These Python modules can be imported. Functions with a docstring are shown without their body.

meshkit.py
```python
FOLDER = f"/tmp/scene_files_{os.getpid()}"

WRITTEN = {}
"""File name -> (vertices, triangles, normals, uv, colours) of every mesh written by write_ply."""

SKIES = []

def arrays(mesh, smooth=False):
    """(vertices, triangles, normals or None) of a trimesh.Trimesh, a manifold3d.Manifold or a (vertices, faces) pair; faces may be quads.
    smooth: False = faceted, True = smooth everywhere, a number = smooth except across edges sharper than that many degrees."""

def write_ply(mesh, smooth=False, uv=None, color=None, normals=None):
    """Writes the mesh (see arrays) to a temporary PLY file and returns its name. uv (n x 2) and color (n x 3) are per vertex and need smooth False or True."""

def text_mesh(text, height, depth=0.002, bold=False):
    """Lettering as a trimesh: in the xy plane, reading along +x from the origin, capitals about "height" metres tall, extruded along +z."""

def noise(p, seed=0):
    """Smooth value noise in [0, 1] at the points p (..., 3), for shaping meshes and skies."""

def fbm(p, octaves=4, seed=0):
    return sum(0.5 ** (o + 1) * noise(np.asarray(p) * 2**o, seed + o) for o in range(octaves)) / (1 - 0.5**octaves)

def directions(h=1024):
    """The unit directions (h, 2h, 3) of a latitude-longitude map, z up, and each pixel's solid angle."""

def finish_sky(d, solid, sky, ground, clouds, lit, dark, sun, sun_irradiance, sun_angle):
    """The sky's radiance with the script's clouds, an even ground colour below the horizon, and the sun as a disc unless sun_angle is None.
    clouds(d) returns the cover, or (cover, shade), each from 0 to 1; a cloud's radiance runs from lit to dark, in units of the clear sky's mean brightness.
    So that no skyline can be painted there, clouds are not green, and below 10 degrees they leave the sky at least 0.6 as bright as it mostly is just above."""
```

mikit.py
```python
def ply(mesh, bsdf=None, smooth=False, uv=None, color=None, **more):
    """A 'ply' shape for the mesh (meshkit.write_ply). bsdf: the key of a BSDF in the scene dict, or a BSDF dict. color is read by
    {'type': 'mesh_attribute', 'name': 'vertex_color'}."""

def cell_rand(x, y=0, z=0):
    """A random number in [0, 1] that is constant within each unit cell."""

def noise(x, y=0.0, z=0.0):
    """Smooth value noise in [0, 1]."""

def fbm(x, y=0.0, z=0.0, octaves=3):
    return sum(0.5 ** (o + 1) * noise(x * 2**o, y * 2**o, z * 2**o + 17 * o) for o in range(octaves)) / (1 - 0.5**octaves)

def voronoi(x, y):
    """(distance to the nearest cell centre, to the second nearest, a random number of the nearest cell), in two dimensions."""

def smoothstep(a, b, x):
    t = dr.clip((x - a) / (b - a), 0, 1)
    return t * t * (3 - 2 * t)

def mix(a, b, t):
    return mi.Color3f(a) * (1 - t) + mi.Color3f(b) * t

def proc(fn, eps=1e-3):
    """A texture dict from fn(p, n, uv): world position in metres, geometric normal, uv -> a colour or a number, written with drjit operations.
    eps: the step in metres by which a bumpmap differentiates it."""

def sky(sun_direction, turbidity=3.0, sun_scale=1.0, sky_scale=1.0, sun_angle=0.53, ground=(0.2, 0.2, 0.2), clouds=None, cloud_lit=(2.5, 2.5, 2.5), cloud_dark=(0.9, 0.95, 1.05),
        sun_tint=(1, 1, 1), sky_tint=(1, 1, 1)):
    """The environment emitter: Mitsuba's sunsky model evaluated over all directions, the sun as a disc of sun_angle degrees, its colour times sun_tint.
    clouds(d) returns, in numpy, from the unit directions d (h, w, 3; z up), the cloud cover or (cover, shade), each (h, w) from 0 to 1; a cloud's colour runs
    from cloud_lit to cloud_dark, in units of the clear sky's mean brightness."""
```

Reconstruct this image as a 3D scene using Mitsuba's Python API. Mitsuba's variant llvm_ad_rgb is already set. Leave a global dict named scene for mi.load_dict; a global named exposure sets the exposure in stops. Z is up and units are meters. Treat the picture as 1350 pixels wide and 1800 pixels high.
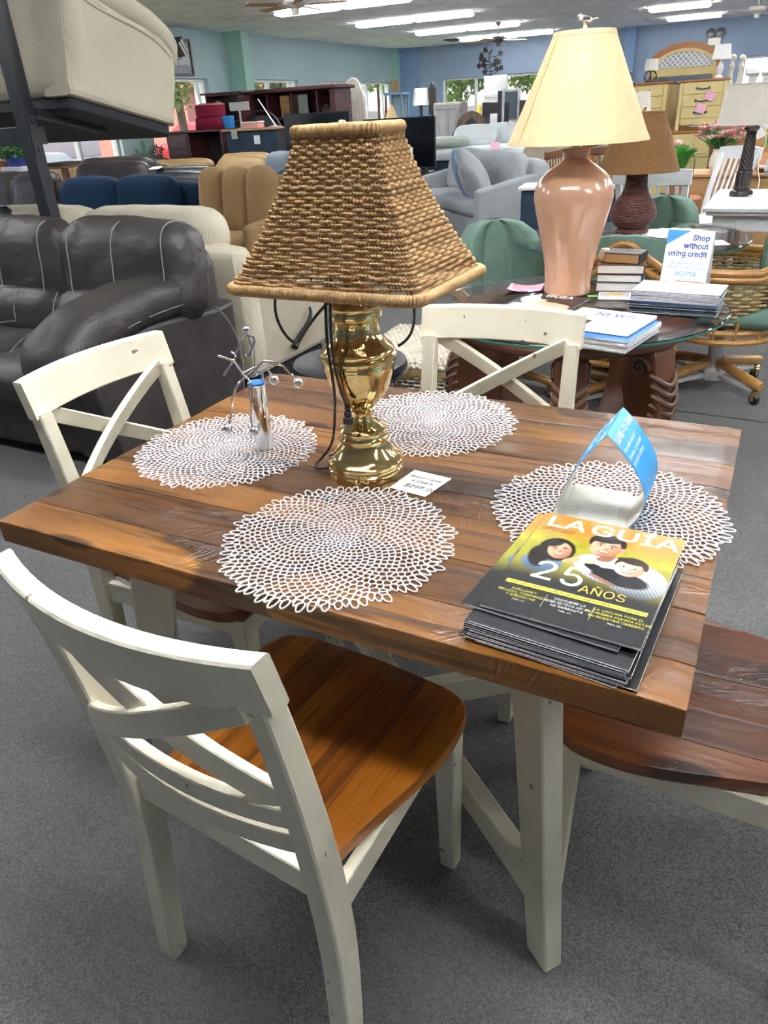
import math, random
import numpy as np, trimesh, shapely
import drjit as dr
import mitsuba as mi
import mikit, meshkit
from mikit import proc, noise, fbm, smoothstep, mix, cell_rand
from shapely.geometry import Polygon, Point, LineString, box as sbox
from shapely.ops import unary_union
from scipy.spatial import ConvexHull, Voronoi

random.seed(7)
rng = np.random.default_rng(7)
scene, labels, place = {}, {}, {}

# ------------------------------------------------------------------ camera, sky, exposure
exposure = 0.28
EYE = np.array([1.19636, -0.70174, 1.38734])
FWD = np.array([-0.41718, 0.76895, -0.48442])
UPV = np.array([-0.17899, 0.45306, 0.87332])
scene['camera'] = {'type': 'perspective', 'fov': 55.8485, 'fov_axis': 'x', 'near_clip': 0.02, 'far_clip': 200.0,
                   'to_world': mi.ScalarTransform4f().look_at(origin=EYE.tolist(), target=(EYE + FWD).tolist(), up=UPV.tolist())}
scene['sky'] = mikit.sky((-0.3, -0.5, 0.75), turbidity=4.0, sun_scale=4.0, sky_scale=9.0, sun_angle=12.0,
                         clouds=lambda d: meshkit.fbm(d * 3.0, 4) * 0.9, cloud_lit=(1.6, 1.6, 1.6), cloud_dark=(1.0, 1.0, 1.05))
LAMP_RADIANCE = 30.0            # ceiling lights
TH = 0.0311                     # the room stands this much turned from the table


# ------------------------------------------------------------------ helpers: transforms and meshes
def M(x=0, y=0, z=0, rz=0, rx=0, ry=0, s=1.0):
    T = np.eye(4)
    cx, sx, cy, sy, cz, sz = [f(math.radians(a)) for a in (rx, ry, rz) for f in (math.cos, math.sin)]
    Rx = np.array([[1, 0, 0], [0, cx, -sx], [0, sx, cx]])
    Ry = np.array([[cy, 0, sy], [0, 1, 0], [-sy, 0, cy]])
    Rz = np.array([[cz, -sz, 0], [sz, cz, 0], [0, 0, 1]])
    T[:3, :3] = Rz @ Ry @ Rx * s
    T[:3, 3] = (x, y, z)
    return T


ROOM = M(rz=math.degrees(TH))


def tf(m, T):
    m = m.copy()
    m.apply_transform(T)
    return m


def cat(*ms):
    out = []
    for m in ms:
        out += list(m) if isinstance(m, (list, tuple)) else [m]
    return trimesh.util.concatenate(out) if len(out) > 1 else out[0]


def mk(v, f):
    return trimesh.Trimesh(np.asarray(v, float), np.asarray(f, int), process=False)


def _hull(P):
    h = ConvexHull(P)
    f, n = h.simplices.copy(), h.equations[:, :3]
    a = np.cross(P[f[:, 1]] - P[f[:, 0]], P[f[:, 2]] - P[f[:, 0]])
    bad = (a * n).sum(1) < 0
    f[bad] = f[bad][:, ::-1]
    return f


_BOXP = []
for ax in range(3):
    for s in np.ndindex(2, 2, 2):
        _BOXP.append((np.array(s) * 2 - 1, ax))
_BOXF = _hull(np.array([(sg * np.where(np.arange(3) == ax, 1.0, 0.9)) for sg, ax in _BOXP]))


def box(x0, x1, y0, y1, z0, z1, ch=0.003):
    c = np.array([(x0 + x1) / 2, (y0 + y1) / 2, (z0 + z1) / 2])
    h = np.array([x1 - x0, y1 - y0, z1 - z0]) / 2
    ch = min(ch, 0.45 * h.min())
    v = np.array([sg * np.where(np.arange(3) == ax, h, h - ch) for sg, ax in _BOXP]) + c
    return mk(v, _BOXF)


def cbox(cx, cy, z0, sx, sy, sz, ch=0.003):
    return box(cx - sx / 2, cx + sx / 2, cy - sy / 2, cy + sy / 2, z0, z0 + sz, ch)


def rings(R, close=True, cap=True):
    """A surface through rings of equal length: R (k, n, 3), counter-clockwise seen from its last ring's far side."""
    R = np.asarray(R, float)
    k, n, _ = R.shape
    i, j = np.meshgrid(np.arange(k - 1), np.arange(n if close else n - 1), indexing='ij')
    a, b = (i * n + j).ravel(), (i * n + (j + 1) % n).ravel()
    f = np.vstack([np.stack([a, b, b + n], 1), np.stack([a, b + n, a + n], 1)])
    v = R.reshape(-1, 3)
    if cap:
        v = np.vstack([v, R[0].mean(0), R[-1].mean(0)])
        q = np.arange(n)
        f = np.vstack([f, np.stack([np.full(n, k * n), (q + 1) % n, q], 1), np.stack([np.full(n, k * n + 1), (k - 1) * n + q, (k - 1) * n + (q + 1) % n], 1)])
        w = v - v.mean(0)
        if (w[f[:, 0]] * np.cross(w[f[:, 1]], w[f[:, 2]])).sum() < 0:
            f = f[:, ::-1]
    return mk(v, f)


def lathe(prof, n=40, sx=1.0, sy=1.0, lobes=0, amp=0.0, twist=0.0):
    t = np.linspace(0, 2 * math.pi, n, endpoint=False)
    R = []
    ring = prof[0][0] > .002 and prof[-1][0] > .002      # a ring: no caps, closed profile
    for r, z in (list(prof) + [prof[0]] if ring else prof):
        a = t + twist * z
        rr = max(r, 1e-5) * (1 + amp * np.cos(lobes * a)) if lobes else np.full(n, max(r, 1e-5))
        R.append(np.stack([rr * np.cos(t) * sx, rr * np.sin(t) * sy, np.full(n, z)], 1))
    if not ring:
        return rings(R)
    m = rings(R, cap=False)
    if m.volume < 0:
        m.invert()
    return m


def spline(P, n):
    P = np.asarray(P, float)
    from scipy.interpolate import CubicSpline
    d = np.r_[0, np.cumsum(np.linalg.norm(np.diff(P, axis=0), axis=1))]
    return CubicSpline(d, P)(np.linspace(0, d[-1], n))


def frames(P, closed=False, up=None):
    P = np.asarray(P, float)
    T = np.roll(P, -1, 0) - np.roll(P, 1, 0) if closed else np.gradient(P, axis=0)
    T /= np.maximum(np.linalg.norm(T, axis=1, keepdims=True), 1e-9)
    N = np.zeros_like(P)
    if up is not None:
        N = np.cross(np.asarray(up, float), T)
        N /= np.maximum(np.linalg.norm(N, axis=1, keepdims=True), 1e-9)
    else:
        a = np.array([0, 0, 1.0]) if abs(T[0][2]) < 0.9 else np.array([1.0, 0, 0])
        x = np.cross(a, T[0])
        for i in range(len(P)):
            x = x - T[i] * (x @ T[i])
            x /= np.linalg.norm(x)
            N[i] = x
    return T, N, np.cross(T, N)


def tube(P, r, n=8, closed=False, cap=True):
    P = np.asarray(P, float)
    T, N, B = frames(P, closed)
    r = np.broadcast_to(r, len(P))
    t = np.linspace(0, 2 * math.pi, n, endpoint=False)
    R = P[:, None] + r[:, None, None] * (np.cos(t)[None, :, None] * N[:, None] + np.sin(t)[None, :, None] * B[:, None])
    if closed:
        R = np.concatenate([R, R[:1]])
    return rings(R, cap=cap and not closed)


def loft_rect(P, w, h, up=(0, 0, 1), ch=0.002):
    """A bar of chamfered rectangular section (w across, h along up) through the points P."""
    P = np.asarray(P, float)
    T, N, B = frames(P, up=up)
    w, h = np.broadcast_to(w, len(P)), np.broadcast_to(h, len(P))
    c = min(ch, 0.4 * w.min(), 0.4 * h.min())
    R = []
    for i in range(len(P)):
        a, b = w[i] / 2, h[i] / 2
        s = [(a, -b + c), (a, b - c), (a - c, b), (-a + c, b), (-a, b - c), (-a, -b + c), (-a + c, -b), (a - c, -b)]
        R.append([P[i] + N[i] * u + B[i] * v for u, v in s])
    return rings(R)


def bar(p, q, w, h, up=(0, 0, 1), ch=0.002):
    return loft_rect([p, q], w, h, up, ch)


def rbox(sx, sy, sz, r=0.05, n=8, puff=0.0, seed=None, wr=0.0, fr=9.0):
    """A cushion: a rounded box whose faces bulge by puff (a share of its half size), wrinkled by wr metres. Centred on the origin."""
    g = np.linspace(-1, 1, n + 1)
    V, F = [], []
    for ax in range(3):
        for s in (-1, 1):
            u, v = np.meshgrid(g, g, indexing='ij')
            p = np.zeros(u.shape + (3,))
            p[..., ax] = s
            p[..., (ax + 1) % 3] = u
            p[..., (ax + 2) % 3] = v
            o = sum(len(x) for x in V)
            V.append(p.reshape(-1, 3))
            i, j = np.meshgrid(np.arange(n), np.arange(n), indexing='ij')
            a = (o + i * (n + 1) + j).ravel()
            b, c, d = a + n + 1, a + n + 2, a + 1
            q = [np.stack([a, b, c], 1), np.stack([a, c, d], 1)]
            F += q if s > 0 else [x[:, ::-1] for x in q]
    v, f = np.vstack(V), np.vstack(F)
    v = np.sign(v) * np.abs(v) ** 0.8
    h = np.array([sx, sy, sz]) / 2
    r = min(r, 0.98 * h.min())
    p = v * h
    inner = np.clip(p, -(h - r), h - r)
    d = p - inner
    L = np.linalg.norm(d, axis=1, keepdims=True)
    q = inner + d / np.maximum(L, 1e-9) * r
    if puff:
        w = q / h
        for ax in range(3):
            o = [k for k in range(3) if k != ax]
            q[:, ax] *= 1 + puff * (1 - w[:, o[0]] ** 2) * (1 - w[:, o[1]] ** 2)
    m = trimesh.Trimesh(q, f, process=True)
    m.merge_vertices(digits_vertex=6)
    if wr:
        nn = m.vertex_normals
        m.vertices = m.vertices + nn * (meshkit.fbm(m.vertices * fr, 3, seed or 0)[:, None] - 0.5) * 2 * wr
    return m


def poly3(P):
    return P if isinstance(P, (Polygon, shapely.MultiPolygon)) else Polygon(P)


def prism(P, h, z=0.0):
    P = poly3(P)
    gs = [g for g in getattr(P, 'geoms', [P]) if g.area > 1e-9]
    m = cat([trimesh.creation.extrude_polygon(g, h, engine='earcut') for g in gs])
    m.apply_translation([0, 0, z])
    return m


def slab(P, z0, z1, ch=0.004, dish=None):
    """A board of outline P between z0 and z1 with rounded edges; dish(x, y) lowers its top."""
    P = poly3(P).simplify(0.0004)
    if dish is not None:
        P = shapely.segmentize(P, .02)
    xy = np.array(shapely.geometry.polygon.orient(P).exterior.coords)[:-1]
    e = np.roll(xy, -1, 0) - xy
    nrm = np.stack([e[:, 1], -e[:, 0]], 1)
    nrm /= np.linalg.norm(nrm, axis=1, keepdims=True)
    vn = nrm + np.roll(nrm, 1, 0)
    vn /= np.maximum((vn ** 2).sum(1, keepdims=True) / 2, 0.3)
    R = []
    for off, z in ((ch, z0), (0.3 * ch, z0 + 0.3 * ch), (0, z0 + ch), (0, z1 - ch), (0.3 * ch, z1 - 0.3 * ch), (ch, z1)):
        R.append(np.c_[xy - vn * off, np.full(len(xy), z)])
    side = rings(R, cap=False)
    ms = [side]
    for ring, flip in ((R[0], True), (R[-1], False)):
        v, f = trimesh.creation.triangulate_polygon(Polygon(ring[:, :2]), engine='earcut')
        c = mk(np.c_[v, np.full(len(v), ring[0, 2])], f)
        if (c.face_normals[:, 2].mean() < 0) != flip:
            c.invert()
        if dish is not None and not flip:
            c = c.subdivide_to_size(0.03)
        ms.append(c)
    m = cat(ms)
    if dish is not None:
        v = m.vertices.copy()
        top = v[:, 2] > (z0 + z1) / 2
        v[top, 2] -= dish(v[top, 0], v[top, 1])
        m = mk(v, m.faces)
    return m


def rpoly(w, d, r):
    return sbox(-w / 2 + r, -d / 2 + r, w / 2 - r, d / 2 - r).buffer(r, 6)


def text(s, h, depth=0.0003, bold=False, centre=False, right=False, shear=0.0):
    m = meshkit.text_mesh(s, h, depth, bold)
    v = m.vertices.copy()
    if centre or right:
        x0, x1 = v[:, 0].min(), v[:, 0].max()
        v[:, 0] -= x1 if right else (x0 + x1) / 2
    v[:, 0] += shear * v[:, 1]
    return mk(v, m.faces)


def ell(cx, cy, rx, ry, rot=0, n=24):
    return shapely.affinity.rotate(shapely.affinity.scale(Point(cx, cy).buffer(1, n // 4), rx, ry), rot)


# ------------------------------------------------------------------ helpers: entries of the scene
def num(k):
    if k not in scene and k not in place and k not in labels:
        return k
    i = 1
    while f'{k}_{i:03d}' in scene or f'{k}_{i:03d}' in place:
        i += 1
    return f'{k}_{i:03d}'


def thing(name, label, category, T=None, group=None):
    k = num(name)
    place[k] = np.eye(4) if T is None else T
    labels[k] = {'label': label, 'category': category}
    if group:
        labels[k]['group'] = group
    return k


def put(k, mesh, m, smooth=30, uv=None, **more):
    T = place[k.split('__')[0]]
    if not np.allclose(T, np.eye(4)):
        more['to_world'] = mi.ScalarTransform4f(T.tolist())
    scene[k] = mikit.ply(mesh, m, smooth, uv=uv, **more)
    return k


def part(t, name, mesh, m, smooth=30, label=None, uv=None, kind=None, **more):
    k = num(f'{t}__{name}')
    put(k, mesh, m, smooth, uv, **more)
    place[k] = place[t.split('__')[0]]
    if label or kind:
        labels[k] = {a: b for a, b in (('label', label), ('kind', kind)) if b}
    return k


def solo(name, label, category, mesh, m, T=None, group=None, smooth=30, uv=None, **more):
    k = thing(name, label, category, T, group)
    return put(k, mesh, m, smooth, uv, **more)


def dup(root, T, label, group=None):
    base = root[:-4] if root[-4:-3] == '_' and root[-3:].isdigit() else root
    r = num(base)
    place[r] = T
    labels[r] = {'label': label, 'category': labels[root]['category']}
    if group or 'group' in labels[root]:
        labels[r]['group'] = group or labels[root]['group']
    for k in [k for k in scene if k == root or k.startswith(root + '__')]:
        n = r + k[len(root):]
        scene[n] = {**scene[k], 'to_world': mi.ScalarTransform4f(T.tolist())}
        if k != root and k in labels:
            labels[n] = dict(labels[k])
    return r


def struct(name, mesh, m, T=None, parent=None, smooth=False, label=None):
    k = num(name if parent is None else f'{parent}__{name}')
    if parent is None:
        place[k] = ROOM if T is None else T
        labels[k] = {'kind': 'structure'}
        if label:
            labels[k]['label'] = label
    put(k, mesh, m, smooth)
    return k


# ------------------------------------------------------------------ materials
def lin(h):
    c = np.array([int(h[i:i + 2], 16) for i in (1, 3, 5)]) / 255
    return np.where(c <= 0.04045, c / 12.92, ((c + 0.055) / 1.055) ** 2.4).tolist()


def rgb(c):
    return {'type': 'rgb', 'value': lin(c) if isinstance(c, str) else [float(x) for x in c]}


def mat(name, color, rough=0.5, metal=0.0, spec=0.5, coat=0.0, sheen=0.0, bump=None, scale=0.001, eps=1e-3, rough_fn=None):
    b = {'type': 'principled', 'base_color': proc(color) if callable(color) else rgb(color), 'roughness': proc(rough_fn) if rough_fn else float(rough), 'metallic': float(metal), 'specular': float(spec)}
    if coat:
        b.update(clearcoat=float(coat), clearcoat_gloss=0.95)
    if sheen:
        b['sheen'] = float(sheen)
    if bump:
        b = {'type': 'bumpmap', 'arbitrary': proc(bump, eps), 'scale': float(scale), 'bsdf': b}
    scene['m_' + name] = {'type': 'twosided', 'bsdf': b}
    return 'm_' + name


def V3(*c):
    return mi.Color3f(*c)


def stripes(p, n, k):
    """A coordinate across the ribs of corduroy: along x on faces to the front or back, along y on faces to the sides."""
    side = dr.abs(n.x) > dr.abs(n.y) * 1.2
    return dr.select(side, p.y, p.x) * k


def f_wood(base, dark, warm, streak=.75):
    def fn(p, n, uv):
        u, v = uv.x, uv.y
        plank = cell_rand(dr.floor(v / 4.0), 3)
        w = fbm(u * 2.2, v * 7, plank * 9, 3)
        g = fbm(u * 5 + 3 * w, v * 95 + 6 * w, 0, 3)
        fine = noise(u * 22, v * 520)
        c = mix(V3(*base), V3(*warm), smoothstep(.25, .8, w + .35 * (plank - .5)))
        c = mix(c, V3(*dark), smoothstep(.50, .78, g) * streak)
        c = c * (.82 + .28 * fine) * (.80 + .40 * plank)
        knot = smoothstep(.80, .86, noise(u * 5.5 + 11, v * 11 + plank * 50))
        return mix(c, V3(*dark), knot * .8)
    return fn


def wood_bump(p, n, uv):
    u, v = uv.x, uv.y
    saw = smoothstep(.55, .7, noise(u * 3, v * 9, 5)) * noise(u * 330 + 30 * noise(u * 9, v * 30), v * 14)
    return fbm(u * 14, v * 120, 0, 2) * .5 + saw * .7 + .8 * noise(u * 6, v * 16)


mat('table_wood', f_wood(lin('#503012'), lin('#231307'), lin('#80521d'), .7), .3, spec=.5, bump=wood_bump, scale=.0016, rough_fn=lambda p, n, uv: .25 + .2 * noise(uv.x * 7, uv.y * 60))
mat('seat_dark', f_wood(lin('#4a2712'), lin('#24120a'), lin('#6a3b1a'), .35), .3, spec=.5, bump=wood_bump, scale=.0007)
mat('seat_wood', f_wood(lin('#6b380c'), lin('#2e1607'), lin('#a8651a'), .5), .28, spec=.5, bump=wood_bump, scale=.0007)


def cream(p, n, uv):
    c = mix(V3(*lin('#e6dfc8')), V3(*lin('#dad2b8')), fbm(p.x * 9, p.y * 9, p.z * 9, 3))
    f = noise(p.x * 55, p.y * 55, p.z * 38)
    return mix(c, V3(*lin('#6b5238')), smoothstep(.925, .95, f) * .85)


mat('cream', cream, .42, bump=lambda p, n, uv: fbm(p.x * 60, p.y * 60, p.z * 30, 2), scale=.0006)
mat('wear', '#4a3a2a', .6)


def carpet(p, n, uv):
    s = noise(p.x * 700, p.y * 700) * .6 + noise(p.x * 260, p.y * 300) * .4
    return mix(V3(.068, .067, .068), V3(.180, .178, .177), smoothstep(.2, .85, s)) * (.85 + .3 * fbm(p.x * 2, p.y * 2, 0, 3))


mat('carpet', carpet, .95, spec=.1, bump=lambda p, n, uv: noise(p.x * 600, p.y * 600, 4), scale=.002)
mat('ceiling', lambda p, n, uv: V3(.70, .70, .71) * (.86 + .2 * noise(p.x * 7, p.y * 7) + .1 * noise(p.x * 90, p.y * 90)), .9, spec=.1)
mat('grid', '#9a9a9f', .8)
mat('wall_teal', lambda p, n, uv: mix(V3(*lin('#9db4b8')), V3(*lin('#adc2c4')), fbm(p.x, p.y, p.z * 1.3, 3)), .55, spec=.3)
mat('wall_green', '#8fb5a8', .55, spec=.3)
mat('wall_blue', lambda p, n, uv: mix(V3(*lin('#8090a6')), V3(*lin('#8f9db2')), fbm(p.x, p.y, p.z, 3)), .55, spec=.3)
mat('wall_deep', '#7089aa', .55)
mat('white', '#e8e8e6', .45)
mat('white_gloss', '#e9ebee', .2, spec=.5)
mat('frame_white', '#d9dadd', .4)
mat('mullion', '#a8acb4', .4)
scene['m_pane'] = {'type': 'thindielectric', 'int_ior': 1.5}
scene['m_glass'] = {'type': 'dielectric', 'int_ior': 1.5}
mat('glass_edge', '#2b6a60', .1)
scene['m_tube'] = {'type': 'twosided', 'bsdf': {'type': 'diffuse', 'reflectance': {'type': 'rgb', 'value': [.8, .8, .8]}}}


def leather_bump(p, n, uv):
    return fbm(p.x * 34, p.y * 34, p.z * 34, 3) * 1.0 + .35 * noise(p.x * 260, p.y * 260, p.z * 260)


def leather(name, a, b, rough=.42):
    ca, cb = lin(a), lin(b)
    return mat(name, lambda p, n, uv: mix(V3(*ca), V3(*cb), fbm(p.x * 6, p.y * 6, p.z * 6, 3)), rough, spec=.45, bump=leather_bump, scale=.004)


leather('leather_grey', '#221f1f', '#3b3735', .42)
leather('leather_brown', '#191416', '#33282a', .3)
leather('leather_tan', '#94794f', '#ad9068', .45)
mat('leather_black', '#15171b', .3, bump=leather_bump, scale=.003)
mat('leather_slate', '#5a6672', .5, bump=leather_bump, scale=.003)
mat('stitch', '#8d8a85', .8)
mat('vinyl_black', '#1b1d22', .35)
mat('dust_cover', '#10131a', .8)
mat('steel_black', '#171a20', .4)
mat('steel_hole', '#050608', .9)


def cord(p, n, uv):
    s = stripes(p, n, 2 * math.pi / .0085)
    k = .5 + .5 * dr.sin(s)
    w = fbm(p.x * 4, p.y * 4, p.z * 4, 3)
    return mix(V3(*lin('#b5ac95')), V3(*lin('#e6decb')), k * .75 + .35 * (w - .4))


mat('corduroy', cord, .9, spec=.1, sheen=.5, bump=lambda p, n, uv: .5 + .5 * dr.sin(stripes(p, n, 2 * math.pi / .0085)), scale=.0016)
mat('suede_beige', lambda p, n, uv: mix(V3(*lin('#a79e8b')), V3(*lin('#bdb5a2')), fbm(p.x * 9, p.y * 9, p.z * 9, 3)), .9, spec=.1, sheen=.4)


def fabric(name, a, b, k=260.0, f=7.0, rough=.9):
    ca, cb = lin(a), lin(b)
    return mat(name, lambda p, n, uv: mix(V3(*ca), V3(*cb), .6 * fbm(p.x * f, p.y * f, p.z * f, 3) + .4 * noise(p.x * k, p.y * k, p.z * k)), rough, spec=.1, sheen=.3)


fabric('velvet_blue', '#091623', '#122a40')
fabric('microfibre_tan', '#7d6446', '#9b7e5b')
fabric('fabric_grey', '#92969a', '#abafb3')
fabric('fabric_navy', '#232d3b', '#364352')
fabric('fabric_green', '#526a5e', '#6e877b', 300.0, 12.0)
fabric('burgundy', '#5a1526', '#7d2438')
fabric('linen', '#c4aa80', '#dcc49c', 420.0, 60.0)
fabric('linen_brown', '#65472d', '#80603f', 420.0, 60.0)
fabric('linen_grey', '#b9b0a4', '#cfc7bb', 420.0, 60.0)
fabric('bedding', '#d8e0e4', '#eef2f4', 200.0, 5.0)
fabric('sage', '#8d9a8e', '#b3bdb2')
fabric('quilt_grey', '#c4ccce', '#dde3e4')
mat('rope', lambda p, n, uv: mix(V3(*lin('#927048')), V3(*lin('#cdac7c')), .55 * noise(p.x * 55, p.y * 55, p.z * 110) + .45 * noise(p.x * 330, p.y * 330, p.z * 330)), .7, spec=.25)
mat('rope_dark', '#4a3520', .8)
mat('wicker_white', lambda p, n, uv: mix(V3(*lin('#c9bea8')), V3(*lin('#ece6d8')), noise(p.x * 60, p.y * 60, p.z * 60)), .7)
mat('wicker_dark', lambda p, n, uv: mix(V3(*lin('#33191a')), V3(*lin('#6b3d33')), noise(p.x * 80, p.y * 80, p.z * 160)), .45)
mat('wicker_tan', lambda p, n, uv: mix(V3(*lin('#8d6f42')), V3(*lin('#c9ac74')), noise(p.x * 60, p.y * 60, p.z * 60)), .55)


def rattan(p, n, uv):
    return mix(V3(*lin('#8a5a26')), V3(*lin('#c99a58')), fbm(p.x * 14, p.y * 14, p.z * 14, 3))


mat('rattan', rattan, .32, spec=.5)
mat('brass', (.80, .60, .26), .09, metal=1.0)
mat('chrome', (.80, .81, .83), .06, metal=1.0)
mat('steel_tube', (.62, .63, .66), .18, metal=1.0)
mat('cord_brown', '#1c130e', .45)
mat('plastic_black', '#141518', .4)
mat('plastic_blue', '#2f7fd0', .5)
mat('mat_white', '#f0f0f2', .45)
mat('paper', '#eceae4', .7)
mat('paper_white', '#f3f4f4', .6)
mat('paper_grey', '#b9bab8', .7)
mat('card_board', '#dcdcd4', .6)
mat('pink', '#ecb6cc', .7)
mat('ink', '#30323a', .6)
mat('ink_black', '#15161a', .5)
mat('ink_blue', '#1d3f8c', .6)
mat('sign_blue', '#4f9fdc', .5)
mat('sign_orange', '#e8622c', .5)
mat('lease_blue', '#2f93cf', .35)
mat('lease_navy', '#1a5d9a', .35)


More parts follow.
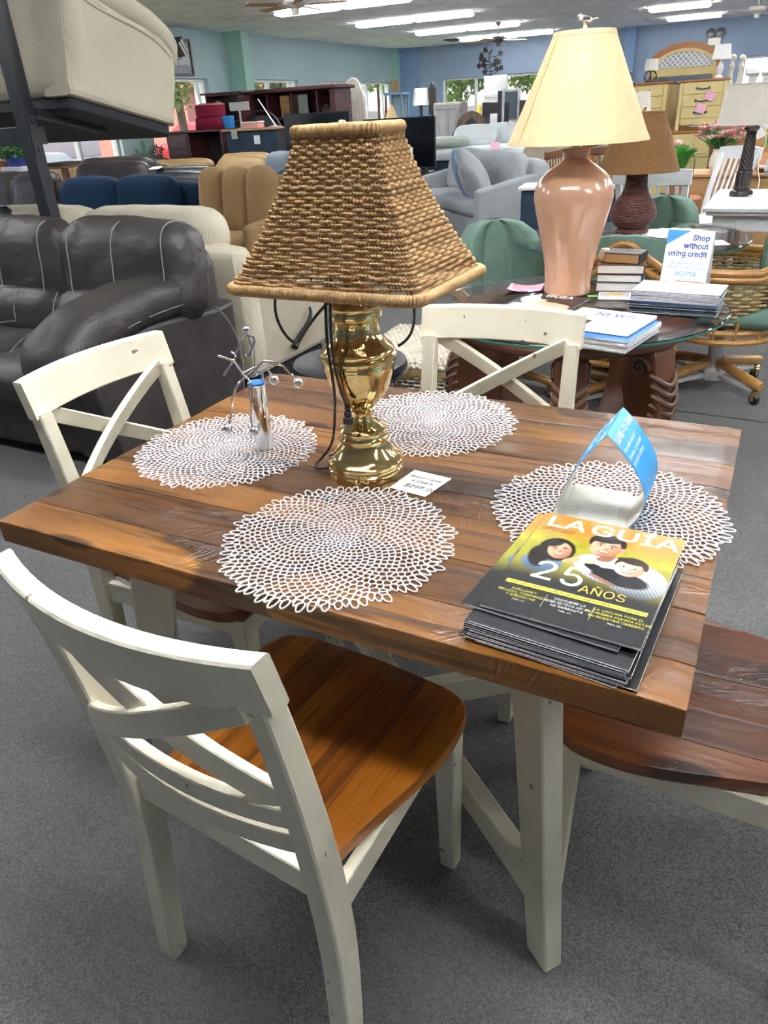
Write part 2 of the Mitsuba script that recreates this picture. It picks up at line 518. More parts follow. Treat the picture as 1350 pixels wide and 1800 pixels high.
def cover(p, n, uv):
    """The printed cover: a family of three before a yellow ground that fades to black; x, y in centimetres from the middle."""
    x, y = (uv.x - .5) * 21.2, (uv.y - .5) * 27.8
    c = mix(V3(.27, .25, .02), V3(.52, .19, .02), smoothstep(6.0, 10.5, y + .4 * noise(x * .3, y * .5)))
    c = mix(c, V3(.44, .40, .03), smoothstep(3, 6, y) * smoothstep(9, 6, y) * noise(x * .4, y * .9))

    def blob(cx, cy, rx, ry, rot=0.0, soft=.12):
        a = math.radians(rot)
        u, v = x - cx, y - cy
        e = dr.sqrt(dr.square((u * math.cos(a) + v * math.sin(a)) / rx) + dr.square((v * math.cos(a) - u * math.sin(a)) / ry))
        return smoothstep(1 + soft, 1 - soft, e)

    def lay(c, col, m):
        return mix(c, V3(*lin(col)), dr.clip(m, 0, 1))

    def shade(c, cx, cy, r, k=.45):
        return c * (1 - k * smoothstep(0, 1.5 * r, (x - cx) * .8 - (y - cy) * .5))

    def face(c, cx, cy, rx, ry, skin, dark, rot, teeth, brow=True):
        f = blob(cx, cy, rx, ry, rot, .06)
        tone = mix(V3(*lin(skin)), V3(*lin(dark)), smoothstep(-.4, 1.2, ((x - cx) * .9 - (y - cy) * .45) / rx))
        c = mix(c, tone, f)
        a = math.radians(rot)
        P = lambda u, v: (cx + (u * math.cos(a) - v * math.sin(a)) * rx, cy + (u * math.sin(a) + v * math.cos(a)) * ry)
        for s in (-1, 1):
            e = P(.40 * s, .16)
            c = lay(c, dark, blob(*e, .26 * rx, .13 * ry, rot, .5) * .8)
            c = lay(c, '#f0ece8', blob(*e, .17 * rx, .065 * ry, rot, .4) * .8)
            c = lay(c, '#120c0a', blob(*e, .085 * rx, .07 * ry, rot, .3))
            if brow:
                c = lay(c, '#1a100c', blob(*P(.42 * s, .34), .26 * rx, .045 * ry, rot - 6 * s, .5))
        c = lay(c, dark, blob(*P(.10, -.13), .16 * rx, .09 * ry, rot, .6) * .9)
        c = lay(c, '#8a3d38', blob(*P(.02, -.46), .40 * rx, .14 * ry, rot, .2))
        c = lay(c, '#f4f1ee', blob(*P(.02, -.43), .33 * rx, .075 * ry, rot, .2) * teeth)
        return c
    # father: shirt, neck, head
    sh = dr.maximum(blob(2.6, 1.2, 5.2, 3.4, -14, .08), blob(6.6, 0.2, 4.0, 4.4, 30, .08))
    st = mix(V3(*lin('#aab3be')), V3(*lin('#dfe4ea')), .5 + .5 * dr.sin((x * .8 + y * .5) * 14))
    c = mix(c, st * (.72 + .28 * smoothstep(8, 2, x + y * .3)), sh)
    c = lay(c, '#8d5f48', blob(1.1, 4.7, 1.5, 1.7, 0, .1))
    c = lay(c, '#eef1f5', blob(-.3, 3.9, 1.1, .5, 40, .2))
    c = lay(c, '#16100e', blob(.6, 8.3, 2.75, 2.5, 0, .06))
    c = lay(c, '#b98468', blob(3.0, 6.9, .42, .75, 0, .15))
    c = face(c, .6, 6.9, 2.2, 2.75, '#dda283', '#97623f', -4, 1.0)
    c = lay(c, '#16100e', blob(.2, 9.2, 2.3, 1.0, 6, .1))
    c = lay(c, '#5f3d2d', blob(.7, 4.55, 1.3, .45, 0, .6) * .5)
    # mother
    c = lay(c, '#5d7694', blob(-6.6, -.6, 2.9, 2.6, 10, .1))
    c = lay(c, '#140d0c', dr.maximum(blob(-5.7, 3.6, 2.75, 3.3, 8, .07), blob(-7.6, .9, 1.5, 3.0, 10, .15)))
    c = face(c, -5.25, 3.5, 1.75, 2.35, '#d39a78', '#8d5639', 12, .9)
    c = lay(c, '#140d0c', blob(-6.5, 5.2, 1.5, .9, 40, .15))
    # hands and baby
    c = lay(c, '#cc9070', blob(-2.9, 1.6, 1.35, .60, 38, .15))
    c = lay(c, '#191a1d', dr.maximum(blob(4.4, -.2, 4.1, 1.9, -8, .1), blob(.6, 1.1, 1.6, .8, -20, .1)))
    c = lay(c, '#e0ab90', blob(-.3, 2.2, .9, .45, 15, .15))
    c = lay(c, '#2b1a14', blob(5.2, 3.7, 2.35, 2.1, 0, .06))
    c = lay(c, '#d59c82', blob(7.1, 2.5, .35, .55, 0, .2))
    c = face(c, 5.0, 2.7, 2.0, 2.0, '#edbea4', '#b57a60', -6, 1.0, False)
    c = lay(c, '#2b1a14', blob(4.9, 4.7, 2.0, .75, -8, .15))
    for q in range(4):
        c = lay(c, '#a9765c', blob(1.2 + .8 * q, -1.0 - .32 * q, .95, .34, -18, .2) * .85)
    c = mix(V3(.016, .016, .018), c, smoothstep(-4.6, 1.6, y + .25 * dr.abs(x) * .3))
    return c


mat('cover', cover, .22, spec=.5)
mat('cover_dark', '#1c1d20', .3)
mat('cover_yellow', '#e9d42f', .35)
mat('skin_light', '#d9a184', .4)
mat('skin_mid', '#b97d5c', .4)
mat('skin_baby', '#e0ab90', .4)
mat('hair', '#1d1512', .4)
mat('hair_brown', '#33201a', .4)
mat('shirt', '#c6ccd4', .4)
mat('denim', '#6d86a3', .4)
mat('lips', '#a04b45', .4)
mat('gold', '#d9a92b', .35)


def peach(p, n, uv):
    c = mix(V3(*lin('#dda078')), V3(*lin('#ecbb9a')), fbm(p.x * 8, p.y * 8, p.z * 1.5, 3))
    s = smoothstep(.62, .8, noise(p.x * 40, p.y * 40, p.z * 5)) * smoothstep(1.0, .9, p.z)
    return mix(c, V3(*lin('#f0d3c0')), s * .7)


mat('peach', peach, .18, spec=.6, coat=.6)
mat('carved', lambda p, n, uv: mix(V3(*lin('#2c170f')), V3(*lin('#6b4129')), fbm(p.x * 7, p.y * 7, p.z * 3, 3)), .35)
mat('carved_light', lambda p, n, uv: mix(V3(*lin('#3b281d')), V3(*lin('#6a5140')), fbm(p.x * 20, p.y * 20, p.z * 10, 2)), .45)
mat('cherry', lambda p, n, uv: mix(V3(*lin('#30171a')), V3(*lin('#4d2a2a')), fbm(p.x * 4, p.y * 4, p.z * 20, 2)), .35)
mat('cherry_dark', '#1b1012', .5)
mat('oak', lambda p, n, uv: mix(V3(*lin('#a37a4c')), V3(*lin('#c49c6a')), fbm(p.x * 4, p.y * 18, p.z * 18, 2)), .5)
mat('walnut', lambda p, n, uv: mix(V3(*lin('#3d2416')), V3(*lin('#6b4428')), fbm(p.x * 5, p.y * 5, p.z * 12, 2)), .4)
mat('espresso', '#211a19', .4)
mat('tv_black', '#070a10', .12)
mat('tv_bezel', '#14171c', .4)
mat('butter', '#cdba80', .45)
mat('butter_dark', '#b39b5c', .5)
mat('honey', lambda p, n, uv: mix(V3(*lin('#8a5526')), V3(*lin('#a96c36')), fbm(p.x * 20, p.y * 5, p.z * 20, 2)), .4)
mat('pewter', '#55585a', .4, metal=.6)
mat('mirror', (.86, .88, .9), .03, metal=1.0)
mat('bronze', '#241c1a', .35, metal=.2)
mat('grey_wood', lambda p, n, uv: mix(V3(*lin('#8c8781')), V3(*lin('#b6b1aa')), fbm(p.x * 20, p.y * 20, p.z * 4, 2)), .6)
mat('grey_paint', '#b4b6bb', .45)
mat('ivory', '#e2dccb', .4)
mat('red_glass', '#8d0f1c', .08, spec=.8)
mat('cyan_box', '#2a86cc', .5)
mat('fan_white', '#d8d3cb', .5)
mat('fan_wood', '#b09478', .5)
mat('fan_bronze', '#4c4540', .4)
mat('yellow', '#e8c32c', .5)
mat('leaf_green', '#4f9a3c', .6)
mat('leaf_deep', '#2c5a2e', .6)
mat('stem', '#5a4a2c', .7)
mat('petal_pink', '#d49a93', .6)
mat('petal_white', '#eee9e4', .6)
mat('petal_yellow', '#efc91f', .6)
mat('petal_magenta', '#b14a8a', .6)
mat('terracotta', '#9a6a4c', .7)
mat('pot_blue', '#232c6b', .4)
mat('orange_red', '#e0522a', .5)
mat('asphalt', '#8d8d8d', .9)
mat('lawn', lambda p, n, uv: mix(V3(*lin('#6d8f3f')), V3(*lin('#a3b56a')), noise(p.x * 3, p.y * 3)), .9)
mat('stucco_pink', '#d28a7c', .8)
mat('stucco_white', '#dcd9d2', .8)
mat('roof_red', '#b5614c', .8)
mat('trunk', '#5b4a3c', .9)
mat('car_white', '#dfe3e8', .2, coat=.5)
mat('car_grey', '#6c7782', .2, coat=.5)
mat('car_red', '#b8302b', .2, coat=.5)
mat('tyre', '#17181a', .7)
mat('car_glass', '#1f2830', .08)
scene['m_foliage'] = {'type': 'twosided', 'bsdf': {'type': 'principled', 'base_color': proc(lambda p, n, uv: mix(V3(*lin('#54743a')), V3(*lin('#a5b867')), noise(p.x * 2.2, p.y * 2.2, p.z * 2.2))), 'roughness': .7, 'specular': .2}}
scene['m_hedge'] = {'type': 'twosided', 'bsdf': {'type': 'principled', 'base_color': proc(lambda p, n, uv: mix(V3(*lin('#8f9c3c')), V3(*lin('#d8c04a')), noise(p.x * 5, p.y * 5, p.z * 5))), 'roughness': .7, 'specular': .2}}
scene['m_flame'] = {'type': 'twosided', 'bsdf': {'type': 'diffuse', 'reflectance': {'type': 'rgb', 'value': [.9, .6, .3]}}}


# ------------------------------------------------------------------ the room
X0, X1, Y0, Y1, H = -9.17, 7.5, -6.5, 22.44, 2.95
struct('floor', box(X0 - .3, X1 + .3, Y0 - .3, Y1 + .3, -.2, 0, .001), 'm_carpet')
struct('ceiling', box(X0 - .3, X1 + .3, Y0 - .3, Y1 + .3, H, H + .2, .001), 'm_grid')
tile = mikit.ply(box(-.603, .603, -.298, .298, -.012, 0, .004), 'm_ceiling')
for i in range(9):
    for j in range(20):
        x, y = X0 + .62 + 1.22 * i, Y1 - .31 - .61 * j
        k = num('ceiling__tile')
        T = ROOM @ M(x, y, H)
        scene[k] = {**tile, 'to_world': mi.ScalarTransform4f(T.tolist())}
struct('ceiling_panel', cat(box(X0, X0 + 10.98, Y0, Y1 - 12.22, H - .01, H, .001), box(X0 + 10.99, X1, Y0, Y1, H - .01, H, .001)), 'm_ceiling', parent='ceiling')


def wall(name, axis, at, lo, hi, openings, m, out):
    """A wall across `axis` at `at`, from lo to hi along the other axis, 0.25 thick towards `out`, open at (a, b, sill, head)."""
    bs, cur = [], lo
    t0, t1 = sorted((at, at + .25 * out))

    def b(a0, a1, z0, z1):
        bs.append(box(t0, t1, a0, a1, z0, z1, .002) if axis == 'x' else box(a0, a1, t0, t1, z0, z1, .002))
    for a, c, sill, head in openings:
        b(cur, a, 0, H)
        b(a, c, 0, sill)
        b(a, c, head, H)
        cur = c
    b(cur, hi, 0, H)
    struct(name, cat(bs), m)


WL = [(3.9, 7.0, .5, 2.11), (7.45, 10.35, .5, 2.11), (11.2, 13.1, .35, 2.12), (14.5, 16.62, .5, 2.12), (17.75, 22.0, .5, 2.10)]
WB = [(-7.75, -4.1, .6, 2.09), (.32, 3.2, .6, 2.09)]
wall('wall_left', 'x', X0, Y0, Y1, WL, 'm_wall_teal', -1)
wall('wall_back', 'y', Y1, X0 - .25, X1, WB, 'm_wall_blue', 1)
wall('wall_right', 'x', X1, Y0, Y1, [], 'm_wall_blue', 1)
wall('wall_front', 'y', Y0, X0, X1, [], 'm_wall_blue', -1)
struct('trim_1', box(X0, X0 + .40, 13.86, 14.16, 0, H - .012, .004), 'm_wall_green')
struct('trim_2', box(X0, X0 + .16, Y1 - .42, Y1, 0, H - .012, .004), 'm_wall_green')
struct('trim_3', box(X0 + .16, X0 + .70, Y1 - .16, Y1, 0, H - .012, .004), 'm_wall_deep')
struct('trim_4', box(-2.60, -2.31, Y1 - .2, Y1, 0, H - .012, .004), 'm_wall_deep')
struct('baseboard_left', cat(box(X0, X0 + .015, Y0, 13.86, 0, .1), box(X0, X0 + .015, 14.16, Y1 - .42, 0, .1)), 'm_cherry_dark')
struct('baseboard_back', cat(box(X0 + .7, -2.6, Y1 - .015, Y1, 0, .1), box(-2.31, X1, Y1 - .015, Y1, 0, .1)), 'm_cherry_dark')


def window(axis, at, a, c, sill, head, bars, out, m='m_mullion'):
    k = num('window')
    k = k if k != 'window' else 'window_1'
    n = 1
    while f'window_{n}' in labels:
        n += 1
    k = f'window_{n}'
    place[k] = ROOM
    labels[k] = {'kind': 'structure'}
    d0, d1 = sorted((at + .08 * out, at + .16 * out))
    mid = at + .12 * out

    def b(a0, a1, z0, z1, e=0):
        return box(d0 - e, d1 + e, a0, a1, z0, z1, .004) if axis == 'x' else box(a0, a1, d0 - e, d1 + e, z0, z1, .004)
    w = .05
    part(k, 'frame', cat(b(a, a + w, sill, head), b(c - w, c, sill, head), b(a, c, sill, sill + w), b(a, c, head - w, head)), m)
    for x in bars:
        part(k, 'mullion', b(x - .03, x + .03, sill + w, head - w, .01), m)
    e = [a + w] + list(bars) + [c - w]
    for i in range(len(e) - 1):
        p, q = e[i] + .02, e[i + 1] - .02
        if axis == 'x':
            v = [(mid, p, sill + w), (mid, q, sill + w), (mid, q, head - w), (mid, p, head - w)]
        else:
            v = [(p, mid, sill + w), (q, mid, sill + w), (q, mid, head - w), (p, mid, head - w)]
        part(k, 'pane', mk(v, [[0, 1, 2], [0, 2, 3]]), 'm_pane', False)


window('x', X0, *WL[0], [5.4], -1)
window('x', X0, *WL[1], [9.43], -1)
window('x', X0, *WL[2], [12.86], -1, 'm_frame_white')
window('x', X0, *WL[3], [15.42, 16.35], -1, 'm_frame_white')
window('x', X0, *WL[4], [19.3, 20.45, 21.5], -1, 'm_frame_white')
window('y', Y1, *WB[0], [-6.73, -5.82, -4.9], 1, 'm_frame_white')
window('y', Y1, *WB[1], [1.3, 2.25], 1, 'm_frame_white')

# ceiling lights: two lit lenses in one white housing
LENS = mikit.ply(rings([[(x * s, y * s, z) for x, y in np.array(rpoly(1.20, .26, .05).exterior.coords)[:-1][::-1]] for s, z in ((.90, 0.0), (1.0, -.045), (.92, -.075))]), 'm_tube', False,
                 emitter={'type': 'area', 'radiance': {'type': 'rgb', 'value': [LAMP_RADIANCE, LAMP_RADIANCE * 1.02, LAMP_RADIANCE * 1.03]}})
HOUS = mikit.ply(box(-1.26, 1.26, -.14, .14, -.012, 0, .004), 'm_white')
HOUS1 = mikit.ply(box(-.63, .63, -.14, .14, -.012, 0, .004), 'm_white')
SEEN = {(-5.43, 11.9): 'nearest bright strip, cut by the top edge', (-5.43, 14.9): 'long lit ceiling strip third from the far blue wall',
        (-5.36, 17.8): 'long lit ceiling strip second from the far blue wall', (-5.33, 20.7): 'long lit ceiling strip nearest the far blue wall, behind a fan',
        (-.85, 17.85): 'short lit ceiling strip cut by the top edge, nearer of the right pair', (-.8, 20.6): 'short lit ceiling strip above the dressers, farther of the right pair'}
for x in (-5.43, -.85, 4.2):
    for y in (-.2, 2.1, 4.9, 7.6, 11.9, 14.9, 17.8, 20.7):
        key = min(SEEN, key=lambda k: math.dist(k, (x, y)))
        seen = math.dist(key, (x, y)) < .3
        if seen:
            x_, y_ = key
        else:
            x_, y_ = (.55 if x == -.85 else x), (1.2 if x == -.85 and y == 2.1 else y)
        one = x == -.85 and y > 16
        k = thing('ceiling_light', 'fluorescent ' + SEEN[key] if seen else f'{"left" if x < -3 else "middle" if x < 2 else "right"} ceiling strip of the {dict(zip((-.2, 2.1, 4.9, 7.6, 11.9, 14.9, 17.8, 20.7), "first second third fourth fifth sixth seventh eighth".split()))[y]} row', 'light',
                  ROOM @ M(x_, y_, H - .012, rz=1.5), 'fluorescent ceiling strips')
        T = place[k]
        scene[num(k + '__housing')] = {**(HOUS1 if one else HOUS), 'to_world': mi.ScalarTransform4f(T.tolist())}
        for dx in ((0,) if one else (-.615, .615)):
            scene[num(k + '__lens')] = {**LENS, 'to_world': mi.ScalarTransform4f((T @ M(dx, 0, -.012)).tolist())}


def fan(x, y, z, rot, label, mb, mw, drop=.2, light=False):
    k = thing('ceiling_fan', label, 'ceiling fan', ROOM @ M(x, y, z, rz=rot), 'ceiling fans')
    part(k, 'rod', cat(lathe([(0, H - .012 - z), (.06, H - .012 - z), (.06, H - .04 - z), (.02, H - .08 - z), (.012, H - .09 - z), (.012, .05), (0, .05)][::-1], 20)), mb)
    part(k, 'motor', lathe([(0, -.06), (.06, -.06), (.12, -.035), (.15, 0), (.14, .05), (.07, .075), (0, .08)], 28), mb)
    part(k, 'switch_cup', lathe([(0, -.13), (.045, -.125), (.05, -.06), (0, -.055)], 18), mb)
    blade = slab(shapely.affinity.translate(rpoly(.5, .135, .05), .44, 0), -.004, .004, .001)
    arm = box(.1, .24, -.02, .02, -.012, 0, .003)
    for a in range(5):
        T = M(rz=72 * a, rx=0) @ M(0, 0, -.02, rx=11)
        b = part(k, 'blade', tf(blade, T), mw)
        part(b, 'bracket', tf(arm, T), mb)


fan(-4.75, 9.3, 2.68, 20, 'white ceiling fan with pale wooden blades at the top edge left of centre', 'm_fan_white', 'm_fan_wood')
fan(-4.55, 17.6, 2.62, 40, 'bronze ceiling fan hanging before the last bright strip near the blue wall', 'm_fan_bronze', 'm_fan_wood')
fan(.62, 17.0, 2.66, 10, 'small white ceiling fan at the top right corner above the bed posts', 'm_fan_white', 'm_fan_white')

solo('ceiling_vent', 'dark square air vent set in the ceiling near the far corner', 'vent', cat(box(-.6, .6, -.28, .28, -.02, 0), [box(-.58, .58, y - .012, y + .012, -.03, -.02, .002) for y in np.linspace(-.25, .25, 9)]), 'm_pewter', ROOM @ M(-6.4, 20.9, H - .012))

# ------------------------------------------------------------------ outside the windows
struct('ground', box(-75, 50, -40, 90, -.4, -.22, .01), 'm_asphalt')
struct('lawn', cat(box(-13.2, X0 - .25, -8, 30, -.22, -.15, .02), box(-12, 20, Y1 + .25, Y1 + 3.5, -.22, -.15, .02)), 'm_lawn')


def leaves(c, r, n, size, seed, flat=1.0):
    g = np.random.default_rng(seed)
    d = g.normal(size=(n, 3))
    d /= np.linalg.norm(d, axis=1, keepdims=True)
    lump = .75 + .5 * meshkit.noise(d * 2.4 + seed)
    p = np.asarray(c) + d * np.asarray(r) * (lump * g.uniform(.45, 1, n) ** .4)[:, None]
    a = g.normal(size=(n, 3))
    a /= np.linalg.norm(a, axis=1, keepdims=True)
    b = np.cross(a, g.normal(size=(n, 3)))
    b /= np.linalg.norm(b, axis=1, keepdims=True)
    s = size * g.uniform(.6, 1.3, n)[:, None]
    v = np.stack([p - a * s, p - b * s * .45 + a * s * .1, p + a * s, p + b * s * .45 + a * s * .1], 1).reshape(-1, 3)
    i = np.arange(n)[:, None] * 4
    return mk(v, np.vstack([i + [0, 1, 2], i + [0, 2, 3]]))


def tree(x, y, h, r, seed, label):
    k = thing('tree', label, 'tree', ROOM @ M(x, y, -.22), 'trees outside the windows')
    g = np.random.default_rng(seed)
    P = spline([(0, 0, 0), (g.uniform(-.2, .2), .1, h * .3), (g.uniform(-.3, .3), 0, h * .62)], 10)
    br = [tube(P, np.linspace(.17, .1, 10), 9)]
    for i in range(7):
        a = g.uniform(0, 6.3)
        q = P[-1 - i % 4]
        br.append(tube(spline([q, q + [math.cos(a) * r * .4, math.sin(a) * r * .4, h * .1], q + [math.cos(a) * r * .75, math.sin(a) * r * .75, h * .2]], 7), np.linspace(.07, .02, 7), 6))
    part(k, 'trunk', cat(br), 'm_trunk')
    part(k, 'crown', leaves((0, 0, h * .7), (r, r, h * .34), 3200, .14, seed), 'm_foliage', False, kind='stuff')


tree(-16.5, 21.3, 6.0, 1.9, 3, 'green street tree seen through the left window below the framed picture')
tree(-15.5, 25.6, 5.2, 1.8, 4, 'pale green tree outside the windows above the cherry hutch')
tree(-15, 29.6, 5.6, 1.9, 5, 'light green tree outside the window beside the oval headboard')
tree(-15.5, 34.4, 6.2, 2.4, 6, 'green tree outside the window left of the corner, seen behind the white frame')
tree(-9.7, 29.0, 4.9, 1.7, 7, 'sunlit tree outside the far window left of its first white mullion')
tree(-7.6, 32.6, 5.4, 1.8, 8, 'green tree outside the far window behind its middle bars')
tree(-5.6, 28.6, 5.0, 1.7, 9, 'leafy tree outside the far window next to the peach lamp shade')
for i, (x, y, r) in enumerate([(-11.2, 9.1, .5), (-11.5, 10.3, .5), (-11.2, 11.5, .55), (-11.6, 12.7, .42)]):
    k = thing('bush', ['low yellow green bush outside the window by the black steel post', 'yellow and red croton bush outside the left window', 'round yellow green bush outside the window right of its grey mullion', 'low bush outside against the wall between the left windows'][i], 'bush', ROOM @ M(x, y, -.15))
    part(k, 'stem', cat([tube([(0, 0, 0), (.25 * math.cos(a), .25 * math.sin(a), r)], .015, 6) for a in np.linspace(0, 6, 6)]), 'm_trunk')
    part(k, 'foliage', leaves((0, 0, r * .95), (r, r, r * .8), 1500, .06, 20 + i), 'm_hedge', False, kind='stuff')


def building(x, y, w, d, h, m, roof, label, rz=0):
    k = thing('building', label, 'building', ROOM @ M(x, y, -.22, rz=rz))
    part(k, 'wall', box(-w / 2, w / 2, -d / 2, d / 2, 0, h, .02), m)
    R = .5
    part(k, 'roof', mk([(-w / 2 - R, -d / 2 - R, h), (w / 2 + R, -d / 2 - R, h), (w / 2 + R, d / 2 + R, h), (-w / 2 - R, d / 2 + R, h), (-w / 4, 0, h + 1.3), (w / 4, 0, h + 1.3)],
                       [[0, 3, 2], [0, 2, 1], [0, 1, 5], [0, 5, 4], [1, 2, 5], [2, 3, 4], [2, 4, 5], [3, 0, 4]]), roof, False)
    for s in np.arange(-d / 2 + 1.2, d / 2 - 1, 2.4):
        f = part(k, 'window', box(w / 2, w / 2 + .05, s, s + 1.3, 1.0, 2.3, .01), 'm_frame_white')
        part(f, 'pane', box(w / 2 + .04, w / 2 + .06, s + .08, s + 1.22, 1.08, 2.22, .004), 'm_car_glass')


building(-27, 36.5, 6, 11, 3.0, 'm_stucco_pink', 'm_roof_red', 'low salmon pink building across the street, seen through the left windows')
building(-42, 26, 8, 40, 3.4, 'm_stucco_white', 'm_roof_red', 'long white building far across the street behind the bushes')


def car(x, y, rz, m, label):
    k = thing('car', label, 'car', ROOM @ M(x, y, -.22, rz=rz), 'cars parked outside')
    body = Polygon(spline([(-2.1, .35), (-2.15, .75), (-1.5, .9), (-.9, 1.38), (.5, 1.42), (1.2, .98), (2.0, .85), (2.15, .5), (2.1, .3)], 40))
    part(k, 'body', tf(slab(body, -.83, .83, .12), M(rx=90)), m)
    glass = Polygon([(-1.25, .95), (-.8, 1.3), (.45, 1.34), (1.0, .98)])
    part(k, 'window', tf(slab(glass, -.84, .84, .005), M(rx=90)), 'm_car_glass')
    for wx in (-1.35, 1.35):
        for wy in (-.78, .78):
            w = part(k, 'wheel', tf(lathe([(0, -.1), (.3, -.1), (.33, -.05), (.33, .05), (.3, .1), (0, .1)], 24), M(wx, wy, .33, rx=90)), 'm_tyre')
            part(w, 'hub', tf(lathe([(0, -.115), (.18, -.11), (.18, .11), (0, .115)], 16), M(wx, wy, .33, rx=90)), 'm_steel_tube')


car(-20.5, 17.0, 82, 'm_car_white', 'white car parked across the street behind the steel post window')
car(-20.2, 27.0, 86, 'm_car_red', 'red car parked outside beyond the right pane of the left window')
car(-9.5, 37.5, 8, 'm_car_grey', 'grey car parked outside the far window')
for i, x in enumerate((-7.27, -6.98)):
    solo('bollard', ['yellow safety bollard outside the far window, left of the two', 'yellow safety bollard outside the far window, right of the two'][i], 'bollard',
         lathe([(0, 0), (.075, 0), (.075, 1.5), (.055, 1.55), (0, 1.56)], 18), 'm_yellow', ROOM @ M(x, Y1 + 2.0, -.16))


# ------------------------------------------------------------------ dining table
TW, TD, TZ = 1.2, .897, .76
t = thing('dining_table', 'rectangular dining table with dark plank top and cream crossed legs in the foreground', 'table')
part(t, 'top', box(.02, TW - .02, .02, TD - .02, TZ - .047, TZ - .030, .002), 'm_cherry_dark')
cuts = [0, .085, .20, .29, .41, .505, .60, .705, .80, TD]
for i in range(9):
    dz = [0, -.0005, .0004, -.0004, .0003, -.0006, .0004, -.0002, 0][i]
    b = box(0, TW, cuts[i] + .0005, cuts[i + 1] - .0005, TZ - .045, TZ + dz, .0022)
    v = b.vertices.copy()
    g = np.linspace(0, TW, 49)
    # long edges worn a little uneven
    P = []
    for x in g:
        e0 = .0012 * meshkit.noise(np.array([[x * 19, i, 2.0]]))[0] + (.0015 if i == 0 else 0) * meshkit.noise(np.array([[x * 7, 3, 1.0]]))[0]
        e1 = .0012 * meshkit.noise(np.array([[x * 19, i, 7.0]]))[0]
        P.append((x, e0, e1))
    R = []
    c = .0010
    for x, e0, e1 in P:
        ins = .002 if x in (g[0], g[-1]) else 0
        y0, y1, z0, z1 = cuts[i] + .0000 + e0 * .35, cuts[i + 1] - .0001 - e1 * .35, TZ - .045, TZ + dz
        s = [(y1, z0 + c), (y1, z1 - c - ins), (y1 - c, z1 - ins), (y0 + c, z1 - ins), (y0, z1 - c - ins), (y0, z0 + c), (y0 + c, z0), (y1 - c, z0)]
        R.append([(x, a, z) for a, z in s])
    m = rings(R)
    uv = np.c_[m.vertices[:, 0] + .37 * i, m.vertices[:, 1] + (TZ - m.vertices[:, 2]) + 4.0 * i]
    part(t + '__top', 'plank', m, 'm_table_wood', False, uv=uv)
C = np.array([.6, .4485])
legs = []
for sx, sy in ((1, -1), (-1, -1), (1, 1), (-1, 1)):
    d = np.array([.8 * sx, .6 * sy])
    e = np.array([-.6 * sx * sy, .8]) if sx * sy < 0 else np.array([-.6, .8 * sx * sy]) * np.array([sx, sx])
    e = np.array([-d[1], d[0]])
    foot = C + np.array([.4466 * sx, .3542 * sy])
    top = C + np.array([.378 * sx, .302 * sy])
    R = []
    for p, a, b, z in ((foot, .0250, .0160, 0), (foot, .0285, .019, .004), (top, .043, .0215, .715)):
        for zz in (z,):
            c = .003
            s = [(a, -b + c), (a, b - c), (a - c, b), (-a + c, b), (-a, b - c), (-a, -b + c), (-a + c, -b), (a - c, -b)]
            R.append([(*(p + d * u + e * w), zz) for u, w in s])
    part(t, 'leg', rings(R), 'm_cream')
    legs.append((foot + (top - foot) * .165 / .715, d))
for (a, da), (b, db) in ((legs[0], legs[3]), (legs[1], legs[2])):
    part(t, 'stretcher', bar((*(a - da * .02), .165), (*(b - db * .02), .165), .036, .07, ch=.003), 'm_cream')
part(t, 'apron', cat(bar((.16, .1, .69), (1.04, .797, .69), .03, .05), bar((.16, .797, .69), (1.04, .1, .69), .03, .05)), 'm_cream')


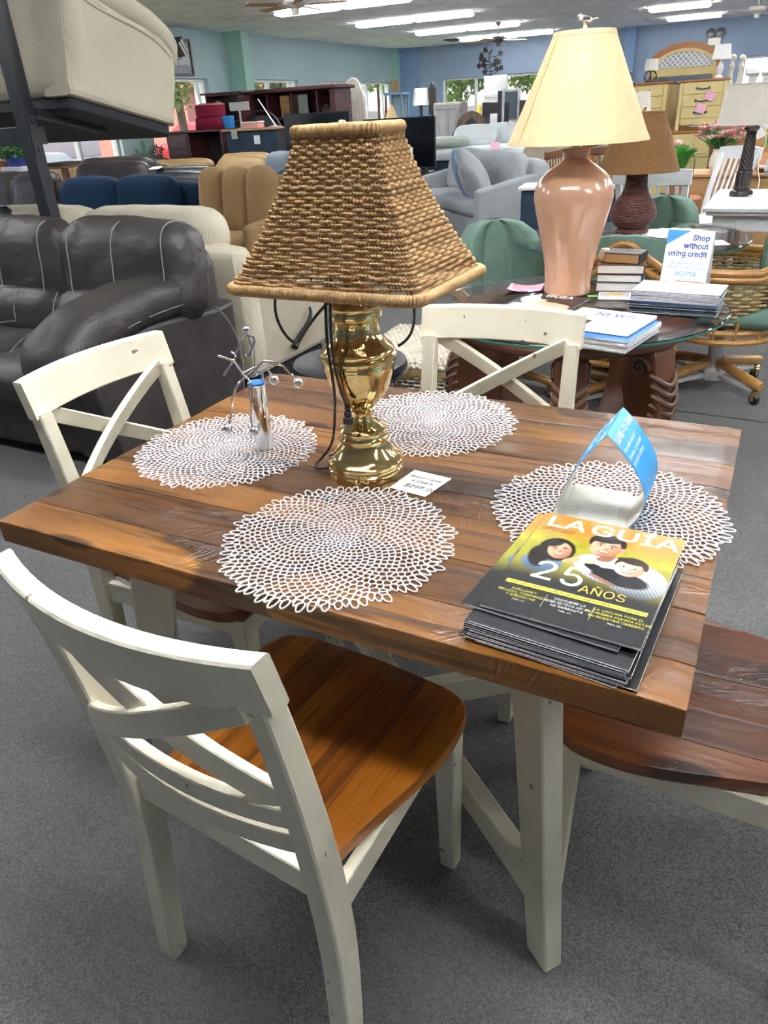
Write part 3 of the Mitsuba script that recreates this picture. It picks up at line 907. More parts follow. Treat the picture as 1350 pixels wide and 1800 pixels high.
# ------------------------------------------------------------------ dining chairs
def make_chair(T, label):
    k = thing('dining_chair', label, 'chair', T, 'cream crossed-back chairs around the dining table')
    out = spline([(-.175, -.20), (-.195, -.05), (-.222, .09), (-.217, .17), (-.205, .200), (-.192, .210), (-.10, .226), (0, .231), (.10, .226), (.192, .210), (.205, .200), (.217, .17), (.222, .09), (.195, -.05), (.175, -.20)], 70)
    P = Polygon(out).buffer(-.012).buffer(.012, 6)
    bowl = lambda x, y: .009 * np.clip(1 - (x / .19) ** 2, 0, 1) * np.clip(1 - (y / .19) ** 2, 0, 1)
    sk = part(k, 'seat', slab(P.buffer(-.004), .432, .440, .002), 'm_cherry_dark')
    cut = [-.30, -.135, -.055, .045, .115, .30]
    for i in range(5):
        Q = P.intersection(sbox(cut[i] + .0002, -.5, cut[i + 1] - .0002, .5))
        m = slab(Q, .4355, .461 + (0, .0003, -.0002, .0002, 0)[i], .0014, dish=bowl)
        part(sk, 'plank', m, 'm_seat_wood', False, uv=np.c_[m.vertices[:, 1] * .9 + 3.1 + .7 * i, m.vertices[:, 0] + (.46 - m.vertices[:, 2]) + 4.0 * (i + 20)])
    for s in (-1, 1):
        R = []
        for w, z, y in ((.013, 0, .203), (.0165, .004, .203), (.0225, .432, .198)):
            c = .003
            q = [(w, -w + c), (w, w - c), (w - c, w), (-w + c, w), (-w, w - c), (-w, -w + c), (-w + c, -w), (w - c, -w)]
            R.append([(s * (.170) + a, y + b, z) for a, b in q])
        part(k, 'front_leg', rings(R), 'm_cream')
    for s in (-1, 1):
        Q = spline([(s * .207, -.222, 0), (s * .203, -.212, .15), (s * .197, -.2, .33), (s * .192, -.203, .47), (s * .190, -.218, .62), (s * .189, -.243, .78), (s * .189, -.256, .85)], 18)
        part(k, 'rear_post', loft_rect(Q, np.linspace(.040, .034, 18), np.interp(np.linspace(0, 1, 18), [0, .4, .55, 1], [.036, .048, .048, .034]), up=(0, 1, 0), ch=.003), 'm_cream')

    def yback(z):
        return np.interp(z, [.44, .62, .78, .85, .93], [-.203, -.218, -.243, -.256, -.274])

    def bow(x):
        return -.040 * (1 - (x / .21) ** 2)
    X = np.linspace(-.213, .213, 19)
    R = []
    for x in X:
        b = bow(x)
        c = .003
        y0, y1 = yback(.842) + b, yback(.925) + b
        tk = .014
        s = [(y0 + tk, .842 + c), (y1 + tk, .925 - c), (y1 + tk - c, .925), (y1 - tk + c, .925), (y1 - tk, .925 - c), (y0 - tk, .842 + c), (y0 - tk + c, .842), (y0 + tk - c, .842)]
        R.append([(x, a, z) for a, z in s])
    part(k, 'top_rail', rings(R), 'm_cream')
    for s, off in ((1, -.009), (-1, .009)):
        P = []
        for x in np.linspace(-.180, .180, 15):
            z = .745 + s * x / .18 * .105
            P.append((x, yback(z) + .88 * bow(x) + off, z))
        part(k, 'cross_bar', loft_rect(P, .017, .036, up=(0, .12, 1)), 'm_cream')
    for z, hh in ((.628, .034), (.576, .034)):
        P = [(x, yback(z) + .9 * bow(x), z) for x in np.linspace(-.182, .182, 15)]
        part(k, 'back_rail', loft_rect(P, .018, hh), 'm_cream')
    part(k, 'seat_rail', bar((-.18, -.200, .455), (.18, -.200, .455), .022, .052), 'm_cream')
    part(k, 'apron', cat(bar((-.17, .203, .405), (.17, .203, .405), .02, .055), bar((-.192, -.19, .405), (-.172, .19, .405), .02, .055), bar((.192, -.19, .405), (.172, .19, .405), .02, .055)), 'm_cream')
    return k


ch = make_chair(M(.63, .012, 0, rz=-5), 'cream chair with curved crossed back and brown wooden seat nearest the camera')
c1 = dup(ch, M(.095, .455, 0, rz=-91), 'cream crossed-back chair at the left end of the table, in front of the grey sofa')
c2 = dup(ch, M(.61, .83, 0, rz=183), 'cream crossed-back chair on the far side of the table behind the brass lamp')
c3 = dup(ch, M(1.225, .405, 0, rz=91), 'chair at the right end of the table of which mainly the brown seat shows')
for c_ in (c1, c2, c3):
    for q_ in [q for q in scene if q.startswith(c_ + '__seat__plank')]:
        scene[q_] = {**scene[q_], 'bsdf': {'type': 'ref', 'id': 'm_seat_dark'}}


# ------------------------------------------------------------------ place mats: rings of open petals
def mat_mesh():
    g = np.random.default_rng(5)
    pts, r, k = [(0.0, 0.0)], .0050, 0
    while r < 0:
        n = int(round(min(9 + 5.2 * k, 96)))
        ph = g.uniform(0, 6.28)
        for i in range(n):
            a = ph + 2 * math.pi * (i + g.uniform(-.16, .16)) / n
            pts.append(((r + g.uniform(-.08, .08) * .009) * math.cos(a), (r + g.uniform(-.15, .15) * .009) * math.sin(a)))
        k += 1
        r += .0070 + .0052 * (r / .19)
    for i in range(3, 1020):
        q = i / 1020
        r_ = .187 * q ** .60
        if q > .955 and g.random() < .35:
            continue
        a = i * 2.399963 + g.normal() * .012
        pts.append((r_ * math.cos(a), r_ * math.sin(a)))
    pts = np.array(pts)
    extra = [(.222 * math.cos(a), .222 * math.sin(a)) for a in np.linspace(0, 6.283, 90, endpoint=False)]
    V = Voronoi(np.vstack([pts, extra]))
    outs, holes = [], []
    for i in range(len(pts)):
        reg = V.regions[V.point_region[i]]
        if -1 in reg or not reg:
            continue
        P = Polygon(V.vertices[reg])
        rr = np.hypot(*pts[i])
        if rr > .168:
            a = math.degrees(math.atan2(pts[i][1], pts[i][0]))
            P = P.intersection(ell(*(pts[i] * (1 + .002 / rr)), .0120 + .004 * g.random(), .0058, a))
        h = P.buffer(-.0009).buffer(-.0008).buffer(.0008, 2).simplify(.00025)
        if h.is_empty or h.geom_type != 'Polygon' or h.area < 4e-6:
            continue
        holes.append(h)
        outs.append(h.buffer(.0019, 2))
    return unary_union(outs).buffer(.0002).difference(unary_union(holes)).simplify(.00012)


MP = mat_mesh()
MP = max(getattr(MP, 'geoms', [MP]), key=lambda g: g.area)
mm = prism(MP, .0022)
k0 = solo('placemat', 'round white openwork placemat at the near table edge, in front of the brass lamp', 'placemat', mm, 'm_mat_white', M(.628, .176, TZ + .0006, rz=20), 'white openwork placemats on the dining table', False)
dup(k0, M(.205, .425, TZ + .0006, rz=110), 'round white openwork placemat under the chrome balancing figure at the left of the table')
dup(k0, M(.56, .712, TZ + .0006, rz=200), 'round white openwork placemat partly hidden behind the brass lamp at the far side')
dup(k0, M(1.018, .44, TZ + .0006, rz=290), 'round white openwork placemat under the blue cardboard stand at the right of the table')

# ------------------------------------------------------------------ lamp with brass foot and woven shade
LX, LY = .545, .435
t = thing('table_lamp', 'table lamp with polished brass urn foot and square woven seagrass shade on the dining table', 'lamp', M(LX, LY, TZ))
prof = [(0, 0), (.073, 0), (.074, .003), (.074, .014), (.071, .017), (.071, .020), (.0745, .024), (.0745, .030), (.071, .034), (.066, .037), (.060, .044), (.053, .054), (.048, .062), (.046, .068),
        (.048, .072), (.048, .077), (.045, .080), (.044, .084), (.046, .087), (.046, .092), (.040, .099), (.030, .104), (.021, .110), (.018, .120), (.0195, .127), (.024, .131), (.026, .134), (.024, .137), (.026, .141), (.036, .150), (.047, .163), (.056, .180), (.062, .200), (.066, .216), (.067, .222),
        (.0655, .226), (.0655, .229), (.070, .232), (.0715, .237), (.070, .241), (.066, .243), (.066, .246), (.067, .249), (.065, .253), (.056, .262), (.047, .272), (.042, .284), (.0405, .294), (.042, .303), (.046, .306), (.048, .309), (.048, .318), (.046, .321), (.046, .324),
        (.0485, .328), (.0475, .334), (.040, .342), (.031, .352), (.026, .362), (.024, .372), (.017, .378), (0, .380)]
prof = [(r, z * .995) for r, z in prof]
part(t, 'base', lathe(prof, 72), 'm_brass', 35)
part(t, 'socket', lathe([(0, .37), (.016, .37), (.018, .40), (.018, .43), (.014, .435), (0, .436)], 24), 'm_brass')
part(t, 'bulb', lathe([(0, .43), (.012, .43), (.014, .45), (.03, .49), (.031, .51), (.022, .53), (0, .54)], 24), 'm_white')
hp = []
for s in (-1, 1):
    hp.append(tube(spline([(s * .012, 0, .40), (s * .055, 0, .45), (s * .06, 0, .52), (s * .03, 0, .585), (0, 0, .596)], 24), .0016, 6))
part(t, 'harp', cat(hp), 'm_brass')
part(t, 'finial', lathe([(0, .592), (.006, .592), (.006, .600), (.009, .604), (.009, .611), (.005, .617), (0, .618)], 18), 'm_brass')

ZB, ZT, NS = .373, .604, 46      # shade: bottom and top over the table, stakes round it
SR = math.radians(-1.5)
SC = np.array([.012, -.003])


def shade_ring(h, s):
    """Points and outward normals on the rounded square at share h of the height, for s in [0, 1)."""
    half = .181 + (.073 - .181) * (1 - (1 - h) ** 1.32)
    sxy = np.array([1.0, .74 - .12 * h])
    r = half * .16
    L = 2 * (half - r)
    arc = math.pi * r / 2
    per = 4 * (L + arc)
    d = np.mod(s, 1) * per
    side = np.floor(d / (L + arc)).astype(int) % 4
    e = d - side * (L + arc)
    ang = side * math.pi / 2
    on = e < L
    th = np.where(on, 0, (e - L) / r)
    px = np.where(on, half, half - r + r * np.cos(th))
    py = np.where(on, e - L / 2, L / 2 + r * np.sin(th))
    nx, ny = np.cos(th), np.sin(th)
    a = ang + SR
    P = np.stack([px * np.cos(a) - py * np.sin(a), px * np.sin(a) + py * np.cos(a)], 1) * sxy + SC
    N = np.stack([nx * np.cos(a) - ny * np.sin(a), nx * np.sin(a) + ny * np.cos(a)], 1)
    return P, N, per


def ellipse_rope(P, N, B, phi, a, b, n=6):
    t_ = np.linspace(0, 2 * math.pi, n, endpoint=False)
    u = np.cos(phi)[:, None] * N + np.sin(phi)[:, None] * B
    w = -np.sin(phi)[:, None] * N + np.cos(phi)[:, None] * B
    R = P[:, None] + a * np.cos(t_)[None, :, None] * u[:, None] + b * np.sin(t_)[None, :, None] * w[:, None]
    return R


rows = []
NR = 39
for i in range(NR):
    h = .035 + .925 * i / (NR - 1)
    _, _, per = shade_ring(h, np.zeros(1))
    n = int(per / .0016)
    s = np.arange(n) / n
    wob = .0030 * np.sin(2 * math.pi * s * 3 + i) * (1 if i < 4 else .2)
    P, N, _ = shade_ring(h, s)
    w = np.sin(math.pi * NS * s + math.pi * (i % 2))
    P = P + N * (.0017 * w)[:, None]
    z = ZB + (ZT - ZB) * h + wob + .0008 * rng.normal()
    P3 = np.c_[P, z]
    N3 = np.c_[N, np.zeros(n)]
    B3 = np.tile([0, 0, 1.0], (n, 1))
    R = ellipse_rope(P3, N3, B3, 2 * math.pi * s * round(per / .0120) + rng.uniform(0, 6.28), .0042, .0025)
    rows.append(rings(np.concatenate([R, R[:1]]), cap=False))
shade = part(t, 'shade', cat([tube(np.c_[np.array([shade_ring(h, np.array([j / NS]))[0][0] for h in np.linspace(0, 1, 14)]), ZB + (ZT - ZB) * np.linspace(0, 1, 14)], .0017, 5) for j in range(NS)]), 'm_rope_dark', label='dark stakes of the woven shade', kind='stuff')
part(shade, 'weave', cat(rows), 'm_rope', True, label='rows of twisted seagrass cord', kind='stuff')
for h, nm in ((0.0, 'bottom_rim'), (1.0, 'top_rim')):
    _, _, per = shade_ring(h, np.zeros(1))
    turns = int(per / .0048)
    n = turns * 9
    s = np.arange(n) / n
    P, N, _ = shade_ring(h, s)
    a = 2 * math.pi * s * turns
    rr = .0075
    P3 = np.c_[P + N * (rr * np.cos(a))[:, None], ZB + (ZT - ZB) * h + rr * np.sin(a)]
    core = np.c_[P, np.full(n, ZB + (ZT - ZB) * h)][::9]
    part(shade, nm, cat(tube(P3, .0027, 5, closed=True), tube(core, .0065, 6, closed=True)), 'm_rope', True, label='cord-wrapped rim')
part(shade, 'spider', cat([tube([(0, 0, ZT - .004), (*shade_ring(.985, np.array([q]))[0][0], ZT - .004)], .0016, 6) for q in (.06, .31, .56, .81)]), 'm_brass')


def flat_cord(P, n=80, w=.0058, th=.0026, up=None):
    return loft_rect(spline(P, n), w, th, ch=.0008, up=up if up is not None else (.3, .2, 1))


part(t, 'cord', cat(tube(spline([(-.06, -.030, .012), (-.085, -.030, .004), (-.10, -.03, .004), (-.102, -.01, .010), (-.075, -.015, .04), (-.03, -.055, .12), (-.012, -.075, .19), (-.012, -.083, .26), (-.014, -.078, .32), (-.016, -.06, .40)], 90), .0026, 8),
                    tube(spline([(-.004, -.06, .405), (-.004, -.078, .33), (-.002, -.083, .25), (.002, -.074, .19), (.006, -.068, .165)], 50), .0026, 8),
                    tube(spline([(.06, -.02, .40), (-.03, -.07, .33), (-.075, -.06, .285), (-.105, -.05, .265), (-.13, -.05, .29), (-.135, -.05, .34), (-.105, -.05, .40)], 60), .0026, 8),
                    tube(spline([(-.035, .08, .40), (-.045, .085, .34), (-.035, .088, .29), (-.01, .085, .265)], 40), .0026, 8),
                    tube(spline([(.055, .05, .40), (.085, .045, .36), (.098, .04, .31), (.085, .04, .265), (.068, .03, .25)], 40), .0026, 8)), 'm_cord_brown')
pl = cat(box(-.009, .009, -.006, .006, 0, .014, .003), box(-.0065, .0065, -.005, .005, .014, .024, .002), [box(-.005, .005, -.0045, .0045, .024 + i * .005, .0275 + i * .005, .001) for i in range(3)])
part(t, 'plug', tf(pl, M(.008, -.068, .126, rz=10, rx=-6)), 'm_cord_brown')

# ------------------------------------------------------------------ chrome balancing figure
t = thing('balance_toy', 'chrome wire figure balancing with steel balls on a tall cylinder at the left placemat', 'desk toy', M(.288, .452, TZ + .0028))
part(t, 'cylinder', lathe([(0, 0), (.0175, 0), (.0185, .001), (.0185, .143), (.0175, .144), (0, .144)], 48), 'm_chrome', 35)
part(t, 'blue_cap', lathe([(0, .144), (.0185, .144), (.0185, .1475), (.0175, .148), (0, .148)], 40), 'm_plastic_blue', label='blue cap on the cylinder')


def bp(u, v, y):
    return figpt(u, v, y)


def ball(p, r):
    m = trimesh.creation.icosphere(3, r)
    m.apply_translation(p)
    return m


def fg(a, z, d=0.0):
    return np.array([.892 * a - .452 * d, .452 * a + .892 * d, z])


def rod(pts, r=.0023, n=24):
    P = [fg(*p) for p in pts]
    P = spline(P, n) if len(P) > 2 else np.array(P)
    return cat(tube(P, r, 10), ball(P[0], r), ball(P[-1], r))


def kink(pts, r=.0023):
    P = [fg(*p) for p in pts]
    return cat([tube([P[i], P[i + 1]], r, 10) for i in range(len(P) - 1)], [ball(p, r) for p in P])


part(t, 'head', ball(fg(-.005, .256), .0075), 'm_chrome', True)
part(t, 'body', cat(kink([(-.0028, .249), (-.0028, .243), (.004, .215), (.003, .178, -.002), (.012, .181)]), kink([(-.0098, .2096, -.016), (-.003, .204, -.014), (.0106, .2354, -.004), (.006, .2425), (-.011, .2425), (-.0145, .238, -.004), (-.0318, .2117, -.014), (-.0374, .2155, -.012)])), 'm_chrome')
part(t, 'bicycle', cat(kink([(-.0615, .215, -.03), (-.034, .201, -.022), (-.0177, .1615, -.01)]), kink([(-.0556, .176, -.03), (-.0299, .2081, -.018)], .0024), kink([(-.0235, .170, -.012), (.003, .180, -.004)]), kink([(-.0177, .1615, -.01), (.0209, .1897, .004), (.050, .1815, .014)])), 'm_chrome')
part(t, 'crank', kink([(.003, .176, 0), (.006, .167, 0), (.0154, .1640, 0), (.014, .147, 0)]), 'm_chrome')
part(t, 'near_legs', rod([(-.0667, .0608, -.034), (-.046, .125, -.03), (-.030, .155, -.024), (-.0177, .163, -.014), (-.0060, .152, -.026), (-.0085, .11, -.032), (-.0117, .054, -.036)], n=50), 'm_chrome')
part(t, 'far_legs', cat(kink([(.0827, .131, .03), (.055, .172, .022), (.0172, .1882, .008)]), kink([(.0316, .1383, .034), (.0215, .176, .018), (.0172, .1882, .008)])), 'm_chrome')
for p in ((-.0667, .0608, -.034), (-.0117, .054, -.036), (.0827, .131, .03), (.0316, .1383, .034)):
    part(t, 'ball', ball(fg(*p), .0107), 'm_chrome', True)

# ------------------------------------------------------------------ price card
t = thing('price_card', 'small white handwritten price card lying beside the foot of the brass lamp', 'card', M(.667, .418, TZ + .0008, rz=1))
part(t, 'sheet', slab(Polygon([(-.045, -.036), (.034, -.047), (.053, .040), (-.030, .051)]), 0, .0005, .0001), 'm_paper_white')
for s, x, y, h in (('Wood Table', -.028, .022, .0085), ('4 Chairs', -.018, .004, .0085), ('$299.00', -.024, -.020, .012)):
    part(t, 'writing', tf(text(s, h, .0002, shear=.22), M(x, y, .0005, rz=-6)), 'm_ink', False)

# ------------------------------------------------------------------ blue folded cardboard stand
prof = [(.945, .7640), (.9405, .768), (.944, .795), (.955, .830), (.974, .869), (.995, .902), (1.0145, .928), (1.038, .905), (1.062, .875), (1.079, .842), (1.082, .812), (1.072, .785), (1.055, .7655), (1.048, .7640), (1.0, .7638), (.945, .7640)]
P = np.r_[spline(prof[:7], 26), spline(prof[6:14], 34)[1:]]
t = thing('cardboard_stand', 'blue and white folded cardboard leaflet stand, teardrop shaped, standing on the right placemat', 'display stand')
y0, y1 = .375, .502


def sheet(P, y0, y1, th):
    """A thin sheet of profile P (x, z) from y0 to y1, th thick to its left."""
    P = np.asarray(P)
    d = np.gradient(P, axis=0)
    nn = np.stack([-d[:, 1], d[:, 0]], 1)
    nn /= np.linalg.norm(nn, axis=1, keepdims=True)
    Q = P + nn * th
    return rings([[(p[0], y0, p[1]), (p[0], y1, p[1]), (q[0], y1, q[1]), (q[0], y0, q[1])] for p, q in zip(P, Q)])


part(t, 'inner_board', sheet(P, y0, y1, -.0009), 'm_card_board', False, label='white inside')
iA = 13
part(t, 'printed_face', sheet(P[25:], y0, y1, .0005), 'm_lease_blue', False, label='blue outer face printed LEASE-TO-OWN')
part(t, 'printed_face', sheet(P[8:26], y0, y1, .0005), 'm_lease_blue', False, label='blue outer face printed on the other side')
part(t, 'floor_board', box(.946, 1.05, y0 + .004, y1, .7640, .7652, .0003), 'm_card_board')
part(t, 'leaflet', tf(slab(rpoly(.064, .048, .002), 0, .0012, .0002), M(1.005, .424, .7656, rz=8, rx=3)), 'm_paper_white', label='white slip lying inside')
part(t, 'tuck_flap', tf(box(-.05, .05, -.018, .018, 0, .0009, .0002), M(.998, .487, .7656, rx=12)), 'm_card_board')


def wrap(m, side):
    """Bends lettering (x along the edge, y up the face from the ridge down) over the curved face of the stand."""
    Q = P[25:] if side > 0 else P[25::-1]
    d = np.r_[0, np.cumsum(np.linalg.norm(np.diff(Q, axis=0), axis=1))]
    v = m.vertices.copy()
    s = -v[:, 1]
    x, z = np.interp(s, d, Q[:, 0]), np.interp(s, d, Q[:, 1])
    dx, dz = np.interp(s + 1e-3, d, Q[:, 0]) - x, np.interp(s + 1e-3, d, Q[:, 1]) - z
    n = np.stack([-dz, dx], 1) * side
    n /= np.linalg.norm(n, axis=1, keepdims=True)
    o = (v[:, 2] + .0007)
    yy = y0 + .007 + v[:, 0] if side > 0 else y1 - .007 - v[:, 0]
    return mk(np.c_[x + n[:, 0] * o, yy, z + n[:, 1] * o], m.faces)


for side in (1, -1):
    for s, h, y, b in (('LEASE-TO-OWN', .0112, -.024, True), ('No credit needed*', .0070, -.042, False), ('Flexible, convenient', .0070, -.056, False), ('purchase options', .0070, -.068, False)):
        m = text(s, h, .0002, b)
        v = m.vertices.copy()
        v[:, 0] *= min(1, .114 / v[:, 0].max())
        v[:, 1] += y
        part(t, 'lettering', wrap(mk(v, m.faces), side), 'm_white', False)

# ------------------------------------------------------------------ stack of magazines
MW, MH = .212, .278


def magazine(T, label, th=.0042, top=False, rev=False):
    k = thing('magazine', label, 'magazine', T, 'magazines stacked on the dining table')
    part(k, 'pages', box(-MW / 2 + .0006, MW / 2, -MH / 2, MH / 2, .0003, th - .0003, .0003), 'm_paper_white')
    part(k, 'back_cover', box(-MW / 2, MW / 2 - .0004, -MH / 2 + .0004, MH / 2 - .0004, 0, .0003, .0001), 'm_cover_dark')
    if not top:
        part(k, 'cover', cat(box(-MW / 2, MW / 2 - .0004, -MH / 2 + .0004, MH / 2 - .0004, th - .0003, th, .0001), box(-MW / 2 - .0006, -MW / 2 + .001, -MH / 2, MH / 2, 0, th, .0003)), 'm_cover_dark')
    return k


ORD = ['first', 'second', 'third', 'fourth', 'fifth', 'sixth', 'seventh', 'eighth', 'ninth', 'tenth', 'eleventh', 'twelfth']
g = np.random.default_rng(11)
z = TZ + .0006
for i in range(12):
    dx, dy = g.uniform(-.004, .004), g.uniform(-.003, .003)
    a = -4 + g.uniform(-.8, .8)
    if i == 0:
        a, dx = -6.5, -.004
    if i == 1:
        dx, dy = .012, -.003
    magazine(M(1.033 + dx, .152 + dy, z, rz=a), f'{ORD[i]} thin magazine from the bottom of the stack under the yellow-covered ones', .0024)
    z += .0026


def bend(m, amp):
    m = m.subdivide_to_size(.03) if len(m.faces) < 400 else m
    v = m.vertices.copy()
    v[:, 2] += amp * ((v[:, 0] + MW / 2) / MW) * (1 - .4 * (v[:, 1] / MH)) + .004 * np.sin(np.clip((v[:, 0] + MW / 2) / .05, 0, 1) * math.pi) ** 2
    return mk(v, m.faces)


def cover_magazine(T, label, full):
    k = magazine(T, label, .0042, top=True)
    b = box(-MW / 2, MW / 2, -MH / 2, MH / 2, .0038, .0043, .0001).subdivide_to_size(.02)
    part(k, 'cover', b, 'm_cover', False, uv=np.c_[(b.vertices[:, 0] + MW / 2) / MW, (b.vertices[:, 1] + MH / 2) / MH])
    part(k, 'spine', box(-MW / 2 - .0006, -MW / 2 + .001, -MH / 2, MH / 2, 0, .0042, .0003), 'm_cover_dark')
    if not full:
        return k
    c = k + '__cover'
    zz = [.0043]

    def ink(name, m, material, z=None):
        zz[0] += .00007
        part(c, name, tf(m, M(z=zz[0] if z is None else z)), material, False)

    def flat(poly):
        return prism(poly, .00006)

    def S(pts, n=60):
        return Polygon(spline(pts + [pts[0]], n)).buffer(0)

    def words(s, h, x, y, m, bold=False, w=None, right=False, centre=False):
        q = text(s, h, .00006, bold, centre=centre, right=right)
        v = q.vertices.copy()
        if w:
            v[:, 0] *= w / (v[:, 0].max() - v[:, 0].min())
        v[:, 0] += x
        v[:, 1] += y
        ink('lettering', mk(v, q.faces), m)
    words('LA', .030, -.099, .100, 'm_white', True, .060)
    words('GUÍA', .030, -.030, .100, 'm_white', True, .130)
    words('JUNIO/25 • ED 297', .0040, -.098, .0915, 'm_ink_black')
    words('REVISTALAGUIA.COM', .0034, -.098, .0855, 'm_ink_black')
    words('25', .047, -.074, -.048, 'm_white', False, .070)
    words('AÑOS', .017, .002, -.056, 'm_gold', False, .062)
    zz[0] += .00007
    part(c, 'banner', tf(box(-.094, .098, -.0745, -.0655, 0, .00006, .00001), M(z=zz[0])), 'm_cover_yellow')
    words('TRABAJANDO POR LA COMUNIDAD HISPANA EN SARASOTA Y MANATEE', .0048, -.092, -.0725, 'm_ink_black', True, .188)
    for i, (x, L) in enumerate(((-.062, ('AVELLANET', 'BELLEZA, CONFIANZA', 'Y BIENESTAR', 'PÁG. 18')), (.002, ('DESCUBRE LA', 'BIBLIOTECA SELBY', 'EN SARASOTA', 'PÁG. 26')), (.066, ('LA VACUNA PARA EL', 'ALZHEIMER PODRÍA ESTAR', 'EN NUESTRO CEREBRO', 'PÁG. 10')))):
        for j, s in enumerate(L):
            words(s, .0046 if j < 3 else .0032, x, -.088 - .0078 * j, ('m_cover_yellow', 'm_white', 'm_cover_yellow')[i] if j < 3 else 'm_white', centre=True, w=None)
    zz[0] += .00007
    part(c, 'rule', tf(cat(box(-.0305, -.030, -.113, -.082, 0, .00006, .00001), box(.0335, .034, -.113, -.082, 0, .00006, .00001)), M(z=zz[0])), 'm_white')
    return k


def cat_poly(*ps):
    return unary_union(ps)


cover_magazine(M(1.020, .178, z + .0012, rz=-5.5, ry=-.4), 'yellow-covered magazine just under the topmost one, its left edge showing', False)
k = cover_magazine(M(1.040, .181, z + .0066, rz=-3.5, ry=-.5), 'topmost magazine with a smiling family and big 25 on its yellow and black cover', True)


# ------------------------------------------------------------------ dark grey leather sofa
def arc_tube(P, r=.0022, n=30):
    return tube(spline(P, n), r, 5)


def on_cushion(mesh, T, segs, lift=.0005):
    """Stitch lines: polylines in the cushion's own frame, dropped onto its surface along -direction."""
    pass


t = thing('leather_sofa', 'dark grey leather sofa with pale stitching behind the left chair', 'sofa')
SX, SL, SF, SB = -1.23, -3.12, 1.35, 2.28
part(t, 'base', box(SL + .05, SX - .06, SF + .06, SB - .04, .05, .34, .03), 'm_leather_grey')
part(t, 'front_panel', tf(rbox(SX - SL - .5, .08, .26, .03, 8), M((SX + SL) / 2, SF + .05, .19)), 'm_leather_grey')
for x in (SX - .12, SL + .12):
    for y in (SF + .16, SB - .12):
        part(t, 'foot', cbox(x, y, 0, .07, .07, .06, .008), 'm_espresso')
for i, x in enumerate((-1.585, -2.385)):
    xi, wi = ((-1.748, .475), (-2.385, .80))[i]
    seat = part(t, 'seat_cushion', tf(rbox(wi, .74, .21, .07, 14, .10, i, .010, 7), M(xi, SF + .31, .385)), 'm_leather_grey')
    part(seat, 'stitching', cat(arc_tube([(xi - .15, SF - .02, .36), (xi - .15, SF + .11, .499), (xi - .15, SF + .5, .508)]), arc_tube([(xi + .15, SF - .02, .36), (xi + .15, SF + .11, .499), (xi + .15, SF + .5, .508)])), 'm_stitch')
    b = part(t, 'back_pillow', tf(rbox(.80, .26, .46, .12, 16, .08, 5 + i, .018, 9), M(x + .0, SB - .275, .765, rx=-9)), 'm_leather_grey')
    part(b, 'stitching', cat([tf(tube(spline([(d, -.045, -.226), (d * 1.03, -.124, -.185), (d * 1.05, -.151 + abs(d) * .03, 0), (d * 1.03, -.121, .19), (d, -.03, .237 - abs(d) * .03), (d, .05, .230 - abs(d) * .03)], 40), .0028, 6), M(x, SB - .275, .765, rx=-9)) for d in (-.26, .02, .31)]), 'm_stitch')
    l = part(t, 'lumbar_cushion', tf(rbox(wi, .26, .26, .09, 14, .12, 9 + i, .010, 8), M(xi, SB - .37, .55, rx=-10)), 'm_leather_grey')
    part(l, 'stitching', cat([tf(tube(spline([(d, -.10, -.115), (d, -.142, 0), (d, -.10, .115)], 20), .0026, 6), M(xi, SB - .37, .55, rx=-10)) for d in (-.2, .15)]), 'm_stitch')
part(t, 'backrest', tf(rbox(SX - SL - .08, .24, .80, .10, 14, .02, 3, .006), M((SX + SL) / 2, SB - .13, .47, rx=-3)), 'm_leather_grey')
for s, x in ((1, SX - .13), (-1, SL + .13)):
    side = Polygon(spline([(SF + .02, .06), (SF - .03, .30), (SF - .03, .46), (SF + .12, .565), (SB - .3, .585), (SB, .585)], 40).tolist() + [(SB, .06)])
    a = part(t, 'arm_panel', tf(slab(side, -.14, .14, .02), np.array([[0, 0, 1, x], [1, 0, 0, 0], [0, 1, 0, 0], [0, 0, 0, 1.0]])), 'm_leather_grey')
    part(a, 'stitching', cat(arc_tube([(x + .141 * s, SF + .36, .55), (x + .141 * s, SF + .38, .3), (x + .141 * s, SF + .44, .08)]), arc_tube([(x + .141 * s, SB - .03, .10), (x + .141 * s, SB - .02, .40), (x + .139 * s, SB - .14, .58)])), 'm_stitch')
    Q = spline([(x, SB - .22, .668), (x, SB - .45, .678), (x, SF + .18, .660), (x, SF + .0, .615), (x - .01 * s, SF - .115, .535), (x - .01 * s, SF - .12, .455)], 36)
    T_, N_, B_ = frames(Q, up=(1, 0, 0))
    R = []
    for i in range(36):
        w = np.interp(i, [0, 3, 30, 35], [.150, .158, .158, .11])
        hh = np.interp(i, [0, 3, 10, 24, 30, 35], [.085, .095, .100, .100, .085, .05])
        th = np.linspace(0, 2 * math.pi, 28, endpoint=False)
        ring = np.array([Q[i] + np.array([1, 0, 0]) * w * math.copysign(abs(math.cos(q)) ** .7, math.cos(q)) + np.cross([1, 0, 0], T_[i]) * hh * math.copysign(abs(math.sin(q)) ** .8, math.sin(q)) for q in th])
        R.append(ring)
    m = rings(R)
    nn = m.vertex_normals
    m.vertices = m.vertices + nn * ((meshkit.fbm(m.vertices * [9, 14, 14], 3, 2)[:, None] - .5) * .022)
    p = part(t, 'arm_pad', m, 'm_leather_grey', True)
    R = np.array(R)
    part(p, 'stitching', cat([tube(R[3:33, j] + np.array([0, 0, .001]), .0022, 5) for j in (1, 13)] + [tube(np.concatenate([R[21, 1:14]]) + [0, 0, .002], .0022, 5)]), 'm_stitch')


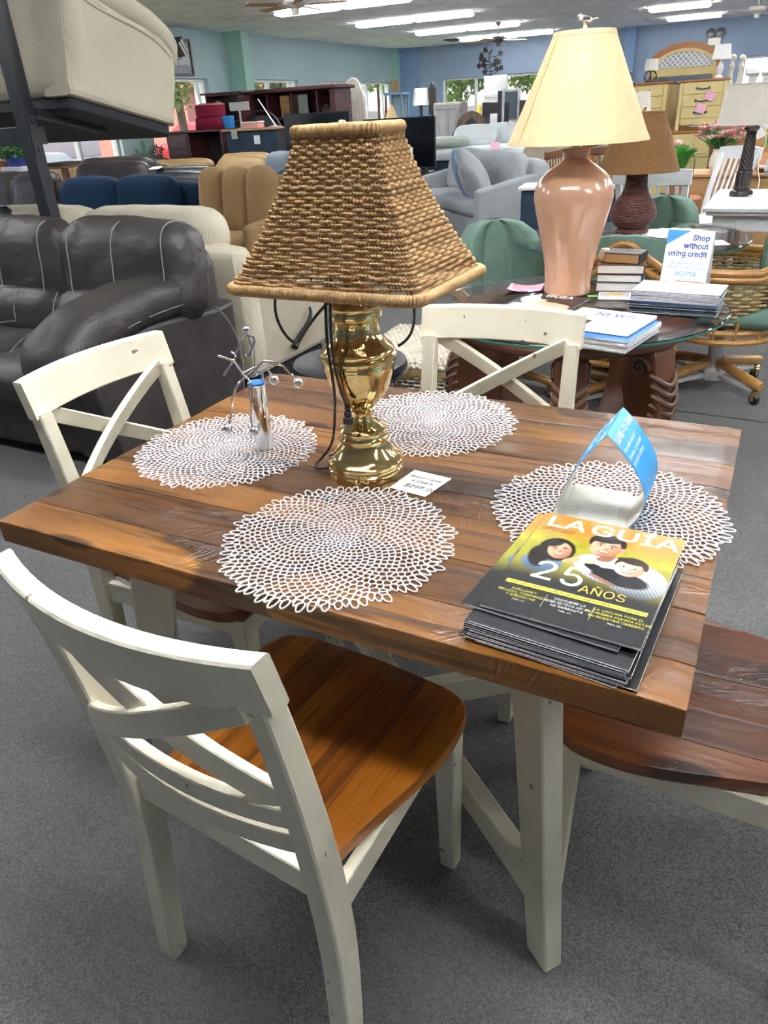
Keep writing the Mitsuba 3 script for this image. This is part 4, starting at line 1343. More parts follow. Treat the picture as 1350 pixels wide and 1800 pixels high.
# ------------------------------------------------------------------ corduroy recliner sofas: one on the floor, one on the rack above
def recliner_sofa(T, label, L, n=2, lever=True):
    """Back to -y, right side panel at x = 0, length L to -x."""
    k = thing('recliner_sofa', label, 'sofa', T, 'cream corduroy recliner sofas')
    for s, x in ((1, -.11), (-1, -L + .11)):
        side = Polygon(spline([(.03, .10), (.02, .40), (.06, .62)], 8).tolist() + spline([(.10, .66), (.30, .60), (.62, .57), (.80, .53), (.84, .42), (.83, .10)], 24).tolist())
        a = part(k, 'arm_panel', tf(slab(side, -.105, .105, .03), np.array([[0, 0, 1, x], [1, 0, 0, 0], [0, 1, 0, 0], [0, 0, 0, 1.0]])), 'm_corduroy' if not lever else 'm_suede_beige')
        Q = spline([(x, .24, .655), (x, .40, .635), (x, .66, .60), (x, .81, .53), (x, .85, .43)], 24)
        T_, N_, B_ = frames(Q, up=(1, 0, 0))
        R = []
        for i in range(24):
            w = np.interp(i, [0, 2, 20, 23], [.07, .125, .125, .08])
            hh = np.interp(i, [0, 2, 18, 23], [.04, .075, .07, .04])
            th = np.linspace(0, 2 * math.pi, 24, endpoint=False)
            R.append([Q[i] + np.array([1, 0, 0]) * w * math.copysign(abs(math.cos(q)) ** .7, math.cos(q)) + np.cross([1, 0, 0], T_[i]) * hh * math.copysign(abs(math.sin(q)) ** .8, math.sin(q)) for q in th])
        part(k, 'arm_pad', rings(R), 'm_corduroy', True)
        part(a, 'piping', tube(spline([(x + .108 * s, .10, .585), (x + .109 * s, .35, .545), (x + .109 * s, .66, .515), (x + .107 * s, .80, .46)], 24), .005, 6), 'm_corduroy')
    w = (L - .44) / n
    part(k, 'base', box(-L + .2, -.2, .10, .80, .10, .30, .02), 'm_dust_cover')
    part(k, 'mechanism_box', box(-L + .03, -.03, .05, .80, .03 if not lever else 0, .105, .02), 'm_dust_cover')
    part(k, 'back_shell', tf(rbox(L - .02, .20, .70, .07, 12, .02, 4, .004), M(-L / 2, .09, .46, rx=4)), 'm_corduroy')
    for i in range(n):
        x = -.22 - w * (i + .5)
        part(k, 'seat_cushion', tf(rbox(w - .01, .62, .20, .06, 10, .10), M(x, .52, .38)), 'm_corduroy')
        part(k, 'back_cushion', tf(rbox(w, .22, .34, .09, 10, .10), M(x, .25, .62, rx=12)), 'm_corduroy')
        part(k, 'head_cushion', tf(rbox(w + .01, .30, .27, .12, 12, .08, i, .008), M(x, .15, .845, rx=6)), 'm_corduroy')
    if lever:
        lv = part(k, 'lever', tube(spline([(.012, .62, .36), (.028, .60, .34), (.036, .48, .25), (.034, .38, .185)], 24), np.linspace(.009, .022, 24), 10), 'm_plastic_black', label='black reclining lever')
    return k


recliner_sofa(M(-1.28, 2.43, 0, rz=0), 'cream corduroy reclining sofa standing back to back with the dark grey leather sofa', 2.3)

# ------------------------------------------------------------------ steel rack with a sofa on it
t = thing('steel_rack', 'tall black steel display rack holding a cream corduroy sofa overhead', 'rack')
for x, y in ((-2.48, 2.345), (-4.8, 2.345)):
    p = part(t, 'post', box(x - .042, x + .042, y - .037, y + .037, 0, 2.6, .004), 'm_steel_black')
    part(p, 'bolt_hole', cat([tf(lathe([(0, -.003), (.006, -.003), (.006, .001), (0, .001)], 10), M(x + .042, y, z, ry=90)) for z in np.arange(.3, 2.5, .12)]), 'm_steel_hole')
    part(p, 'bracket', cat(box(x + .040, x + .047, y - .03, y + .03, 1.27, 1.46, .002), [tf(lathe([(0, 0), (.009, 0), (.007, .005), (0, .006)], 10), M(x + .047, y, z, ry=90)) for z in (1.30, 1.43)]), 'm_steel_black')
part(t, 'brace', bar((-3.42, 2.345, .0), (-2.84, 2.345, 1.0), .05, .05), 'm_steel_black')
part(t, 'shelf_beam', box(-4.8, -2.44, 2.37, 2.42, 1.32, 1.41, .004), 'm_steel_black')
for x in (-2.46, -3.6, -4.7):
    part(t, 'shelf_arm', bar((x, 2.38, 1.475), (x, 2.85, 1.371), .07, .04), 'm_steel_black')
k = recliner_sofa(M(-2.22, 2.40, 1.45, rz=0, rx=-12.5), 'cream corduroy recliner sofa tipped forward high on the black steel rack at the top left', 2.5, lever=False)

# ------------------------------------------------------------------ black stool and white wicker ottoman between the sofas and the far chair
t = thing('stool', 'round black vinyl stool seat beyond the far left corner of the dining table', 'stool', M(-.28, 1.80, 0))
part(t, 'seat', lathe([(0, .44), (.20, .44), (.232, .455), (.238, .475), (.232, .497), (.20, .509), (.10, .513), (0, .514)], 44), 'm_vinyl_black')
part(t, 'seat_band', lathe([(.233, .45), (.240, .452), (.240, .462), (.233, .464)], 44), 'm_steel_tube')
for a in (.6, 2.2, 3.7, 5.3):
    part(t, 'leg', tube([(.17 * math.cos(a), .17 * math.sin(a), .44), (.22 * math.cos(a), .22 * math.sin(a), 0)], .012, 10), 'm_steel_tube')


def weave_panel(u, v, pitch=.020, amp=.004, strand=.0052, stake=.028):
    """A woven panel u by v in the xz plane, facing -y: stakes upright, strands passing in and out."""
    ms = []
    ns = max(2, int(u / stake))
    for i in range(ns + 1):
        ms.append(tube([(u * i / ns, 0, 0), (u * i / ns, 0, v)], .0035, 5))
    for j in range(int(v / pitch)):
        z = (j + .5) * pitch
        x = np.linspace(0, u, ns * 4 + 1)
        ms.append(tube(np.c_[x, amp * np.sin(math.pi * ns * x / u + math.pi * (j % 2)), np.full(len(x), z)], strand, 5))
    return cat(ms)


OW, OD, OH = .62, .60, .42
t = thing('wicker_ottoman', 'white wicker ottoman with cream woven top between brass lamp and far chair', 'ottoman', M(-.14, 2.37, 0, rz=4))
part(t, 'core', box(-OW / 2 + .012, OW / 2 - .012, -OD / 2 + .012, OD / 2 - .012, .05, OH - .06, .01), 'm_wicker_tan')
for rz, u, d in ((0, OW, OD), (90, OD, OW), (180, OW, OD), (270, OD, OW)):
    part(t, 'side_weave', tf(weave_panel(u, OH - .09, .017), M(rz=rz) @ M(-u / 2, -d / 2, .04)), 'm_wicker_white', True, kind='stuff')
top = []
for j in range(26):
    y = -OD / 2 - .015 + (OD + .03) * (j + .5) / 26
    x = np.linspace(-OW / 2 - .015, OW / 2 + .015, 101)
    e = np.minimum(np.abs(np.abs(x) - (OW / 2 + .015)), np.abs(abs(y) - (OD / 2 + .015)))
    z = OH - .028 * np.exp(-e / .02) + .0055 * np.sin(np.arange(101) * math.pi / 2.0 + math.pi * (j % 2))
    top.append(tube(np.c_[x, np.full(101, y), z], .0105, 6))
part(t, 'top', tf(rbox(OW + .02, OD + .02, .08, .035, 8), M(0, 0, OH - .045)), 'm_wicker_tan')
part(t, 'top_weave', cat(top), 'm_wicker_white', True, kind='stuff', label='cream woven top')
for x in (-1, 1):
    for y in (-1, 1):
        part(t, 'foot', cbox(x * (OW / 2 - .03), y * (OD / 2 - .03), 0, .035, .035, .06), 'm_wicker_tan')


# ------------------------------------------------------------------ round glass table on carved scroll legs
GX, GY, GR, GZ = .60, 1.85, .505, .765
t = thing('glass_table', 'round glass-topped table on dark carved scroll legs behind the dining table', 'table', M(GX, GY, 0))
gt = lathe([(0, GZ - .011), (GR - .004, GZ - .011), (GR, GZ - .008), (GR, GZ - .003), (GR - .004, GZ), (0, GZ)], 96)
part(t, 'glass_top', gt, 'm_glass', 25)
part(t, 'glass_rim', lathe([(GR + .0002, GZ - .009), (GR + .0012, GZ - .0085), (GR + .0012, GZ - .0025), (GR + .0002, GZ - .002)], 96), 'm_glass_edge')
part(t, 'apron', cat(lathe([(.30, .690), (.39, .690), (.405, .700), (.41, .715), (.405, .73), (.415, .74), (.415, .748), (.36, .752), (.30, .752)], 80)), 'm_carved')
for i, a in enumerate((-62, -20, 70, 160, 215, 265)):
    if i in (2, 4):
        pass
for a in (-75, -28, 62, 152, 205):
    side = Polygon(spline([(.30, .0), (.40, .0), (.455, .03), (.47, .10), (.44, .155), (.415, .20), (.43, .30), (.475, .42), (.485, .52), (.46, .62), (.44, .69), (.30, .69), (.31, .60), (.345, .50), (.335, .38), (.29, .28), (.265, .17), (.27, .06), (.30, .0)], 110)).buffer(0)
    T = M(rz=a) @ M(-.055) @ np.array([[1, 0, 0, 0], [0, 0, -1, 0], [0, 1, 0, 0], [0, 0, 0, 1.0]])
    lg = part(t, 'leg', tf(slab(side, -.052, .052, .012), T), 'm_carved')
    sp = [(.405 + .052 * math.exp(-.16 * q) * math.cos(q), .085 + .052 * math.exp(-.16 * q) * math.sin(q)) for q in np.linspace(0, 11, 50)]
    st = [(.395 + .04 * math.exp(-.16 * q) * math.cos(q), .63 + .04 * math.exp(-.16 * q) * math.sin(q)) for q in np.linspace(0, 11, 50)]
    cv = []
    for zz in (-.052, .052):
        cv += [tube([(x, zz * 1.02, y) for x, y in sp], np.linspace(.009, .004, 50), 6), tube([(x, zz * 1.02, y) for x, y in st], np.linspace(.008, .004, 50), 6)]
    for q in np.linspace(.2, .58, 13):
        x = np.interp(q, [.2, .3, .42, .52, .62], [.418, .43, .475, .485, .46])
        cv.append(tube(spline([(x - .03, -.054, q + .035), (x + .004, -.03, q + .012), (x + .012, 0, q), (x + .004, .03, q + .012), (x - .03, .054, q + .035)], 12), .008, 6))
    part(lg, 'carving', tf(cat(cv), M(rz=a) @ M(-.055)), 'm_carved_light')
part(t, 'lower_ring', lathe([(.25, .24), (.29, .24), (.295, .26), (.29, .28), (.25, .28)], 48), 'm_carved')

# ------------------------------------------------------------------ things on the glass table
GT = GZ + .0008
t = thing('ceramic_lamp', 'tall peach ceramic urn lamp with a cream cut-corner shade on the round glass table', 'lamp', M(.538, 2.02, GT, rz=24))
part(t, 'base', lathe([(r_, z_ * .953) for r_, z_ in [(0, 0), (.076, 0), (.081, .004), (.082, .012), (.081, .04), (.083, .08), (.090, .13), (.100, .18), (.112, .235), (.126, .295), (.134, .335), (.1345, .355), (.129, .380), (.116, .405), (.097, .425), (.072, .443), (.050, .457), (.041, .468), (.0385, .478), (.040, .486), (.047, .492), (.0475, .497), (.042, .500), (0, .500)]], 64), 'm_peach', 40)
part(t, 'neck', lathe([(0, .475), (.02, .475), (.02, .51), (.012, .515), (.012, .56), (0, .56)], 20), 'm_brass')
part(t, 'harp', cat([tube(spline([(s * .012, 0, .53), (s * .06, 0, .60), (s * .06, 0, .70), (0, 0, .815)], 24), .0018, 6) for s in (-1, 1)]), 'm_brass')


def cut_square(hw, c, z):
    p = [(hw, -hw + c), (hw, hw - c), (hw - c, hw), (-hw + c, hw), (-hw, hw - c), (-hw, -hw + c), (-hw + c, -hw), (hw - c, -hw)]
    return [(x, y, z) for x, y in p]


sh = part(t, 'shade', lathe([(.230, .497), (.094, .805), (.091, .805), (.227, .497)], 72), 'm_linen', label='cream linen shade')
part(sh, 'bottom_trim', lathe([(.2320, .495), (.2265, .509), (.2255, .509), (.229, .495)], 72), 'm_linen')
part(sh, 'top_trim', lathe([(.1005, .793), (.0955, .807), (.092, .807), (.0985, .793)], 72), 'm_linen')
sa = math.radians(-130 - 24)
part(sh, 'seam', tube([(.2312 * math.cos(sa), .2312 * math.sin(sa), .497), (.0952 * math.cos(sa), .0952 * math.sin(sa), .805)], .0014, 5), 'm_butter_dark')
bird = cat(tf(rbox(.040, .020, .019, .009, 8, .1), M(0, 0, .836, ry=-12)), ball((.017, 0, .846), .0085), lathe([(0, .813), (.008, .813), (.006, .822), (.009, .83), (0, .832)], 12), tf(box(-.022, .0, -.006, .006, -.002, .002, .001), M(-.016, 0, .834, ry=10)))
fb = part(t, 'finial', tf(bird, M(rz=165)), 'm_ivory', label='little bird finial')
part(fb, 'wing', tf(cat(tf(rbox(.022, .005, .010, .002, 5), M(-.004, .010, .840)), tf(rbox(.022, .005, .010, .002, 5), M(-.004, -.010, .840)), tf(lathe([(0, 0), (.0025, 0), (0, .008)], 8), M(.025, 0, .846, ry=90)), ball((.017, 0, .8475), .0078)), M(rz=165)), 'm_pewter')

t = thing('price_note', 'crumpled pink price note on the glass table left of the peach lamp', 'note', M(.375, 2.03, GT))
x, y = np.meshgrid(np.linspace(-.06, .07, 9), np.linspace(-.05, .07, 9), indexing='ij')
z = .004 + .018 * np.clip((x + .2 * y) / .09, -1, 1) ** 2 + .006 * np.sin(60 * y)
i, j = np.meshgrid(np.arange(8), np.arange(8), indexing='ij')
a = (i * 9 + j).ravel()
ff = np.vstack([np.stack([a, a + 9, a + 10], 1), np.stack([a, a + 10, a + 1], 1)])
vv = np.stack([x, y, z], -1).reshape(-1, 3)
part(t, 'sheet', mk(np.vstack([vv, vv - [0, 0, .0006]]), np.vstack([ff, ff[:, ::-1] + 81])), 'm_pink', True)
part(t, 'writing', tf(text('$55.00', .016, .0003, shear=.2), M(-.045, -.002, .0165, rz=10)), 'm_ink', False)


def sheaf(name, label, cat_, T, w, d, n, th, m_edge, m_top, group=None, m_mid='m_paper_grey', jitter=.004, seed=0, lips=False):
    """A pile of n thin printed sheets or magazines, each its own thing."""
    g = np.random.default_rng(seed)
    out = []
    for i in range(n):
        Ti = T @ M(g.uniform(-jitter, jitter), g.uniform(-jitter, jitter), i * (th + .0003), rz=g.uniform(-1.2, 1.2))
        k = thing(name, f'{ORD[i]} from the bottom, ' + label, cat_, Ti, group)
        part(k, 'pages', box(-w / 2, w / 2, -d / 2, d / 2, 0, th * .82, .0006), m_edge)
        part(k, 'cover', box(-w / 2, w / 2, -d / 2, d / 2, th * .83, th, .0002), m_top if i == n - 1 else m_mid)
        out.append(k)
    return out


# old magazine lying under the lamp
t = thing('open_magazine', 'glossy dark-covered magazine lying in front of the peach lamp on the glass table', 'magazine', M(.505, 1.815, GT, rz=-11))
part(t, 'pages', box(-.115, .115, -.14, .14, 0, .004, .0005), 'm_paper_white')
part(t, 'cover', box(-.117, .117, -.141, .141, .0041, .0046, .0001), 'm_cover_dark')
for i_, (p, m) in enumerate(((Polygon([(-.11, -.13), (.10, -.135), (.11, -.03), (.02, .03), (-.10, -.02)]), 'm_shirt'), (ell(.06, -.03, .05, .05, 20), 'm_skin_baby'), (ell(-.02, .02, .07, .04, 0), 'm_skin_light'), (ell(.05, .055, .06, .026, 10), 'm_hair_brown'), (ell(-.07, .05, .035, .05, 10), 'm_paper_grey'), (Polygon([(-.112, -.09), (-.0, -.06), (-.0, -.045), (-.112, -.07)]), 'm_white'), (Polygon([(-.112, -.125), (.05, -.09), (.05, -.078), (-.112, -.105)]), 'm_white'))):
    part(t, 'picture', tf(prism(p, .00006), M(z=.0047 + .00007 * i_)), m, False)
part(t, 'lettering', tf(text('LA GUIA', .030, .0002, True), M(-.105, .098, .0050)), 'm_white', False)
t = thing('flyer', 'small orange and white flyer at the left of the glass table magazines', 'flyer', M(.315, 1.70, GT, rz=30))
part(t, 'sheet', slab(rpoly(.14, .10, .002), 0, .0008, .0002), 'm_paper_white')
part(t, 'picture', tf(prism(cat_poly(ell(.02, .02, .03, .02)), .0002), M(z=.0008)), 'm_orange_red', False)
part(t, 'picture', tf(prism(cat_poly(ell(-.03, -.02, .03, .018)), .0002), M(z=.0008)), 'm_yellow', False)

# blue tabloids with a folded newspaper on top
sheaf('tabloid', 'tabloid in the blue-topped pile on the glass table', 'newspaper', M(.785, 1.475, GT, rz=-12), .245, .25, 10, .0032, 'm_paper_white', 'm_lease_navy', 'tabloids under the folded newspaper', seed=3)
t = thing('newspaper', 'folded newspaper headed NEWS lying on top of the blue tabloids', 'newspaper', M(.775, 1.50, GT + .0362, rz=-12))
for i in range(3):
    part(t, 'fold', box(-.115 - .004 * i, .122, -.10 - .003 * i, .112, .0035 * (2 - i), .0035 * (2 - i) + .0031, .001), 'm_paper_white')
part(t, 'headline', tf(text('NEWS', .030, .0002, True), M(-.045, .045, .0102, rz=0)), 'm_ink_blue', False)
part(t, 'headline', tf(text('THE SUNCOAST', .012, .0002), M(-.10, .083, .0102)), 'm_ink_blue', False)
part(t, 'picture', tf(prism(Polygon([(-.11, -.09), (-.02, -.09), (-.02, -.02), (-.11, -.02)]), .0002), M(z=.0101)), 'm_hair_brown', False)
part(t, 'text_column', cat([box(x, x + .038, y, y + .0022, .0101, .0103, .00005) for x in (-.01, .034, .078) for y in np.arange(-.09, .03, .0065)]), 'm_paper_grey', False)

# catalogues with a sign standing on them
for j, (m_top, lbl, zz) in enumerate((('m_ink_blue', 'dark blue catalogue of the stack under the sign', 0), ('m_paper_grey', 'pale catalogue of the upper stack under the sign', .036))):
    sheaf('catalogue', lbl, 'catalogue', M(.935 + .004 * j, 1.865, GT + zz, rz=-3), .268, .155, 10, .0032, 'm_paper_white' if j else 'm_fabric_navy', m_top, ('blue', 'pale')[j] + ' catalogues in the stack', 'm_pewter' if j else 'm_paper_grey', seed=10 + j)
t = thing('tent_sign', 'white folded sign reading Shop without using credit, standing behind the catalogues', 'sign', M(.940, 1.995, GT, rz=-12))
SW, SH = .150, .228
for s in (-1, 1):
    part(t, 'panel', tf(box(-SW / 2, SW / 2, -.0006, .0006, 0, SH, .0002), M(0, s * .033, 0, rx=s * 8)), 'm_paper_white')
F = M(0, -.033, 0, rx=-8) @ M(0, -.0008, 0, rx=90)
for s, h, yy, m, b in (('Shop', .0165, .198, 'm_ink_blue', True), ('without', .0165, .173, 'm_ink_blue', True), ('using credit', .0165, .148, 'm_ink_blue', True)):
    part(t, 'lettering', tf(text(s, h, .0002, b, right=True), F @ M(SW / 2 - .012, yy, 0)), m, False)
for s, h, yy, m in (('Get approved for up to', .0075, .122, 'm_sign_blue'), ('$4,000 in merchandise', .0075, .110, 'm_sign_blue'), ('acima', .018, .087, 'm_sign_blue')):
    part(t, 'lettering', tf(text(s, h, .0002, centre=True), F @ M(.004, yy, 0)), m, False)
part(t, 'lettering', tf(text('Text', .0085, .0002), F @ M(-.014, .052, 0)), 'm_ink_blue', False)
part(t, 'corner_mark', tf(prism(Polygon([(-SW / 2, SH), (-SW / 2, SH - .048), (0, SH)]), .0003), F @ M(0, 0, -.0001)), 'm_sign_blue', False)
part(t, 'orange_panel', tf(prism(cat_poly(Polygon([(.048, .044), (SW / 2, .044), (SW / 2, .070), (.048, .070)]), sbox(-.02, .068, .05, .070), sbox(-.02, .044, -.018, .07)), .0003), F), 'm_sign_orange', False)
# books
z = 0
for i, (w, d, h, m, lab, a) in enumerate(((.165, .125, .031, 'm_fabric_grey', 'grey hardback at the bottom of the book stack beside the peach lamp', 8), (.160, .12, .030, 'm_fabric_navy', 'navy hardback second from the bottom of the book stack', 6), (.165, .125, .033, 'm_walnut', 'olive brown hardback third in the book stack beside the peach lamp', 8), (.130, .10, .036, 'm_espresso', 'small dark worn book on top of the book stack', -6))):
    k = thing('book', lab, 'book', M(.705 + (.01 if i == 3 else 0), 2.135, GT + z, rz=a), 'books stacked beside the peach lamp')
    part(k, 'page_block', box(-w / 2 + .003, w / 2 - .005, -d / 2 + .001, d / 2 - .001, .003, h - .003, .001), 'm_paper' if i < 3 else 'm_oak')
    part(k, 'cover', cat(box(-w / 2, w / 2, -d / 2, d / 2, 0, .003, .001), box(-w / 2, w / 2, -d / 2, d / 2, h - .003, h, .001), box(w / 2 - .004, w / 2, -d / 2, d / 2, 0, h, .001)), m)
    z += h + .0005
solo('figurine', 'small white rounded ornament on the book stack next to the peach lamp', 'ornament', lathe([(0, 0), (.018, 0), (.022, .012), (.021, .03), (.014, .042), (0, .045)], 20), 'm_ivory', M(.64, 2.14, GT + .0958))
t = thing('brochure', 'small glossy brochure with a yellow picture in front of the book stack', 'brochure', M(.715, 1.995, GT, rz=10))
part(t, 'pages', box(-.055, .055, -.05, .05, 0, .006, .001), 'm_paper_white')
part(t, 'picture', tf(prism(sbox(-.05, -.03, .05, .046), .0003), M(z=.006)), 'm_paper_grey', False)
part(t, 'picture', tf(prism(ell(.0, .008, .035, .016), .0003), M(z=.0064)), 'm_gold', False)
solo('green_card', 'tiny bright green card between the peach lamp and the brochure', 'card', slab(rpoly(.035, .03, .002), 0, .0008, .0002), 'm_leaf_green', M(.640, 1.985, GT, rz=20))


# ------------------------------------------------------------------ second glass table with the woven rattan chairs
G2 = (.50, 3.45)
GR2, GZ2 = .585, .74
t = thing('rattan_table', 'second round glass table on a woven rattan drum, farther back among the green cushioned chairs', 'table', M(*G2, 0))
part(t, 'glass_top', lathe([(0, GZ2 - .010), (GR2 - .004, GZ2 - .010), (GR2, GZ2 - .007), (GR2, GZ2 - .003), (GR2 - .004, GZ2), (0, GZ2)], 96), 'm_glass', 25)
part(t, 'glass_rim', lathe([(GR2 + .0002, GZ2 - .009), (GR2 + .0012, GZ2 - .0085), (GR2 + .0012, GZ2 - .0025), (GR2 + .0002, GZ2 - .002)], 96), 'm_glass_edge')


def round_weave(r0, r1, z0, z1, ns, pitch, m1='m_wicker_tan', strand=.008, a0=0, a1=2 * math.pi):
    full = a1 - a0 > 6.2
    ms = [tube([(r0 * math.cos(a), r0 * math.sin(a), z0), (r1 * math.cos(a), r1 * math.sin(a), z1)], .005, 5) for a in np.linspace(a0, a1, ns, endpoint=not full)]
    k = ns if full else ns - 1
    for j in range(int((z1 - z0) / pitch)):
        h = (j + .5) * pitch / (z1 - z0)
        a = np.linspace(a0, a1, k * 4 + (0 if full else 1), endpoint=not full)
        r = r0 + (r1 - r0) * h + .007 * np.sin((a - a0) / (a1 - a0) * k * math.pi + math.pi * (j % 2))
        ms.append(tube(np.c_[r * np.cos(a), r * np.sin(a), np.full(len(a), z0 + (z1 - z0) * h)], strand, 5, closed=full))
    return cat(ms)


part(t, 'drum_core', lathe([(0, .02), (.235, .02), (.19, .36), (.235, .70), (0, .70)], 40), 'm_walnut')
part(t, 'drum_weave', cat(round_weave(.255, .21, .02, .36, 26, .02), round_weave(.21, .255, .36, .70, 26, .02)), 'm_wicker_tan', True, kind='stuff')
part(t, 'ring', cat([tube([(r * math.cos(a), r * math.sin(a), z) for a in np.linspace(0, 6.2832, 48, endpoint=False)], .016, 8, closed=True) for r, z in ((.27, .712), (.22, .36), (.27, .02))]), 'm_rattan')


def rattan_chair(T, label, back='fabric'):
    """Swivel chair facing +x, centre of its column at the origin."""
    k = thing('rattan_chair', label, 'chair', T, 'rattan swivel chairs with green cushions')
    part(k, 'column', lathe([(0, .06), (.036, .06), (.036, .34), (0, .34)], 20), 'm_white')
    part(k, 'hub', lathe([(0, .05), (.05, .05), (.055, .10), (.04, .13), (0, .13)], 20), 'm_white')
    for a in (45, 135, 225, 315):
        S = M(rz=a)
        L = part(k, 'base_leg', tf(tube([(.04, 0, .145), (.16, 0, .125), (.31, 0, .10), (.325, 0, .098)], [.024, .025, .026, .021], 14), S), 'm_rattan')
        part(L, 'brace', tf(bar((.03, 0, .075), (.28, 0, .07), .02, .02), S), 'm_white')
        cs = part(L, 'caster', tf(lathe([(0, -.013), (.022, -.013), (.027, -.006), (.027, .006), (.022, .013), (0, .013)], 20), S @ M(.30, .0, .028, rx=90)), 'm_plastic_black')
        part(cs, 'fork', tf(cat(box(.285, .315, -.018, .018, .05, .075, .004), box(.29, .31, .014, .02, .02, .06, .002), box(.29, .31, -.02, -.014, .02, .06, .002)), S), 'm_brass')
    th = np.linspace(0, 2 * math.pi, 40, endpoint=False)
    ring = [(.27 * math.cos(a), .27 * math.sin(a), 0) for a in th]
    part(k, 'seat_frame', cat(tube(np.array(ring) + [0, 0, .36], .017, 8, closed=True), tube(np.array(ring) + [0, 0, .315], .017, 8, closed=True), bar((-.26, 0, .345), (.26, 0, .345), .05, .02), bar((0, -.26, .345), (0, .26, .345), .05, .02)), 'm_rattan')
    up = []
    for a in np.radians([60, 85, 105, 130, 150, 170, 190, 210, 230, 255, 275, 300]):
        up.append(tube([(.27 * math.cos(a), .27 * math.sin(a), .32), (.29 * math.cos(a), .29 * math.sin(a), .43)], .009, 7))
    part(k, 'spindle', cat(up), 'm_rattan', kind='stuff')
    part(k, 'seat_cushion', tf(rbox(.52, .52, .13, .06, 12, .12), M(.02, 0, .435)), 'm_fabric_green')
    # woven tub: sides and back
    a0, a1 = math.radians(62), math.radians(298)
    part(k, 'side_weave', round_weave(.275, .335, .40, .62, 30, .018, strand=.007, a0=a0, a1=a1), 'm_wicker_tan', True, kind='stuff')
    for off, rr in ((0, .019), (.028, .016)):
        P = []
        for a in np.linspace(math.radians(42), math.radians(318), 40):
            b = abs(a - math.pi)
            z = .655 - off + .30 * max(0, 1 - b / 1.15) ** 1.0 * (1 if off == 0 else .85) - .10 * max(0, (b - 1.75) / .66) ** 2
            r = .345 + .03 * max(0, 1 - b / 1.2)
            P.append((r * math.cos(a), r * math.sin(a), z))
        P[0] = (P[0][0], P[0][1], .44)
        P[-1] = (P[-1][0], P[-1][1], .44)
        part(k, 'arm_rail', tube(spline(P, 90), rr, 10), 'm_rattan')
    # back cushion: a shell of tufted panels
    R = []
    for z, w in ((.44, .75), (.50, .92), (.60, 1.0), (.72, 1.0), (.82, .93), (.90, .78), (.955, .52), (.975, .2)):
        row = []
        for q in np.linspace(-1, 1, 25):
            a = math.pi + q * w * 1.12
            puff = .030 * abs(math.sin(q * 3 * math.pi / 2 + math.pi / 2)) ** .5
            lean = .10 * (z - .44)
            row.append(((.285 + lean - .055 - puff) * math.cos(a) - .03, (.285 - .055 - puff + lean * .3) * math.sin(a), z))
        back_ = [((.285 + .10 * (z - .44) + .012) * math.cos(math.pi + q * w * 1.12) - .03, (.297 + .03 * (z - .44)) * math.sin(math.pi + q * w * 1.12), z) for q in np.linspace(1, -1, 25)]
        R.append(row + back_)
    part(k, 'back_cushion', rings(R), 'm_fabric_green', True)
    part(k, 'back_weave', tf(round_weave(.315, .345, .60, .86, 12, .018, strand=.006, a0=math.radians(135), a1=math.radians(225)), M(-.02)), 'm_wicker_tan', True, kind='stuff')
    return k


r0 = rattan_chair(M(1.01, 3.38, 0, rz=183), 'rattan swivel chair with woven side and white column at the right edge of the picture')
dup(r0, M(0, 3.0, 0, rz=-55, s=.87), 'green cushioned rattan chair with tall channelled back left of the peach lamp')
dup(r0, M(.52, 4.12, 0, rz=-93, s=.86), 'green rattan chair behind the brown lamp, its rounded back against the white slatted chair')
dup(r0, M(.60, 2.97, 0, rz=93, s=.89), 'green rattan chair seen from behind over the stack of books')

t = thing('brown_lamp', 'dark woven gourd table lamp with a plain brown fabric shade on the second glass table', 'lamp', M(.485, 3.58, GZ2 + .0008))
pr = [(0, 0), (.082, 0), (.086, .008), (.084, .022), (.074, .028), (.088, .045), (.108, .07), (.114, .098), (.108, .13), (.088, .165), (.066, .195), (.054, .225), (.050, .26), (.05, .295), (0, .295)]
part(t, 'base', lathe(pr, 48), 'm_wicker_dark', 40)
part(t, 'weave', cat([tube([(r * (1 + .012 * math.sin(17 * a + math.pi * (i % 2))) * math.cos(a), r * (1 + .012 * math.sin(17 * a + math.pi * (i % 2))) * math.sin(a), z) for a in np.linspace(0, 6.2832, 68, endpoint=False)], .0042, 5, closed=True) for i, (r, z) in enumerate([(np.interp(z, [p[1] for p in pr[4:14]], [p[0] for p in pr[4:14]]) + .001, z) for z in np.arange(.04, .29, .0078)])]), 'm_wicker_dark', True, kind='stuff')
part(t, 'neck', lathe([(0, .29), (.02, .29), (.012, .31), (.01, .36), (0, .36)], 16), 'm_brass')


def drum(rb, rt, z0, z1, m, t_, n=48, th=.003, trim='m_linen_brown', tr=.003):
    s = part(t_, 'shade', lathe([(rb, z0), (rt, z1), (rt - th, z1), (rb - th, z0)], n), m)
    part(s, 'trim', cat([tube([((r) * math.cos(a), r * math.sin(a), z) for a in np.linspace(0, 6.2832, n, endpoint=False)], tr, 5, closed=True) for r, z in ((rb, z0), (rt, z1))]), trim)
    return s


